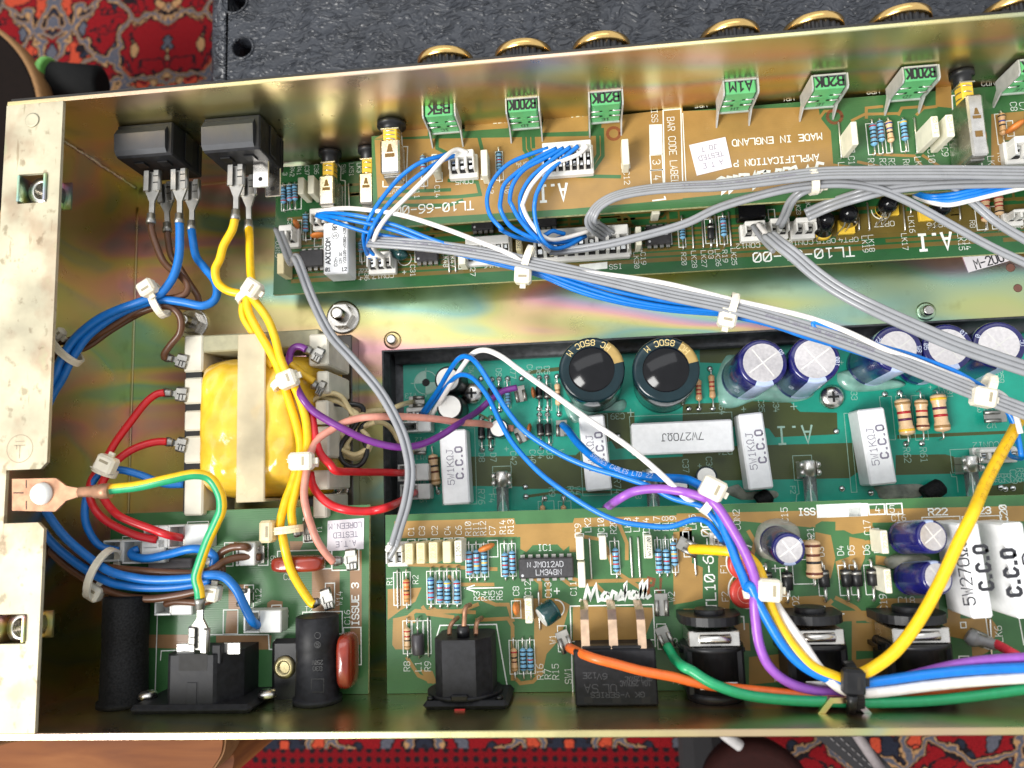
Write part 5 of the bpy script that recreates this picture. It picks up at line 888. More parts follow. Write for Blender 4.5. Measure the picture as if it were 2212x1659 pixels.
def knob(label, x):
    T = thing('control_knob', label, 'knob', (x, DD + 9, 30), 'gold capped control knobs'); o = V((x, DD + .3, 44.9)); n = 48; R = KNR
    vs = []; fs = []
    for k, (d, r) in enumerate(((1.0, R - .4), (1.6, R), (13.4, R - .3))):
        for j in range(n * 2):
            a = math.pi * j / n; rr = r - (0.45 if (j // 2) % 2 else 0); vs.append(o + V((math.cos(a) * rr, d, math.sin(a) * rr)))
    m2 = n * 2; fs = [(k * m2 + j, k * m2 + (j + 1) % m2, (k + 1) * m2 + (j + 1) % m2, (k + 1) * m2 + j) for k in range(2) for j in range(m2)]
    MB().add(vs, [f[::-1] for f in fs]).build('ridged_skirt', BLK, T)
    MB().lathe(o, (0, 1, 0), [(13.3, R - .5), (13.4, R + .25), (16.1, R + .3), (16.3, R - .1), (16.35, R - 1)], 48).build('gold_ring', GOLD, T)
    MB().lathe(o, (0, 1, 0), [(-.1, 3), (1.2, 3)], 16).build('shaft', STEEL, T)
KNR = 9.7
for i, (x, y, fr) in enumerate(((640, 330, 'B'), (1165, 290, 'B'), (1690, 245, 'B'), (340, 170, 'C'), (900, 120, 'C'), (1475, 75, 'C'), (2225, 30, 'C'))):
    p = PY(fr, x, y, DD + 14); knob('gold ringed black knob, ' + ('leftmost one over the B5K pot', 'second from left over the B200K pot', 'third from left over the left B20K pot', 'fourth from left over the A1M pot', 'fifth from left over the right B20K pot', 'sixth from left over the right B200K pot', 'cut off at the upper right picture corner')[i], p.x)
def pushsw(label, fr, x0, y0, x1, y1, zb, zt, ybush, tall=False):
    a, b = P(fr, x0, y0, zt), P(fr, x1, y1, zt); xc = (a.x + b.x) / 2; hw = abs(b.x - a.x) / 2; T = thing('push_switch', label, 'switch', (xc, (a.y + b.y) / 2, zb), 'silver push switches')
    MB().bb((xc - hw, b.y, zb + .4), (xc + hw, a.y, zt), .6).build('metal_body', STEEL, T)
    mb = MB(); mb.bb((xc - hw * .85, b.y - .7, zb + .4), (xc + hw * .85, b.y + .05, zt - 2.5), .2); mb.build('base', TERM, T)
    yb = P(fr, x0, ybush, zt).y; zc = (zt + zb) / 2 + 1.2
    MB().bb((xc - hw * .72, a.y - .05, zc - 2), (xc + hw * .72, yb, zc + 2.9), .3).build('plunger', YPL, T)
    mb = MB(); L = yb - a.y; q = []
    for i in range(61):
        t = i / 60; an = t * 3 * 2 * math.pi; q.append((xc + hw * .9 * math.cos(an), a.y + t * L, zc + .3 + 3.0 * math.sin(an)))
    mb.tube(q, .2, 6); mb.build('spring', STEEL, T); MB().bb((xc - hw * .95, yb - .5, zc - 3), (xc + hw * .95, yb, zc + 3.4), .1).build('spring_stop', STEEL, T)
    MB().lathe((xc, yb, zc + .3), (0, 1, 0), [(0, hw * .98), (.3, hw * 1.08), (max(1, YW - yb - 1.6), hw * 1.1), (max(1.1, YW - yb - 1.5), hw * 1.5), (max(1.2, YW - yb - .1), hw * 1.5)], 22).build('bush', BLK, T)
    mb = MB(); c = V((xc, a.y - (a.y - b.y) * .3, zt + .03)); h = hw
    mb.prism([c + V((-h * .12, h * .55, 0)), c + V((h * .14, h * .55, 0)), c + V((h * .36, -h * .3, 0)), c + V((-h * .32, -h * .3, 0))], (0, 0, .04)); mb.bb(c + V((-h * .5, -h * .85, 0)), c + V((h * .5, -h * .45, .04)))
    if tall: mb.bb(c + V((-h * .45, -h * 3.3, 0)), c + V((h * .45, -h * 2.5, .04)))
    mb.build('window', mat('bronze_window', (0.17, 0.09, 0.015), .4), T); return T
pushsw('silver push switch at the left end of the upper front board', 'B', 250, 905, 378, 1115, ZD, 42.5, 830)
pushsw('tall silver push switch with yellow plunger near the right edge', 'C', 1835, 612, 1992, 1000, ZD, 48, 495, True)
pushsw('silver push switch beside the C36 mark on the lower board', 'm1', 640, 430, 840, 805, ZM, 25, 235)
pushsw('silver push switch half hidden by the upper front board', 'm1', 1158, 398, 1350, 785, ZM, 25, 190)
# rocker switches
def rocker(label, fr, tl, tr, br, bl):
    zt = 55.0; a, b, c, d = [P(fr, x, y, zt) for x, y in (tl, tr, br, bl)]; x0, x1 = (a.x + d.x) / 2, (b.x + c.x) / 2 + .6; y0 = (c.y + d.y) / 2; T = thing('rocker_switch', label, 'switch', ((x0 + x1) / 2, y0 + 6, 32), 'black rocker switches in the front wall')
    mb = MB(); mb.bb((x0, y0, 33), (x1, YW - .02, zt - 1), .5); mb.build('body', BLKM, T)
    MB().prism([(x0, y0 + .8, zt - .98), (x0, y0 + 2.2, zt + .2), (x0, YW - 4, zt + .6), (x0, YW - 1.6, zt - .98)], (x1 - x0 - 2.0, 0, 0)).build('spring_clip', GREYP, T)
    MB().bb((x1 - .02, y0 + 1.5, 41), (x1 + .5, YW - .3, 46), .2).bb((x1 - .02, y0 + .6, 35), (x1 + .35, YW - .3, 36.5), .1).build('side_rib', BLK, T)
    mb = MB()
    for i in range(2):
        for zz in (38, 46): mb.bb((x0 + (x1 - x0) * (.2 + .42 * i), y0 - .6, zz), (x0 + (x1 - x0) * (.38 + .42 * i), y0 + .02, zz + 4), .15)
    mb.build('terminal_block', BLK, T); return x0, x1, y0
R1 = rocker('left black rocker switch wired with brown and blue leads', 'A', (745, 762), (1080, 742), (1115, 992), (745, 1018)); R2 = rocker('right black rocker switch wired with two yellow leads', 'A', (1308, 718), (1645, 690), (1688, 952), (1308, 985))
for lab, x0, y0, x1, y1, z in (('spade terminal on the front brown lead of the left rocker', 990, 1110, 978, 1450, 47), ('spade terminal on the rear brown lead of the left rocker', 1070, 1185, 1085, 1505, 38), ('spade terminal on the front blue lead of the left rocker', 1163, 1100, 1162, 1450, 47), ('spade terminal on the rear blue lead of the left rocker', 1245, 1170, 1240, 1495, 38), ('spade terminal on the front yellow lead of the right rocker', 1532, 1072, 1525, 1425, 47), ('spade terminal on the rear yellow lead of the right rocker', 1605, 1140, 1612, 1490, 38)):
    spade(lab, 'A', x0, y0, x1, y1, z, 6.0)
for lab, x, y0, y1, z in (('bare spade tab in the middle of the right rocker', 1692, 1020, 1215, 44), ('bare spade tab at the right end of the right rocker', 1770, 1060, 1275, 36)):
    a, b = P('A', x, y0, z), P('A', x, y1, z); T = thing('spade_tab', lab, 'terminal', (a + b) / 2, 'bare spade tabs'); MB().bb((a.x - 3, b.y, z - .4), (a.x + 3, a.y + 3, z + .4), .3).build('blade', STEEL, T); MB().lathe((a.x, b.y + 3, z + .41), (0, 0, 1), [(0, .8), (.03, .8)], 12).build('hole', DARK, T)
# ---------------------------------------------------------------- small parts on the upper front board
G1 = 'resistors on the upper front board'; bl5 = 'nrkkn'
res('blue resistor above the hidden R1 mark, left of three in a row', 'C', 1215, 783, 1238, 1012, 820, 950, ZD, RB, 'rkknk', G1); res('blue resistor between a blue and a tan one, upper front board', 'C', 1265, 778, 1290, 1005, 800, 922, ZD, RB, 'kkvnk', G1); res('tan resistor with blue band next to two blue ones', 'C', 1320, 773, 1350, 1000, 800, 928, ZD, RPK, 'bbkg', G1); res('single blue resistor above the R6 mark', 'C', 1415, 773, 1440, 992, 795, 916, ZD, RB, 'ykkkn', G1)
res('brown resistor above the R5 mark at the right edge', 'C', 2048, 728, 2070, 945, 752, 880, ZD, RTN, 'kbkg', G1); res('blue resistor left of the loop of blue wires, above R10', 'B', 1020, 960, 1030, 1188, 998, 1105, ZD, RB, 'kkrnk', G1); res('blue resistor half under blue wires above the R11 mark', 'B', 532, 1003, 542, 1222, 1025, 1130, ZD, RB, 'nkkrk', G1)
link('straight wire link left of the C1 film capacitor', 'C', 1006, 797, 1025, 1027, ZD); link('straight wire link above the LK2 mark', 'C', 1495, 768, 1515, 995, ZD)
boxcap('pale film capacitor above the C1 mark on the upper board', 'C', 1088, 787, 1143, 935, ZD + 11, ZD, CRW); boxcap('pale film capacitor above the C10 mark, upper board', 'C', 1608, 752, 1670, 885, ZD + 13, ZD, CRW, '1n0'); boxcap('pale film capacitor above the C9 mark, upper board', 'C', 1702, 742, 1768, 882, ZD + 13, ZD, CRW, '1n0')
boxcap('pale film capacitor above the C12 mark', 'B', 1815, 900, 1870, 1062, ZD + 8, ZD, CRW); boxcap('cream film capacitor next to the CON5 connector', 'B', 902, 970, 950, 1135, ZD + 8, ZD, CRW); boxcap('small white printed film capacitor above the C14 mark', 'B', 583, 997, 625, 1110, ZD + 8, ZD, CRW, '33', INK)
header('white three way connector marked CON5 with white and blue leads', 'B', 690, 975, 858, 1080, ZD, 3); header('white seven way connector feeding the loop of blue wires', 'B', 1300, 925, 1625, 1055, ZD, 7); header('white connector at the right edge marked CON3', 'C', 2150, 880, 2420, 975, ZD, 3)
disc('orange ceramic capacitor beside the R5 resistor at the right edge', 'C', 2155, 820, ZD, 3.4, 3.4, 2.4, ORC, None, 30)
# ---------------------------------------------------------------- small parts on the lower front board
G2 = 'resistors on the lower front board'
for lab, q, b0, b1 in (('leftmost of three blue resistors beside the black rocker', (190, 545, 208, 905), 605, 800), ('middle of three blue resistors beside the black rocker', (272, 535, 288, 890), 585, 770), ('right of three blue resistors touching the cream capacitor', (345, 530, 358, 885), 570, 760), ('blue resistor left of the white relay, right of C35', (485, 915, 490, 1295), 955, 1165), ('blue resistor between the relay and CON17', (1195, 1270, 1215, 1590), 1310, 1430)): res(lab, 'm1', *q, b0, b1, ZM, RB, 'kknkr', G2)
res('blue resistor above the R20 mark', 'm3', 1255, 440, 1280, 868, 548, 732, ZM, RB, 'krkkk', G2); res('blue resistor above the R19 mark', 'm3', 1785, 398, 1812, 830, 480, 695, ZM, RB, 'krkkk', G2)
res('tan resistor partly under the grey cable at the right', 'm5', 1675, 330, 1690, 765, 360, 645, ZM, RPK, 'rrkr', G2, 1.5); res('tan red banded resistor near the right edge', 'm5', 1845, 290, 1872, 760, 330, 560, ZM, RPK, 'rrrk', G2, 1.5)
for x0, y0, x1, y1, lab in ((590, 590, 603, 935, 'wire link above the LK30 mark'), (1395, 495, 1412, 858, 'wire link above the LK28 mark'), (1522, 460, 1543, 845, 'wire link above the LK27 mark'), (1692, 425, 1722, 838, 'wire link above the LK26 mark'), (1865, 385, 1902, 828, 'wire link above the LK25 mark')): link(lab, 'm3', x0, y0, x1, y1, ZM)
for fr, x0, y0, x1, y1, lab in (('m4', 1685, 395, 1718, 745, 'wire link above the LK18 mark'), ('m4', 1572, 580, 1583, 745, 'short wire link above the LK19 mark'), ('m5', 635, 415, 663, 752, 'wire link above the LK17 mark'), ('m5', 728, 395, 738, 530, 'wire link above the LK16 mark'), ('m5', 1358, 415, 1377, 612, 'wire link above the LK15 mark'), ('m2', 215, 890, 233, 1165, 'wire link beside the LK48 mark'), ('m2', 298, 890, 315, 1155, 'wire link beside the LK47 mark'), ('m1', 1035, 540, 1045, 850, 'wire link under the LK51 mark')): link(lab, fr, x0, y0, x1, y1, ZM)
diode('black diode above the D3 mark on the lower front board', 'm3', 1622, 430, 1640, 842, 555, 745, ZM, 'diodes', 1.25)
boxcap('cream film capacitor above C37, left of a matching one', 'm1', 368, 455, 445, 665, ZM + 10, ZM); boxcap('cream film capacitor right of a matching one by the silver switch', 'm1', 497, 430, 580, 658, ZM + 10, ZM); boxcap('cream film capacitor above the C19 mark beside an 8 pin chip', 'm3', 665, 565, 752, 800, ZM + 9, ZM); boxcap('cream film capacitor beside the C27 mark', 'm2', 345, 890, 438, 1050, ZM + 8, ZM); boxcap('film capacitor printed J63 behind the white cable', 'm2', 1088, 735, 1165, 870, ZM + 8, ZM, CRM, 'J63', INK); boxcap('pale film capacitor under the grey cable at the left board edge', 'm1', 100, 1440, 190, 1700, ZM + 9, ZM, CRM)
boxcap('small cream capacitor peeping from under the upper board', 'm3', 880, 340, 985, 400, ZM + 8, ZM, CRW)
disc('orange ceramic disc beside the C35 mark', 'm1', 352, 1060, ZM, 1.9, 2.6, 2.0, ORC, 'ceramic discs', 100); disc('orange ceramic disc touching the relay', 'm1', 628, 1205, ZM, 2.9, 2.6, 2.0, ORC, 'ceramic discs', 5)
dil('eight pin chip left of the white relay', 'm1', 387, 1402, 700, 1600, ZM, 8, None, 'chips'); dil('eight pin chip right of the CON17 connector', 'm1', 1890, 1370, 2185, 1525, ZM, 8, None, 'chips'); dil('eight pin chip right of CON13 under the grey cable', 'm3', 795, 560, 1135, 775, ZM, 8, [('TL072CP', .3, 1.1)], 'chips'); dil('black chip in the shade of the upper board, left one', 'm2', 510, 460, 800, 590, ZM, 8, None, 'chips'); dil('black chip in the shade of the upper board, right one', 'm2', 1330, 440, 1620, 545, ZM, 8, None, 'chips')
a, b = P('m4', 20, 380, ZM + 7), P('m4', 390, 560, ZM + 7); MB().bb((a.x, b.y, ZM + .3), (b.x, a.y, ZM + 7), .4).build('black_module', BLKG, label='flat black block half under the upper board near CON11', category='module')
a, b = P('m1', 700, 1045, ZM + 11), P('m1', 1022, 1695, ZM + 11); T = thing('relay', 'white relay block with printed lettering at the left of the lower front board', 'relay', ((a.x + b.x) / 2, (a.y + b.y) / 2, ZM)); MB().bb((a.x, b.y, ZM + .5), (b.x, a.y, ZM + 11), .5).build('case', CER, T); mk = MB()
for s, x, y, h, wd in (('AXICOM', 762, 1410, 60, 370), ('D2n', 862, 1550, 40, 120), ('12V DC', 925, 1500, 34, 160), ('V23105-A5303-A20', 976, 1340, 34, 500)): ex, ey = dirs(90); letters(mk, s, P('m1', x, y, ZM + 11.06), ex, ey, px('m1', h, ZM + 11), px('m1', wd, ZM + 11), .42 if s == 'AXICOM' else .2)
letters(mk, '12', P('m1', 970, 1645, ZM + 11.06), V((1, 0, 0)), V((0, 1, 0)), 1.3, 1.8, .3); letters(mk, '01', P('m1', 760, 1650, ZM + 11.06), V((1, 0, 0)), V((0, 1, 0)), 1.3, 1.8, .3); letters(mk, 'R', P('m1', 850, 1120, ZM + 11.06), V((0, 1, 0)), V((-1, 0, 0)), 1.6, None, .35); letters(mk, 'U', P('m1', 850, 1080, ZM + 11.06), V((0, -1, 0)), V((1, 0, 0)), 1.6, None, .35)
c = P('m1', 855, 1212, ZM + 11.06); mk.ribbon([c + V((math.cos(i * .3927), math.sin(i * .3927), 0)) * 1.3 for i in range(16)], .2, closed=True); letters(mk, 'S', c, V((0, 1, 0)), V((-1, 0, 0)), 1.3, None, .22); mk.build('printed_lettering', INK, T)
def opto(label, fr, x, y, bx, by, r=3.1, base=None):
    a, b = P(fr, bx, by, ZM + 3), P(fr, x, y, ZM + 9.5); T = thing('opto_coupler', label, 'opto coupler', (a.x, a.y, ZM), 'black opto couplers on the lower front board'); ax = (b - a).normalized()
    MB().lathe(a - ax * 2.6, ax, [(0, r), (2, r)], 20).build('collar', YPL, T); MB().lathe(a - ax * .5, ax, [(0, r * 1.02), (6, r), (8, r * .85), (9.2, r * .5), (9.6, .1)], 22).build('body', BLKG, T)
    if base: p, q = P(fr, base[0], base[1], ZM + 2), P(fr, base[2], base[3], ZM + 2); MB().bb((p.x, q.y, ZM + .2), (q.x, p.y, ZM + 2), .2).build('base', YPL, T)
    for sg in (-1, 1): MB().tube([b + V((sg * .9, -1.5, -.3)), b + V((sg * .9, -2.8, -1.5)), b + V((sg * .9 + .3, -3.6, -4)), V((b.x + sg * 1.1 - .6, b.y - 5.2, ZM))], .26, 6).build('lead', TIN, T)
opto('black domed opto coupler above the OPT5 mark', 'm4', 1165, 590, 1130, 740); opto('black domed opto coupler on yellow base above the OPT4 mark', 'm4', 1455, 510, 1450, 600, 3.3, (1315, 610, 1545, 780)); opto('black domed opto coupler on yellow base above the OPT7 mark', 'm4', 1975, 390, 1935, 450, 3.3, (1900, 330, 2115, 540)); opto('black opto coupler on yellow base under the grey cable, OPT6', 'm5', 1160, 440, 1100, 470, 3.3, (850, 480, 1080, 605))
header('white two way connector marked CON12', 'm4', 110, 625, 385, 760, ZM, 2); header('white two way connector marked CON11', 'm4', 440, 590, 700, 740, ZM, 2); header('white two way connector marked CON10', 'm4', 770, 580, 1055, 730, ZM, 2); header('white three way connector marked CON17', 'm1', 1255, 1425, 1570, 1590, ZM, 3); header('white connector right of the three resistors above the relay', 'm1', 520, 860, 880, 1010, ZM, 4); header('long white connector marked CON13', 'm2', 1320, 610, 2560, 850, ZM, 9); header('white connector at the right edge marked CON6', 'm5', 2080, 470, 2300, 560, ZM, 2); header('white connector under the grey cable at the left board edge, CON19', 'm1', 120, 1075, 290, 1250, ZM, 2)
header('long white connector above the CON16 mark behind the cables', 'm2', 440, 700, 1010, 960, ZM, 6, ZM + 6)
ecap('small dark green capacitor lying beside the C31 mark', 'm1', 1740, 1455, ZM + 5, 1590, 1400, ZM + 4, 2.6, SLG, sm=SLG, top='dome', tm=SLG)
# ---------------------------------------------------------------- parts on the teal board
GR = 'big beige resistors on the teal board'
ecap('large black green capacitor with dark dome top, left of the pair', 'E', 1622, 735, 35, 1635, 833, ZP, 11.3, SLK, 'large black capacitors', .06, GOLDS, 'dome', .08, txt=[('HC 85oC M', 96, 1.9, .9)], rim=.70, ink=INKGOLD)
ecap('large black green capacitor with dark dome top, right of the pair', 'E', 2103, 735, 35, 2080, 838, ZP, 11.3, SLK, 'large black capacitors', .06, GOLDS, 'dome', .08, txt=[('HC 85oC M', 84, 1.9, .9)], rim=.70, ink=INKGOLD)
BC = 'blue capacitors on the teal board'
ecap('blue capacitor with silver top, left of the pair near the glue', 'F', 520, 692, 20, 392, 795, ZP, 8.7, SLB, BC, .055, SLP, sa=.74, rim=.80, txt=[('SD', 28, 1.15, .9), ('MIA', 230, 1.6, .4)]); ecap('blue capacitor with silver top, right of the pair, marked 100', 'F', 858, 668, 20, 735, 790, ZP, 8.7, SLB, BC, .06, SLP, sa=.74, rim=.80, txt=[('100', -10, 1.2, .88), ('MIA', 230, 1.6, .5)])
ecap('blue capacitor under the ribbon cable, left of three at right', 'F', 1395, 600, 20, 1205, 710, ZP, 8.4, SLB, BC, .055, SLP, sa=.74, rim=.74, txt=[('85', -5, 1.3, .9), ('72', 150, 1.3, .9)]); ecap('blue capacitor between two cables, middle of three at right', 'F', 1720, 590, 20, 1520, 700, ZP, 8.4, SLB, BC, .05, SLP, sa=.74, rim=.76, txt=[('10', 40, 1.3, .88), ('05', 175, 1.3, .9)]); ecap('blue capacitor at the right edge, last of three', 'F', 2050, 575, 20, 1850, 690, ZP, 8.4, SLB, BC, .055, SLP, sa=.75, rim=.76, txt=[('0', 150, 1.4, .88), ('oC', 0, 1.2, .9)])
ecap('small black capacitor with white top by the target mark, upper', 'E', 688, 800, 4, 740, 825, ZP, 5.3, BLK, 'small black capacitors', rim=.84, sm=SLP, top='one', tm=WHC); ecap('small black capacitor with white crossed top, lower of two', 'E', 702, 978, 4, 745, 998, ZP, 5.2, BLK, 'small black capacitors', rim=.84, sm=SLP, tm=WHC); ecap('small capacitor under the pink wire, white top', 'E', 1020, 1115, 2, 1040, 1128, ZP, 3.7, SLK, 'small black capacitors', rim=.86, sm=SLP, tm=WHC); ecap('small capacitor beside the C36 mark under the tie', 'F', 155, 1430, 2, 140, 1455, ZP, 4.1, SLK, 'small black capacitors', rim=.8, sm=SLP, tm=WHC); ecap('small capacitor under the blue wire beside the C37 mark', 'E', 2190, 1490, 0, 2180, 1500, ZP, 3.6, BLK, 'small black capacitors', rim=.82, sm=SLP, tm=WHC)
def cement(label, fr, x0, y0, x1, y1, zt, zb, lines, rot=90, ink=INKG, ch=.6, skew=0.0, xm=.5):
    a, b = P(fr, x0, y0, zt), P(fr, x1, y1, zt); c = (a + b) / 2; T = thing('cement_resistor', label, 'power resistor', (c.x, c.y, zb), 'white cement power resistors'); R = Matrix.Rotation(skew, 3, 'Z'); w2, d2 = abs(b.x - a.x) / 2, abs(b.y - a.y) / 2
    MB().box((c.x, c.y, (zt + zb + .8) / 2), (w2, d2, (zt - zb - .8) / 2), R, ch).build('body', CER, T)
    mb = MB(); 
    for sg in (-1, 1): o = c + R @ V((0, sg * (d2 - .5), 0)) if rot else c + V((sg * (w2 - .5), 0, 0)); mb.tube([(o.x, o.y, zb + 2), (o.x, o.y, zb - .5)], .5, 6)
    mb.build('lead', TIN, T); mk = MB(); ex, ey = dirs(rot); ex, ey = R @ ex, R @ ey
    for s, off, h, wd, th, ik in lines: letters(mk, s.replace('0', 'o') if s[0] != 'C' else s, c + V((0, 0, zt - c.z + .05)) + ey * off[1] + ex * off[0], ex, ey, h, wd, th)
    mk.build('printed_lettering', ink, T)
L5 = lambda dx=0: [('5W1Kw J'.replace(' ', ''), (dx, 1.6), 2.5, 13.5, .26, 0), ('C.C.O', (dx + 1.5, -1.9), 2.6, 12, .62, 0)]
cement('white 5W1KΩJ cement resistor standing left, beside R76', 'E', 640, 1130, 828, 1607, 1, ZP, L5(), skew=.03); cement('white 5W1KΩJ cement resistor crossed by the white wire', 'E', 1550, 1036, 1742, 1518, 1, ZP, L5(), skew=.055); cement('white 5W1KΩJ cement resistor in the middle beside the A.I print', 'F', 375, 1020, 575, 1510, 1, ZP, L5(), skew=.065); cement('white 5W1KΩJ cement resistor right, beside three beige resistors', 'F', 1150, 990, 1375, 1480, 2, ZP, L5(), skew=.07)
cement('white 7W270ΩJ cement resistor lying crosswise under the big capacitors', 'E', 1878, 1085, 2548, 1265, 0, ZP, [('7W270wJ', (0, -.2), 2.7, 15.5, .3, 0)], 180, INK)
R_ = res
res('beige resistor between the spade boots and the left cement resistor', 'E', 592, 1232, 628, 1528, 1292, 1480, ZP, RPK, 'nkng', GR, 1.95)
res('first of three large beige resistors, right of the cement block', 'F', 1390, 880, 1445, 1215, 935, 1160, ZP + 1, RPK, 'grvy', GR, 2.75); res('middle of three large beige resistors', 'F', 1520, 880, 1545, 1200, 938, 1130, ZP + 1, RPK, 'grkn', GR, 2.3); res('third large beige resistor with yellow top band', 'F', 1625, 875, 1670, 1190, 905, 1137, ZP + 1, RPK, 'yvrg', GR, 2.75)
res('blue resistor beside the D9 diode', 'E', 1075, 800, 1085, 985, 880, 960, ZP, RB, 'kkkn', 'small resistors on the teal board'); res('beige resistor left of the large black capacitor', 'E', 1398, 785, 1410, 1022, 835, 965, ZP, RPK, 'gno', 'small resistors on the teal board', 1.2); res('tan red banded resistor right of the large capacitors, left one', 'F', 95, 760, 105, 990, 810, 935, ZP, RTN, 'rrr', 'small resistors on the teal board', 1.25); res('tan red banded resistor by the glued blue capacitor', 'F', 178, 735, 195, 985, 780, 920, ZP, RTN, 'rrg', 'small resistors on the teal board', 1.25)
res('tan resistor at the rear board edge beside R9', 'E', 1305, 1560, 1305, 1800, 1622, 1720, ZP, RTN, 'gno', 'small resistors on the teal board'); res('tan resistor at the rear board edge beside R8', 'E', 1440, 1560, 1440, 1800, 1622, 1720, ZP, RTN, 'gno', 'small resistors on the teal board')
GD = 'diodes'
for lab, x0, y0, x1, y1, b0, b1 in (('black diode above D9 crossed by a blue wire', 1022, 800, 1028, 998, 855, 930), ('black diode left of D9 under the blue wire', 975, 800, 972, 1000, 860, 930), ('upper black diode below the D6 mark', 1282, 792, 1285, 990, 850, 930), ('upper black diode below the D5 mark', 1330, 790, 1340, 990, 850, 930), ('lower black diode above the D4 mark', 1283, 1035, 1300, 1240, 1090, 1170), ('lower black diode above the D3 mark on the teal board', 1335, 1030, 1350, 1225, 1090, 1170), ('black diode above D8', 908, 1050, 915, 1255, 1110, 1190), ('black diode above D7 beside the round capacitor', 970, 1048, 972, 1252, 1110, 1190)): diode(lab, 'E', x0, y0, x1, y1, b0, b1, ZP, GD, 1.4, 1)
disc('brown ceramic disc left of the upper diodes', 'E', 1245, 885, ZP, 2.4, 3.4, 1.8, mat('brown_ceramic', (0.30, 0.09, 0.02), .4), 'ceramic discs', 95); disc('brown ceramic disc beside the pink wire end', 'E', 1218, 1120, ZP, 2.3, 3.0, 1.8, mat('brown_ceramic', (0.3, 0.09, 0.02), .4), 'ceramic discs', 80)
def fuse(label, fr, x, y, yb, w2=90, z=-4.5):
    a, b = P(fr, x, y, z), P(fr, x, yb, z); xs = px(fr, w2, z) / 2; T = thing('glass_fuse', label, 'fuse', (a.x, (a.y + b.y) / 2, ZP), 'glass fuses in spring clips'); ax = V((0, -1, 0)); r = 2.6; L = px(fr, 105, z)
    MB().lathe(a, ax, [(-.4, r * .8), (0, r), (L * .9, r)], 20).build('end_cap', TIN, T); MB().lathe(a + ax * (L * .9 + .02), ax, [(0, r * .93), (a.y - b.y + 12, r * .93)], 20).build('glass_tube', GLS, T); MB().tube([a + ax * L * .8, a + ax * (a.y - b.y + 12)], .18, 6).build('fuse_wire', TIN, T)
    mb = MB()
    for q in (.22, .68):
        y0 = a.y - L * q
        for sg in (-1, 1): mb.bb((a.x + sg * (r + .05), y0 - 1.3, ZP + .1), (a.x + sg * (r + .55), y0 + 1.3, z + 1.6), .1); mb.lathe((a.x + sg * (r + .1), y0, z + 1.9), (sg, 0, .25), [(0, 1.2), (.8, 1.1), (1.3, .5)], 12)
    mb.bb((a.x - r - .5, a.y - L, ZP + .1), (a.x + r + .5, a.y, ZP + .5)); mb.build('spring_clip', TIN, T); return T
fuse('glass fuse in clip beside the leftmost cement resistor', 'E', 1040, 1400, 1700); fuse('glass fuse in clip under the thick blue wire', 'E', 2010, 1385, 1700); fuse('glass fuse in clip between two cement resistors, F2', 'F', 812, 1330, 1620); fuse('glass fuse in clip beside the yellow wire at the right', 'F', 1857, 1300, 1590)
def blob(label, fr, pts, zb, h, m, name='glue_blob', cat='glue', res_=.0):
    q = [P(fr, x, y, zb) for x, y in pts]; n = len(q); sp = spline(q + [q[0]], 5)[:-1]; c = sum(sp, V((0, 0, 0))) / len(sp); mb = MB(); k = len(sp); vs = []
    for t, zz in ((1, 0), (.96, .45), (.85, .75), (.6, .95), (.3, 1)):
        vs += [V((c.x + (p.x - c.x) * t, c.y + (p.y - c.y) * t, zb + .06 + h * zz)) for p in sp]
    vs.append(V((c.x, c.y, zb + h))); fs = [(i * k + j, i * k + (j + 1) % k, (i + 1) * k + (j + 1) % k, (i + 1) * k + j) for i in range(4) for j in range(k)] + [(4 * k + j, 4 * k + (j + 1) % k, 5 * k) for j in range(k)]
    ar = sum(sp[i].x * sp[(i + 1) % k].y - sp[(i + 1) % k].x * sp[i].y for i in range(k)); fs = fs if ar > 0 else [f[::-1] for f in fs]
    return mb.add(vs, fs, 0, True).build(name, m, label=label, category=cat, group='glue on the boards')
blob('clear glue under the left pair of blue capacitors', 'F', [(215, 800), (260, 680), (330, 640), (600, 700), (840, 860), (800, 930), (640, 950), (480, 935), (330, 985), (240, 960)], ZP, 2.2, GLUE); blob('clear round glue drop left of the right blue capacitors', 'F', [(1000, 760), (1070, 740), (1120, 770), (1400, 810), (1420, 850), (1180, 880), (1060, 870), (1005, 820)], ZP, 2.6, GLUE)
blob('grey glue smear below the rightmost cement resistor', 'F', [(1235, 1495), (1400, 1480), (1560, 1485), (1540, 1560), (1300, 1575), (1260, 1530)], ZP, .7, GLUEG); blob('grey glue smear below the middle cement resistor', 'F', [(240, 1520), (360, 1480), (365, 1530), (590, 1520), (600, 1570), (400, 1580), (340, 1565)], ZP, .7, GLUEG)
blob('clear glue ring below the left large capacitor', 'E', [(1430, 940), (1800, 1010), (1820, 930), (1560, 1070), (1480, 1060)], ZP, 1.5, GLUE)
for lab, fr, x, y, rr, ln in (('black rubber sleeve end by the right cement resistor', 'F', 1625, 1530, 3.6, 7), ('black soot like lump by the middle cement resistor', 'F', 545, 1570, 3.2, 5)):
    a = P(fr, x - 60, y + 30, ZP + 2.5); MB().lathe(a, (.8, .5, .1), [(0, rr * .8), (1, rr), (ln, rr * .9), (ln + 1, rr * .6)], 14).build('black_sleeve', BLKD, label=lab, category='sleeve')
screw('dark pan head screw beside the small black capacitors', 'E', 850, 893, ZP, 4.5); screw('bright cross head screw between the blue capacitors', 'F', 963, 917, ZP, 4.6)
for lab, x, y, an in (('tag terminal on the cream lead beside W13', 500, 950, 178), ('tag terminal on the purple lead by the diodes', 1165, 900, 100), ('tag terminal on the pink lead', 1170, 1160, 115), ('tag terminal on the thick blue lead', 1430, 1120, 90), ('tag terminal marked W11 under the purple wire', 510, 1252, 178)): tab(lab, 'E', x, y, ZP, 6.5, 4.4, an, 'tag terminals on the teal board')
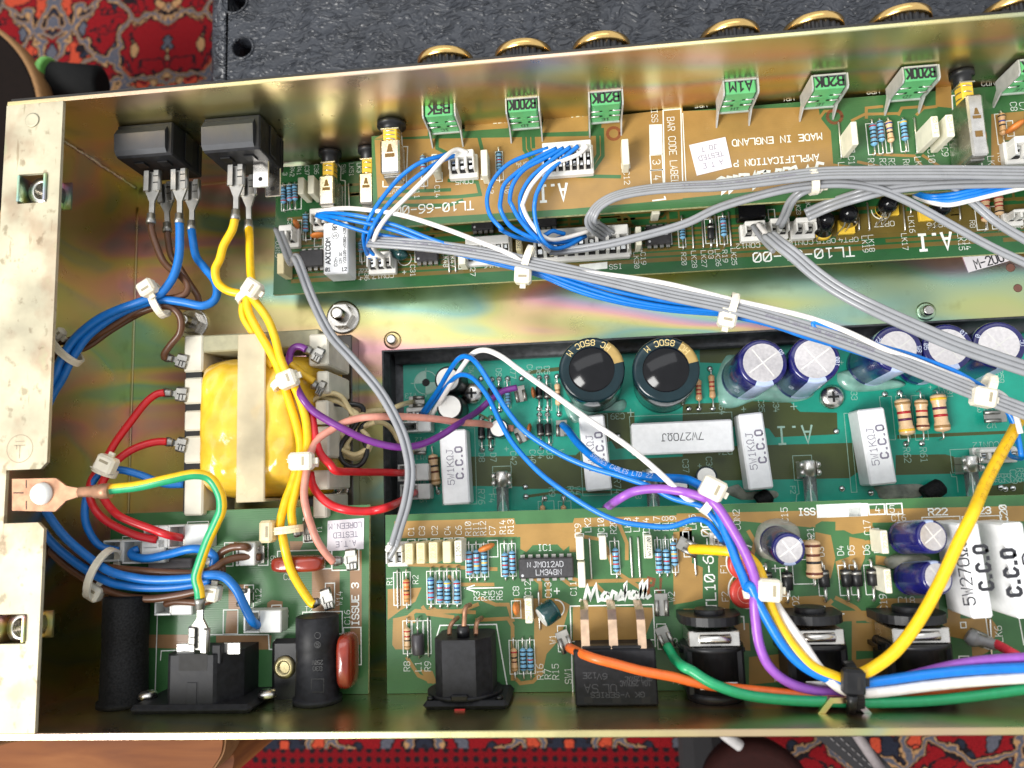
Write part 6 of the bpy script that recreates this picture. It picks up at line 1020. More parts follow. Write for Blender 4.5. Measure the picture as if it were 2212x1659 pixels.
tab('tag terminal marked W2 at the right', 'F', 1995, 1045, ZP, 8, 4.4, 0, 'tag terminals on the teal board')
header('white three way connector by the target mark', 'E', 420, 985, 560, 1050, ZP, 3, -3); boot('white boot holding the black lead beside W12', 't1', 1460, 1055, 1660, 1185, ZP, 1830, h=8); boot('white boot on the upper red lead beside the resistor', 't2', 1400, 425, 1640, 635, ZP, 1800, h=8); boot('white boot on the lower red lead marked W9', 't2', 1430, 685, 1660, 878, ZP, 1820, h=8)
header('white connector block beside CON12 at the right edge', 'r3', 1640, 880, 2180, 1000, ZP, 4, -3)
# ---------------------------------------------------------------- parts on the rear board
G3 = 'blue resistors on the rear board'
for lab, x0, y0, x1, y1, b0, b1, bd in (('R10', 828, 190, 838, 447, 258, 398, 'nrkkr'), ('R11', 876, 190, 885, 447, 250, 390, 'krryk'), ('R12', 925, 195, 935, 445, 262, 390, 'kkykk'), ('R14', 1058, 185, 1068, 440, 270, 412, 'nkrkn'), ('R13', 1106, 182, 1116, 438, 258, 388, 'krknk'), ('R20', 1768, 165, 1786, 428, 240, 378, 'nrkrk'), ('R17', 2043, 160, 2062, 420, 243, 385, 'krkkr'), ('R18', 2095, 158, 2112, 418, 246, 385, 'kkrkk'), ('R19', 2145, 155, 2165, 415, 200, 338, 'nkyrk')): res('blue banded resistor below the %s mark' % lab, 'H', x0, y0, x1, y1, b0, b1, ZR, RB, bd, G3)
for lab, x0, y0, x1, y1, b0, b1, bd in (('first of the group of four by the arrow print', 583, 362, 588, 622, 425, 562, 'bkkrr'), ('second of the group of four by the arrow print', 640, 360, 647, 620, 445, 577, 'krkkr'), ('third of the group of four, with a yellow band', 688, 357, 695, 617, 445, 580, 'yrkkk'), ('last of the group of four, next to the arrow head', 750, 355, 757, 615, 445, 580, 'rbkkn'), ('next to the beige one marked R16', 1175, 812, 1185, 1075, 885, 1017, 'kkkkk'), ('at the right of the R16 R7 R15 row', 1222, 810, 1232, 1072, 885, 1015, 'kkrkk')): res('blue banded resistor, ' + lab, 'H', x0, y0, x1, y1, b0, b1, ZR, RB, bd, G3)
G4 = 'tan resistors on the rear board'
res('orange tan resistor beside the R2 mark', 'H', 425, 370, 432, 628, 440, 572, ZR, mat('resistor_orange', (.66, .3, .1), .35), 'rokrg', G4); res('beige red banded resistor above the R8 mark', 'H', 430, 685, 437, 940, 752, 880, ZR, RPK, 'rrkg', G4); res('beige banded resistor left of two blue ones, R16', 'H', 1115, 815, 1130, 1078, 885, 1020, ZR, RTN, 'rkng', G4); res('large beige resistor right of the tilted blue capacitor, R21', 'I', 815, 145, 845, 475, 185, 418, ZR, RPK, 'nnkn', G4, 2.6)
a, b = P('H', 500, 683, ZR), P('H', 513, 938, ZR); T = thing('inductor', 'dark grey ferrite bead between R8 and R9, L1', 'inductor', (a + b) / 2); ax = (b - a).normalized(); MB().lathe(a + ax * 5 + V((0, 0, 2.4)), ax, [(0, 1.9), (.3, 2.1), (6.2, 2.1), (6.5, 1.9)], 18).build('ferrite_body', mat('ferrite', (.05, .045, .05), .4), T)
for p, q in ((a, a + ax * 5), (b, b - ax * 4)): MB().tube([p - V((0, 0, .5)), p + V((0, 0, 1.8)), q + V((0, 0, 2.4))], .32, 7).build('lead', TIN, T)
for lab, x0, y0, x1, y1 in (('long wire link in the R1 outline', 365, 375, 370, 625), ('wire link above the R9 mark', 562, 683, 568, 935), ('wire link beside the LK2 mark', 1607, 170, 1622, 430), ('wire link below LK3', 1870, 165, 1885, 425), ('wire link below LK4', 1920, 165, 1936, 425), ('wire link behind the small dark green capacitor', 1278, 515, 1287, 760)): link(lab, 'H', x0, y0, x1, y1, ZR)
link('wire link below the LK5 mark', 'I', 65, 160, 85, 410, ZR); link('pair of wire links beside the LK6 mark', 'I', 1985, 690, 1995, 960, ZR)
for lab, x0, y0, x1, y1, m, t in (('cream film capacitor printed 22J63 below the C1 mark', 410, 205, 465, 340, CRM, '.22J63'), ('cream film capacitor below the C3 mark', 485, 200, 542, 335, CRM, '3n3J100'), ('cream film capacitor below the C2 mark', 565, 195, 625, 332, CRM, '.22J63'), ('plain cream film capacitor below the C4 mark', 655, 190, 712, 330, CRM, None), ('white film capacitor printed .1J63 below the C6 mark', 732, 185, 782, 328, CRW, '.1J63')): boxcap(lab, 'H', x0, y0, x1, y1, ZR + 11, ZR, m, t, INK if t == '.1J63' else INKT)
for lab, x0, y0, x1, y1, t in (('white film capacitor below the C9 mark', 1518, 160, 1575, 310, None), ('white film capacitor above the C11 mark beside the chip', 1530, 325, 1585, 490, None), ('white film capacitor below the C10 mark', 1668, 155, 1722, 308, None), ('pale film capacitor beside the C12 mark', 1187, 560, 1240, 722, '2n2J100'), ('white film capacitor printed 4n7J100', 1968, 150, 2020, 300, '4n7J100')): boxcap(lab, 'H', x0, y0, x1, y1, ZR + 7, ZR, CRW, t, INK if t and t[0] == '4' else INKT)
boxcap('cream film capacitor printed 22J63 beside the C17 mark', 's1', 350, 425, 470, 725, ZR + 10, ZR, CRW, '.22J63'); boxcap('cream film capacitor printed 22J63 above the C19 mark', 's1', 395, 925, 515, 1240, ZR + 10, ZR, CRW, '.22J63')
disc('orange ceramic disc below the C7 mark leaning on R12', 'H', 940, 230, ZR, 3.0, 3.0, 2.2, ORC, 'ceramic discs', 20); disc('orange ceramic disc below the C8 mark', 'H', 1132, 625, ZR, 2.2, 3.4, 2.2, ORC, 'ceramic discs', 95)
dil('fourteen pin chip with white print below the IC1 mark', 'H', 1147, 302, 1508, 425, ZR, 14, [('JMo12AD', 1.2, 1.7), ('LM348N', -1.35, 1.7), ('N', 1.2, 1.5)], 'chips')
ecap('small dark green capacitor lying beside the C13 mark, bright end', 'H', 1297, 685, ZR + 6.5, 1385, 622, ZR + 4.5, 3.6, SLG, sm=SLG, tm=mat('bright_can', (.85, .85, .85), .3, .5), rim=.84, top='one')
RBG = 'blue capacitors on the rear board'
ecap('tilted blue capacitor with crossed silver top right of the cable bundle', 'I', 690, 245, ZR + 15, 600, 190, ZR + 1, 5.15, SLB, RBG, .06, SLP, sa=.74, rim=.78, txt=[('SD', 35, .8, .88), ('MIA', 250, 1.6, .5)]); ecap('upper of two blue capacitors lying against the cement resistor', 'I', 1622, 158, ZR + 16, 1420, 168, ZR + 2, 5.1, SLB, RBG, .06, SLP, sa=.25, rim=.82, txt=[('35 47o', 90, 1.7, .55), ('85oC', 105, 1.4, .45), ('SD', 60, 1.4, .7)]); ecap('lower of two blue capacitors lying against the cement resistor', 'I', 1655, 425, ZR + 16, 1455, 432, ZR + 2, 5.1, SLB, RBG, .06, SLP, sa=.25, rim=.82, txt=[('35 47o', 90, 1.7, .55), ('85oC', 105, 1.4, .45), ('47o', 75, 1.4, .2)])
blob('milky glue round the foot of the tilted blue capacitor', 'I', [(460, 190), (500, 80), (620, 40), (740, 90), (760, 180), (700, 330), (560, 310), (480, 270)], ZR, 2.4, GLUEW); blob('milky glue between the two lying blue capacitors', 'I', [(1300, 330), (1320, 290), (1400, 270), (1560, 275), (1600, 310), (1430, 330), (1340, 370)], ZR, 3.0, GLUEW)
cement('white 5W270ΩJ cement resistor standing on the rear board', 'I', 1795, 70, 2005, 690, ZR + 17, ZR, [('5W270wJ', (-.3, 3.2), 3.2, 19, .45, 0), ('C.C.O', (.6, -2.2), 3.6, 12.5, 1.0, 0)], skew=.045, ink=INK); cement('white cement resistor cut off by the right edge', 'I', 2085, 70, 2300, 690, ZR + 17, ZR, [('C.C.O', (-.5, 2.8), 3.6, 13, 1.1, 0), ('232', (-2, -2.6), 3.2, 13, .6, 0)], skew=.045, ink=INK)
for lab, x0, y0, x1, y1, b0, b1 in (('black diode half hidden beside the yellow lead, D1', 530, 335, 545, 560, 385, 465), ('black diode above the D2 mark', 662, 330, 675, 580, 385, 500), ('black diode below the D3 mark on the rear board', 890, 320, 920, 575, 372, 480), ('black diode below the D4 mark on the rear board', 1035, 318, 1065, 572, 368, 478), ('black diode below the D5 mark on the rear board', 1100, 315, 1130, 568, 372, 475), ('black diode below the D6 mark on the rear board', 1205, 310, 1228, 570, 365, 470)): diode(lab, 'I', x0, y0, x1, y1, b0, b1, ZR, GD, 1.75)
for lab, x, y, rr in (('round red fuse disc beside the F1 mark', 385, 335, 4.9), ('round red fuse disc beside the F2 mark', 402, 520, 5.1)):
    c = P('I', x, y, ZR + 5); ax = V((.28, -.10, .95)).normalized(); T = thing('disc_fuse', lab, 'fuse', (c.x, c.y, ZR), 'red fuse discs')
    MB().lathe(c - ax * 1.2, ax, [(0, rr * .8), (.5, rr * .97), (1.1, rr), (1.9, rr * .97), (2.4, rr * .86), (2.6, rr * .1)], 32).build('body', RDF, T)
    mk = MB(); ex = V((0, 1, 0)) - ax * ax.y; ex.normalize(); ey = ax.cross(ex); mk.ribbon([c + ax * 1.45 + (ex * math.cos(i * .3) + ey * math.sin(i * .3)) * rr * .62 for i in range(14)], .18, ax); letters(mk, 'CRN', c + ax * 1.45 + ey * .5, ex, ey, 1.3, 3.6, .2); letters(mk, '5B', c + ax * 1.45 - ey * 1.3, ex, ey, 1.1, 2, .2); mk.build('printed_lettering', mat('pink_ink', (.7, .3, .25), .5), T)
    for sg in (-1, 1): MB().tube([c + V((0, sg * 2.4, -1)), V((c.x, c.y + sg * 2.4, ZR - .5))], .35, 6).build('lead', TIN, T)
header('white connector with grey cable at the left end of the rear board', 'H', 285, 215, 395, 335, ZR, 2, ZR + 8); header('small white connector under the blue and white leads', 'I', 205, 150, 285, 215, ZR, 3, ZR + 7)
for lab, fr, x, y, an in (('tag terminal on the orange lead beside W1', 'H', 1450, 825, 110), ('tag terminal on the green lead beside W3', 'H', 2090, 800, 110), ('bare tag terminal beside the W2 mark', 'H', 2068, 590, 90), ('tag terminal on the short yellow lead', 'I', 25, 220, 150), ('grey sleeved tag terminal on the red lead by LK6', 'I', 1890, 810, -25)): tab(lab, fr, x, y, ZR, 7, 4.2, an, 'tag terminals on the rear board')
# ---------------------------------------------------------------- sockets on the rear wall
def along_y(mb, cx, cz, sec, y0, y1, mi=0): return mb.prism([(cx + x, y0, cz + z) for x, z in sec], (0, y1 - y0, 0), mi)
zt = 54.0; c = P('G', 1240, 1115, zt); yF, yB = P('G', 1240, 1300, zt).y, P('G', 1240, 930, zt).y; yF = max(yF, 3.7)
T = thing('mains_inlet', 'black mains inlet socket with earth lead on the rear wall', 'socket', (c.x, 10, 30)); hw = px('G', 145, zt)
mb = MB(); along_y(mb, c.x, 42, [(-13.2, -11), (13.2, -11), (13.2, 3), (hw + .9, 11.2), (hw, 12), (-hw, 12), (-hw - .9, 11.2), (-9.8, 8.5), (-9.8, 3)], yF, yB); mb.build('body', BLKM, T)
MB().bb((c.x - 20, 1.15, 29), (c.x + 20, 3.9, 55.5), 1.2).build('flange', BLKM, T)
a, b = P('G', 1160, 925, zt + .04), P('G', 1342, 1028, zt + .04); MB().bb((a.x, b.y, zt - .2), (b.x, a.y + .1, zt + .05)).build('slot', DARK, T)
a, b = P('G', 1212, 1105, zt + .02), P('G', 1282, 1295, zt + .02); mb = MB(); mb.bb((a.x, b.y, zt), (b.x - .4, a.y, zt + .22), .1); mb.bb((b.x - .35, b.y, zt), (b.x, a.y + .3, zt + .04)); mb.build('latch', BLKM, T)
mb = MB(); mb.bb((c.x + 6, yB - 3, 50), (c.x + 9, yB + 3, 53), .3); mb.build('rib', BLKM, T)
for x, y in ((1205, 885), (1500, 880)):
    p = P('G', x, y, 50); MB().bb((p.x - 3, p.y - 2, 49.6), (p.x + 3, p.y + 1.6, 50.4), .2).build('contact_blade', TIN, T)
for x, y in ((958, 1222), (1735, 1212)):
    p = P('G', x, y, 46); MB().lathe((p.x, 3.9, p.z), (0, 1, 0), [(0, 3.0), (1.2, 3.0), (2.1, 2.2), (2.3, .2)], 18).build('fixing_screw', STEEL, T)
p = P('G', 1838, 1010, 40); MB().bb((p.x - 5, p.y - 14, 36), (p.x + 6, p.y + 9, 39), 1.5).build('side_lug', BLK, T); MB().lathe((p.x, p.y, 39), (0, 0, 1), [(0, 3.8), (.5, 3.7), (1.2, 2.9), (1.25, 2.0), (.4, 1.9)], 20).build('eyelet', mat('dull_brass', (.42, .36, .20), .35, .9), T); MB().lathe((p.x, p.y, 39.3), (0, 0, 1), [(0, 1.9), (.1, 1.9)], 14).build('eyelet_hole', DARK, T)
def sleeve(label, fr, xl, xr, yfar, z, name, m, cat, extra=None):
    a, b = P(fr, xl, yfar, z), P(fr, xr, yfar, z); r = (b.x - a.x) / 2; o = V(((a.x + b.x) / 2, 1.2, z)); L = a.y - 1.2; T = thing(name, label, cat, o)
    MB().lathe(o, (0, 1, 0), [(0, r * 1.14), (1.6, r * 1.14), (1.7, r * 1.02), (L * .45, r), (L * .46, r * .98), (L * .62, r * .98), (L * .63, r), (L - .4, r), (L, r * .94)], 30).build('body', m, T)
    if extra:
        mk = MB()
        for s, y, h, wd in extra: letters(mk, s, P(fr, (xl + xr) / 2, y, z + r + .05), V((-1, 0, 0)), V((0, -1, 0)), h, wd, .2)
        q = P(fr, (xl + xr) / 2, 1125, z + r + .05); mk.ribbon([q + V((x, y, 0)) for x, y in ((-2, -2), (2, -2), (2, 2), (-2, 2))], .2, closed=True)
        for yy in (800, 860): q = P(fr, (xl + xr) / 2, yy, z + r + .05); mk.ribbon([q + V((math.cos(i * .4488), math.sin(i * .4488), 0)) * .95 for i in range(14)], .18, closed=True)
        mk.build('moulded_lettering', mat('moulded_mark', (.004, .004, .004), .5), T)
    return T
sleeve('dusty black sleeve standing off the rear wall at the lower left', 'G', 690, 955, 545, 43, 'fuse_sleeve', BLKD, 'sleeve')
sleeve('black fuse holder with moulded 250V mark beside the red brown capacitor', 'G', 1925, 2190, 672, 42, 'fuse_holder', BLKM, 'fuse holder', [('250V', 975, 1.3, 3.4), ('83o', 1015, 1.3, 3.0), ('S', 860, 1.0, .9)])
# DIN style socket
zt = 53.0; c = P('H', 762, 1015, zt); hw = px('H', 107, zt); yF, yB = P('H', 760, 1203, zt).y, P('H', 760, 832, zt).y; T = thing('din_socket', 'black octagonal multi pin socket on the rear wall', 'socket', (c.x, 10, 34))
yF = max(yF, 4.2); s_ = 2.3 * hw * .5; sec = [(-hw, 10.8), (hw, 10.8), (hw + 4.4, 5.6), (hw + 4.4, -6), (hw, -10), (-hw, -10), (-hw - 3.0, -6), (-hw - 3.0, 6.6)]
mb = MB(); along_y(mb, c.x, 42.2, sec, yF, yB); mb.build('body', BLKM, T); MB().lathe((c.x, 3.8, 42.2), (0, 1, 0), [(0, 12.0), (max(.8, yF - 3.7), 12.0)], 30).build('shoulder', BLKM, T)
x0, x1 = P('H', 525, 1250, 53).x, P('H', 1083, 1250, 53).x; MB().bb((x0, 1.15, 30), (x1, 3.7, 53.5), 1.4).build('flange', BLKM, T); MB().bb((c.x - 2.6, yF - .8, 52.5), (c.x + 2.6, yF + .9, 54.2), .3).build('key_tab', BLKG, T)
mb = MB(); mb.lathe((c.x + .8, yB - .05, 48), (0, 1, 0), [(0, 2.0), (3.2, 2.0), (3.6, 1.6)], 18); mb.build('centre_boss', BLK, T)
for q in ('z47 700,795 705,745 z44 730,705 z36 755,685', 'z50 795,740 798,680 z49 805,620 z44 835,600', 'z47 872,795 872,745 z44 885,705 z36 910,685'): MB().tube(path('H ' + q), .75, 8).build('pin', COPD, T)
for x in (570, 1020): p = P('H', x, 1232, 53); MB().lathe((p.x, 3.7, 51), (0, 1, 0), [(0, 1.2), (1.0, 1.1), (1.1, .2)], 12).build('rivet', BLKG, T)
MB().bb((c.x - 1.6, 1.16, 53.3), (c.x + 1.6, 1.6, 53.62)).build('red_mark', mat('red_paint', (.45, .02, .02), .5), T)
# slide / rocker switch with three copper tongues
zt = 51.0; a, b = P('H', 1502, 895, zt), P('H', 2058, 1262, zt); T = thing('output_switch', 'black switch block with three copper tongues marked SW1', 'switch', ((a.x + b.x) / 2, 10, ZR)); yb_ = max(b.y, 1.3)
MB().bb((a.x, yb_, ZR + 2), (b.x, a.y, zt), .5).build('body', BLKM, T)
mb = MB()
for x in (1655, 1850): p = P('H', x, 912, zt); mb.bb((p.x - 4.5, a.y - .1, zt - 4), (p.x + 4.5, a.y + 1.0, zt - .4), .3)
mb.build('rib', BLK, T); mb = MB()
for x in (1600, 1785, 1975): p = P('H', x, 1218, zt); mb.bb((p.x - 1.3, p.y - .9, zt - .1), (p.x + 1.3, p.y + .9, zt + .03))
mb.build('slot', DARK, T)
for x0, x1, xt in ((1558, 1612, 1578), (1738, 1795, 1758), (1925, 1980, 1930)):
    p, q = P('H', x0, 900, zt - 1), P('H', x1, 900, zt - 1); w2 = (q.x - p.x); t = P('H', xt, 622, ZR + 9); k_ = P('H', xt, 690, ZR + 13)
    MB().prism([(p.x, a.y + .05, zt - .6), (p.x, k_.y, zt - 2), (p.x, t.y, zt - 5.5), (p.x, t.y + 1.2, ZR), (p.x, t.y + .4, ZR), (p.x, t.y - .6, zt - 6), (p.x, k_.y - .3, zt - 2.8), (p.x, a.y + .05, zt - 1.5)], (w2, 0, 0)).build('copper_tongue', COP, T)
mk = MB()
for s, x, y, h, wd in (('1oA 25oVAC', 1905, 1110, 1.5, 9), ('3A 125VAC', 1925, 1080, 1.3, 8), ('GK V-SERIES', 1790, 1185, 1.4, 16), ('12E', 1610, 1060, 1.6, 4), ('SA', 1620, 1145, 2.4, 4), ('6V', 1690, 1065, 1.6, 3), ('UL', 1740, 1145, 2.4, 4)): letters(mk, s, P('H', x, y, zt + .04), V((-1, 0, 0)), V((0, -1, 0)), h, wd, .22)
mk.build('moulded_lettering', mat('moulded_grey', (.055, .055, .06), .5), T)
# jack sockets
def jack(label, fr, xl, xr, y0, y1, y2, y3, y4):
    zt = 52.0; a, b = P(fr, xl, y1, zt), P(fr, xr, y1, zt); xc, hw = (a.x + b.x) / 2, (b.x - a.x) / 2; Y = lambda y: P(fr, xl, y, zt).y; T = thing('jack_socket', label, 'jack socket', (xc, 10, ZR), 'black jack sockets on the rear wall'); zc = 42.5
    def ell(y, rx, rz, L, nm, m, ch=.3): MB().lathe((xc, y, zc), (0, 1, 0), [(0, rx - ch), (ch, rx), (L - ch, rx), (L, rx - ch)], 30).build(nm, m, T)
    ell(Y(y1) - 1, hw * .5, 0, Y(y0) - Y(y1) + 1, 'nose', BLK)
    MB().prism([(xc + hw * math.cos(t), Y(y1) - 2.4, zc + min(hw, 9.2) * math.sin(t)) for t in [math.pi * i / 16 for i in range(17)]] + [(xc - hw, Y(y1) - 2.4, ZR + .3), (xc + hw, Y(y1) - 2.4, ZR + .3)], (0, 2.6, 0)).build('rear_plate', BLK, T)
    ys, ye = Y(y2), Y(y3)
    MB().bb((xc - hw * .82, ye, ZR + 1), (xc + hw * .82, ys - .1, 49.5), .3).build('contact_frame', STEEL, T); MB().lathe((xc - hw * .5, (ys + ye) / 2, 49.4), (1, 0, 0), [(0, .6), (.4, 1.5), (hw, 1.5), (hw + .4, .6)], 16).build('tip_contact', STEEL, T)
    MB().bb((xc - hw * .95, max(Y(y4), 1.3), ZR + .5), (xc + hw * .95, ye - .05, 47.5), .8).build('body', BLK, T); MB().lathe((xc, max(Y(y4), 1.3), zc), (0, 1, 0), [(0, hw * .9), (ye - max(Y(y4), 1.3) - 1.6, hw * .9), (ye - max(Y(y4), 1.3) - 1.5, hw * 1.02), (ye - max(Y(y4), 1.3) - .1, hw * 1.02)], 28).build('barrel', BLK, T)
    mb = MB(); mb.bb((xc - hw * .6, 6, 51.5), (xc + hw * .6, 8.2, 52.6), .2); mb.build('sleeve_contact', STEEL, T); MB().lathe((xc, 1.2, zc), (0, 1, 0), [(0, hw * .92), (2.6, hw * .92), (2.8, hw * .8)], 30).build('collar', BLK, T)
    for sg in (-1, 1): MB().bb((xc + sg * hw * .9, ye - 3, ZR), (xc + sg * (hw * .9 + 1.6), ye - 1.5, ZR + 9), .2).build('solder_lug', BLKG, T)
jack('left jack socket above the orange and green leads', 'I', 0, 412, 660, 700, 785, 890, 1230); jack('middle jack socket behind the purple and white leads', 'I', 675, 1095, 648, 690, 775, 880, 1230); jack('right jack socket behind the thick yellow lead', 'I', 1330, 1790, 640, 690, 765, 870, 1230)
# bracket on the rear wall with black tie
p = P('I', 1040, 1300, 58); T = thing('cable_bracket', 'small zinc bracket pressed from the rear wall under the black tie', 'bracket', (p.x, 3, 56)); w2 = px('I', 155, 58)
MB().prism([(p.x - w2, 1.15, 57.5), (p.x - w2 * .5, 5.4, 57.5), (p.x + w2 * .5, 5.4, 57.5), (p.x + w2, 1.15, 57.5), (p.x + w2 * .72, 1.15, 57.5), (p.x + w2 * .4, 3.9, 57.5), (p.x - w2 * .4, 3.9, 57.5), (p.x - w2 * .72, 1.15, 57.5)], (0, 0, 2)).build('loop', ZN, T)
# ---------------------------------------------------------------- mains transformer
x0, x1 = P('D', 1222, 1000, 42).x, P('D', 2020, 1000, 44).x; y0, y1 = P('D', 1600, 1585, 44).y, P('D', 1600, 600, 42).y
T = thing('mains_transformer', 'mains transformer wound with glossy yellow tape under a clear strap', 'transformer', ((x0 + x1) / 2, (y0 + y1) / 2, 0)); nx_, ny_ = 44, 44; mb = MB(); vs = []; rn = random.Random(4)
for i in range(nx_ + 1):
    for j in range(ny_ + 1):
        u, v_ = -1 + 2 * i / nx_, -1 + 2 * j / ny_; u2, v2 = math.copysign(abs(u) ** .55, u), math.copysign(abs(v_) ** .6, v_)
        hh = max(0, 1 - abs(u2) ** 7) ** .5 * max(0, 1 - abs(v2) ** 7) ** .5; bul = 1 - .07 * abs(v2) ** 6
        wr = .45 * abs(math.sin(u2 * 9 + 2.6 * math.sin(v2 * 2.6 + 1))) + .5 * math.sin(v2 * 9 + 6 * u2) * math.sin(u2 * 8 + 1 + v2) + .25 * math.sin(17 * u2 - 11 * v2)
        vs.append(((x0 + x1) / 2 + u2 * (x1 - x0) / 2 * bul, (y0 + y1) / 2 + v2 * (y1 - y0) / 2 * (1 - .05 * abs(u2) ** 4), 10 + (36 + wr) * hh))
mb.add(vs, [(i * (ny_ + 1) + j, (i + 1) * (ny_ + 1) + j, (i + 1) * (ny_ + 1) + j + 1, i * (ny_ + 1) + j + 1) for i in range(nx_) for j in range(ny_)], 0, True); mb.build('winding', TAPE, T)
a, b = P('D', 1545, 510, 47), P('D', 1717, 1592, 47); MB().bb((a.x, b.y, 46.6), (b.x, a.y, 47.6), .3).bb((a.x, b.y, 12), (b.x, b.y + 1, 46.5), .2).bb((a.x, a.y - 1, 12), (b.x, a.y, 46.5), .2).build('clear_strap', STRAP, T)
a, b = P('D', 1290, 505, 40), P('D', 2050, 575, 40); MB().bb((a.x, b.y, 20), (b.x, a.y, 37.4), .5).build('bobbin_flange', mat('olive_bobbin', (.33, .31, .19), .45), T)
mb = MB(); a, b = P('D', 1212, 520, 36), P('D', 1310, 1660, 36); mb.bb((a.x, b.y, 10), (b.x - 1, a.y, 36.2)); mb.build('comb_gap_shade', DARK, T)  # solid dark block, shade between the terminal blocks put into its colour
for ya, yb_ in ((515, 748), (790, 955), (1003, 1130), (1168, 1342), (1400, 1680)):
    p, q = P('D', 1193, ya, 37), P('D', 1312, yb_, 37); MB().bb((p.x, q.y, 12), (q.x, p.y, 37), .6).build('terminal_block', BAK, T)
a, b = P('t1', 500, -60, 9), P('t1', 828, 2660, 9); MB().bb((a.x - 9, b.y, 0), (b.x, a.y, 9), .4).build('laminations', LAM, T)
p, q = P('t1', 640, 0, 9), P('t1', 660, 1660, 9); mb = MB(); mb.bb((p.x, b.y + 2, 9.05), (p.x + .8, a.y - 2, 9.5)); mb.build('lamination_edge', BLK, T)
for ya, yb_, xa, xb in ((-80, 320, 245, 505), (400, 680, 345, 505), (780, 1080, 330, 500), (1120, 1510, 340, 510), (1690, 1930, 280, 510), (2000, 2300, 300, 480)):
    p, q = P('t1', xa, ya, 38), P('t1', xb, yb_, 38); MB().bb((p.x, q.y, 14), (q.x, p.y, 38), .6).build('terminal_block', BAK, T)
for x, y in ((560, 215), (600, 620), (640, 960), (590, 1340), (520, 1180)): MB().lathe(P('t1', x, y, 15) - V((0, 0, 6)), (0, 0, 1), [(0, .7), (6, .7)], 8).build('pin', TIN, T); MB().lathe(P('t1', x, y, 15), (0, 0, 1), [(0, 2.2), (1.5, 1.9), (2.6, 1.0), (2.9, .1)], 12).build('solder_joint', SOLD, T)
hexnut('hex nut on stud by the brown lead, upper left of transformer', 'U', 418, 700, 0, 4.2); hexnut('hex nut on stud at the upper right of the transformer', 'U', 742, 686, 0, 4.4); hexnut('hex nut on the transformer lamination plate, lower right', 't2', 620, 745, 9, 2.9, 3, stud=7)
for lab, x0, y0, x1, y1, z in (('small crimp on the brown transformer lead', 1215, 690, 1075, 655, 37), ('small crimp on the upper red transformer lead', 1215, 900, 1065, 885, 37), ('small crimp on the lower red transformer lead', 1210, 1230, 1080, 1202, 37)): spade(lab, 'D', x0, y0, x1, y1, z, 4.6)
spade('small crimp on the purple lead at the transformer top', 't1', 420, 215, 215, 110, 40, 5.0); spade('small crimp on the yellow lead right of the transformer', 't1', 440, 640, 300, 570, 40, 5.0)
# earth terminal on the lip
a, b = P('D', 92, 1535, HT + .6), P('D', 425, 1535, HT + .6); q = [P('D', x, y, HT + .6) for x, y in ((92, 1445), (375, 1440), (440, 1490), (520, 1505), (520, 1560), (440, 1585), (370, 1655), (92, 1650))]
T = thing('earth_terminal', 'copper coloured earth tag riveted to the lip with green and yellow lead', 'terminal', (a + b) / 2); MB().prism(q, (0, 0, .9)).build('tag', COPD, T)
p = P('D', 275, 1540, HT + 1.5); r_ = px('D', 76, HT); MB().lathe(p, (0, 0, 1), [(0, r_), (.6, r_), (1.6, r_ * .85), (2.2, r_ * .5), (2.4, .1)], 28).build('nylon_rivet', WHT, T)
mb = MB(); mb.lathe(P('D', 515, 1530, HT + 1.2), P('D', 640, 1525, HT) - P('D', 515, 1530, HT), [(0, 1.5), (px('D', 110, HT), 1.7), (px('D', 112, HT), 2.1), (px('D', 150, HT), 2.0), (px('D', 152, HT), 2.3), (px('D', 225, HT), 2.3)], 14); mb.build('crimp_barrel', COPD, T)
mb = MB()
for x0, y0, x1, y1 in ((170, 1455, 170, 1500), (170, 1590, 170, 1640), (90, 1535, 150, 1535)): mb.ribbon([P('D', x0, y0, HT + 1.53), P('D', x1, y1, HT + 1.53)], .35)
mb.build('cut_line', DARK, T)
# ---------------------------------------------------------------- mains board fittings
boot('white boot on the left blue lead of the mains board', 'G', 668, 185, 770, 322, ZR, 800); boot('white boot on the looping blue lead of the mains board', 'G', 793, 182, 912, 335, ZR, 1070); boot('white boot on the left red lead of the mains board', 'G', 930, 92, 1020, 236, ZR, 1090); boot('white boot on the right red lead of the mains board', 'G', 1090, 85, 1192, 236, ZR, 1350); boot('white boot on the blue lead marked W13', 'G', 1578, 640, 1680, 785, ZR, 1822); boot('white boot on the short brown lead at the lower left', 'G', 1000, 575, 1105, 670, ZR, 1245); boot('white boot behind the brown loop beside W9', 'G', 1528, 198, 1545, 350, ZR, 1652)
for lab, x, y in (('tag terminal on the brown lead beside W9', 435, 460), ('bare tag terminal beside W12', 255, 1010)): tab(lab, 's3', x, y, ZR, 4.5, 6, 0, 'tag terminals on the mains board')
for lab, x0, y0, x1, y1 in (('flat terminal on the yellow lead marked W14', 1340, 1030, 1080, 1110), ('flat terminal on the pink lead beside the red brown capacitor', 1660, 530, 1370, 560), ('flat terminal at the tied end of the yellow leads', 1080, 160, 860, 190)): spade(lab, 's3', x0, y0, x1, y1, ZR + 5, 6.6)
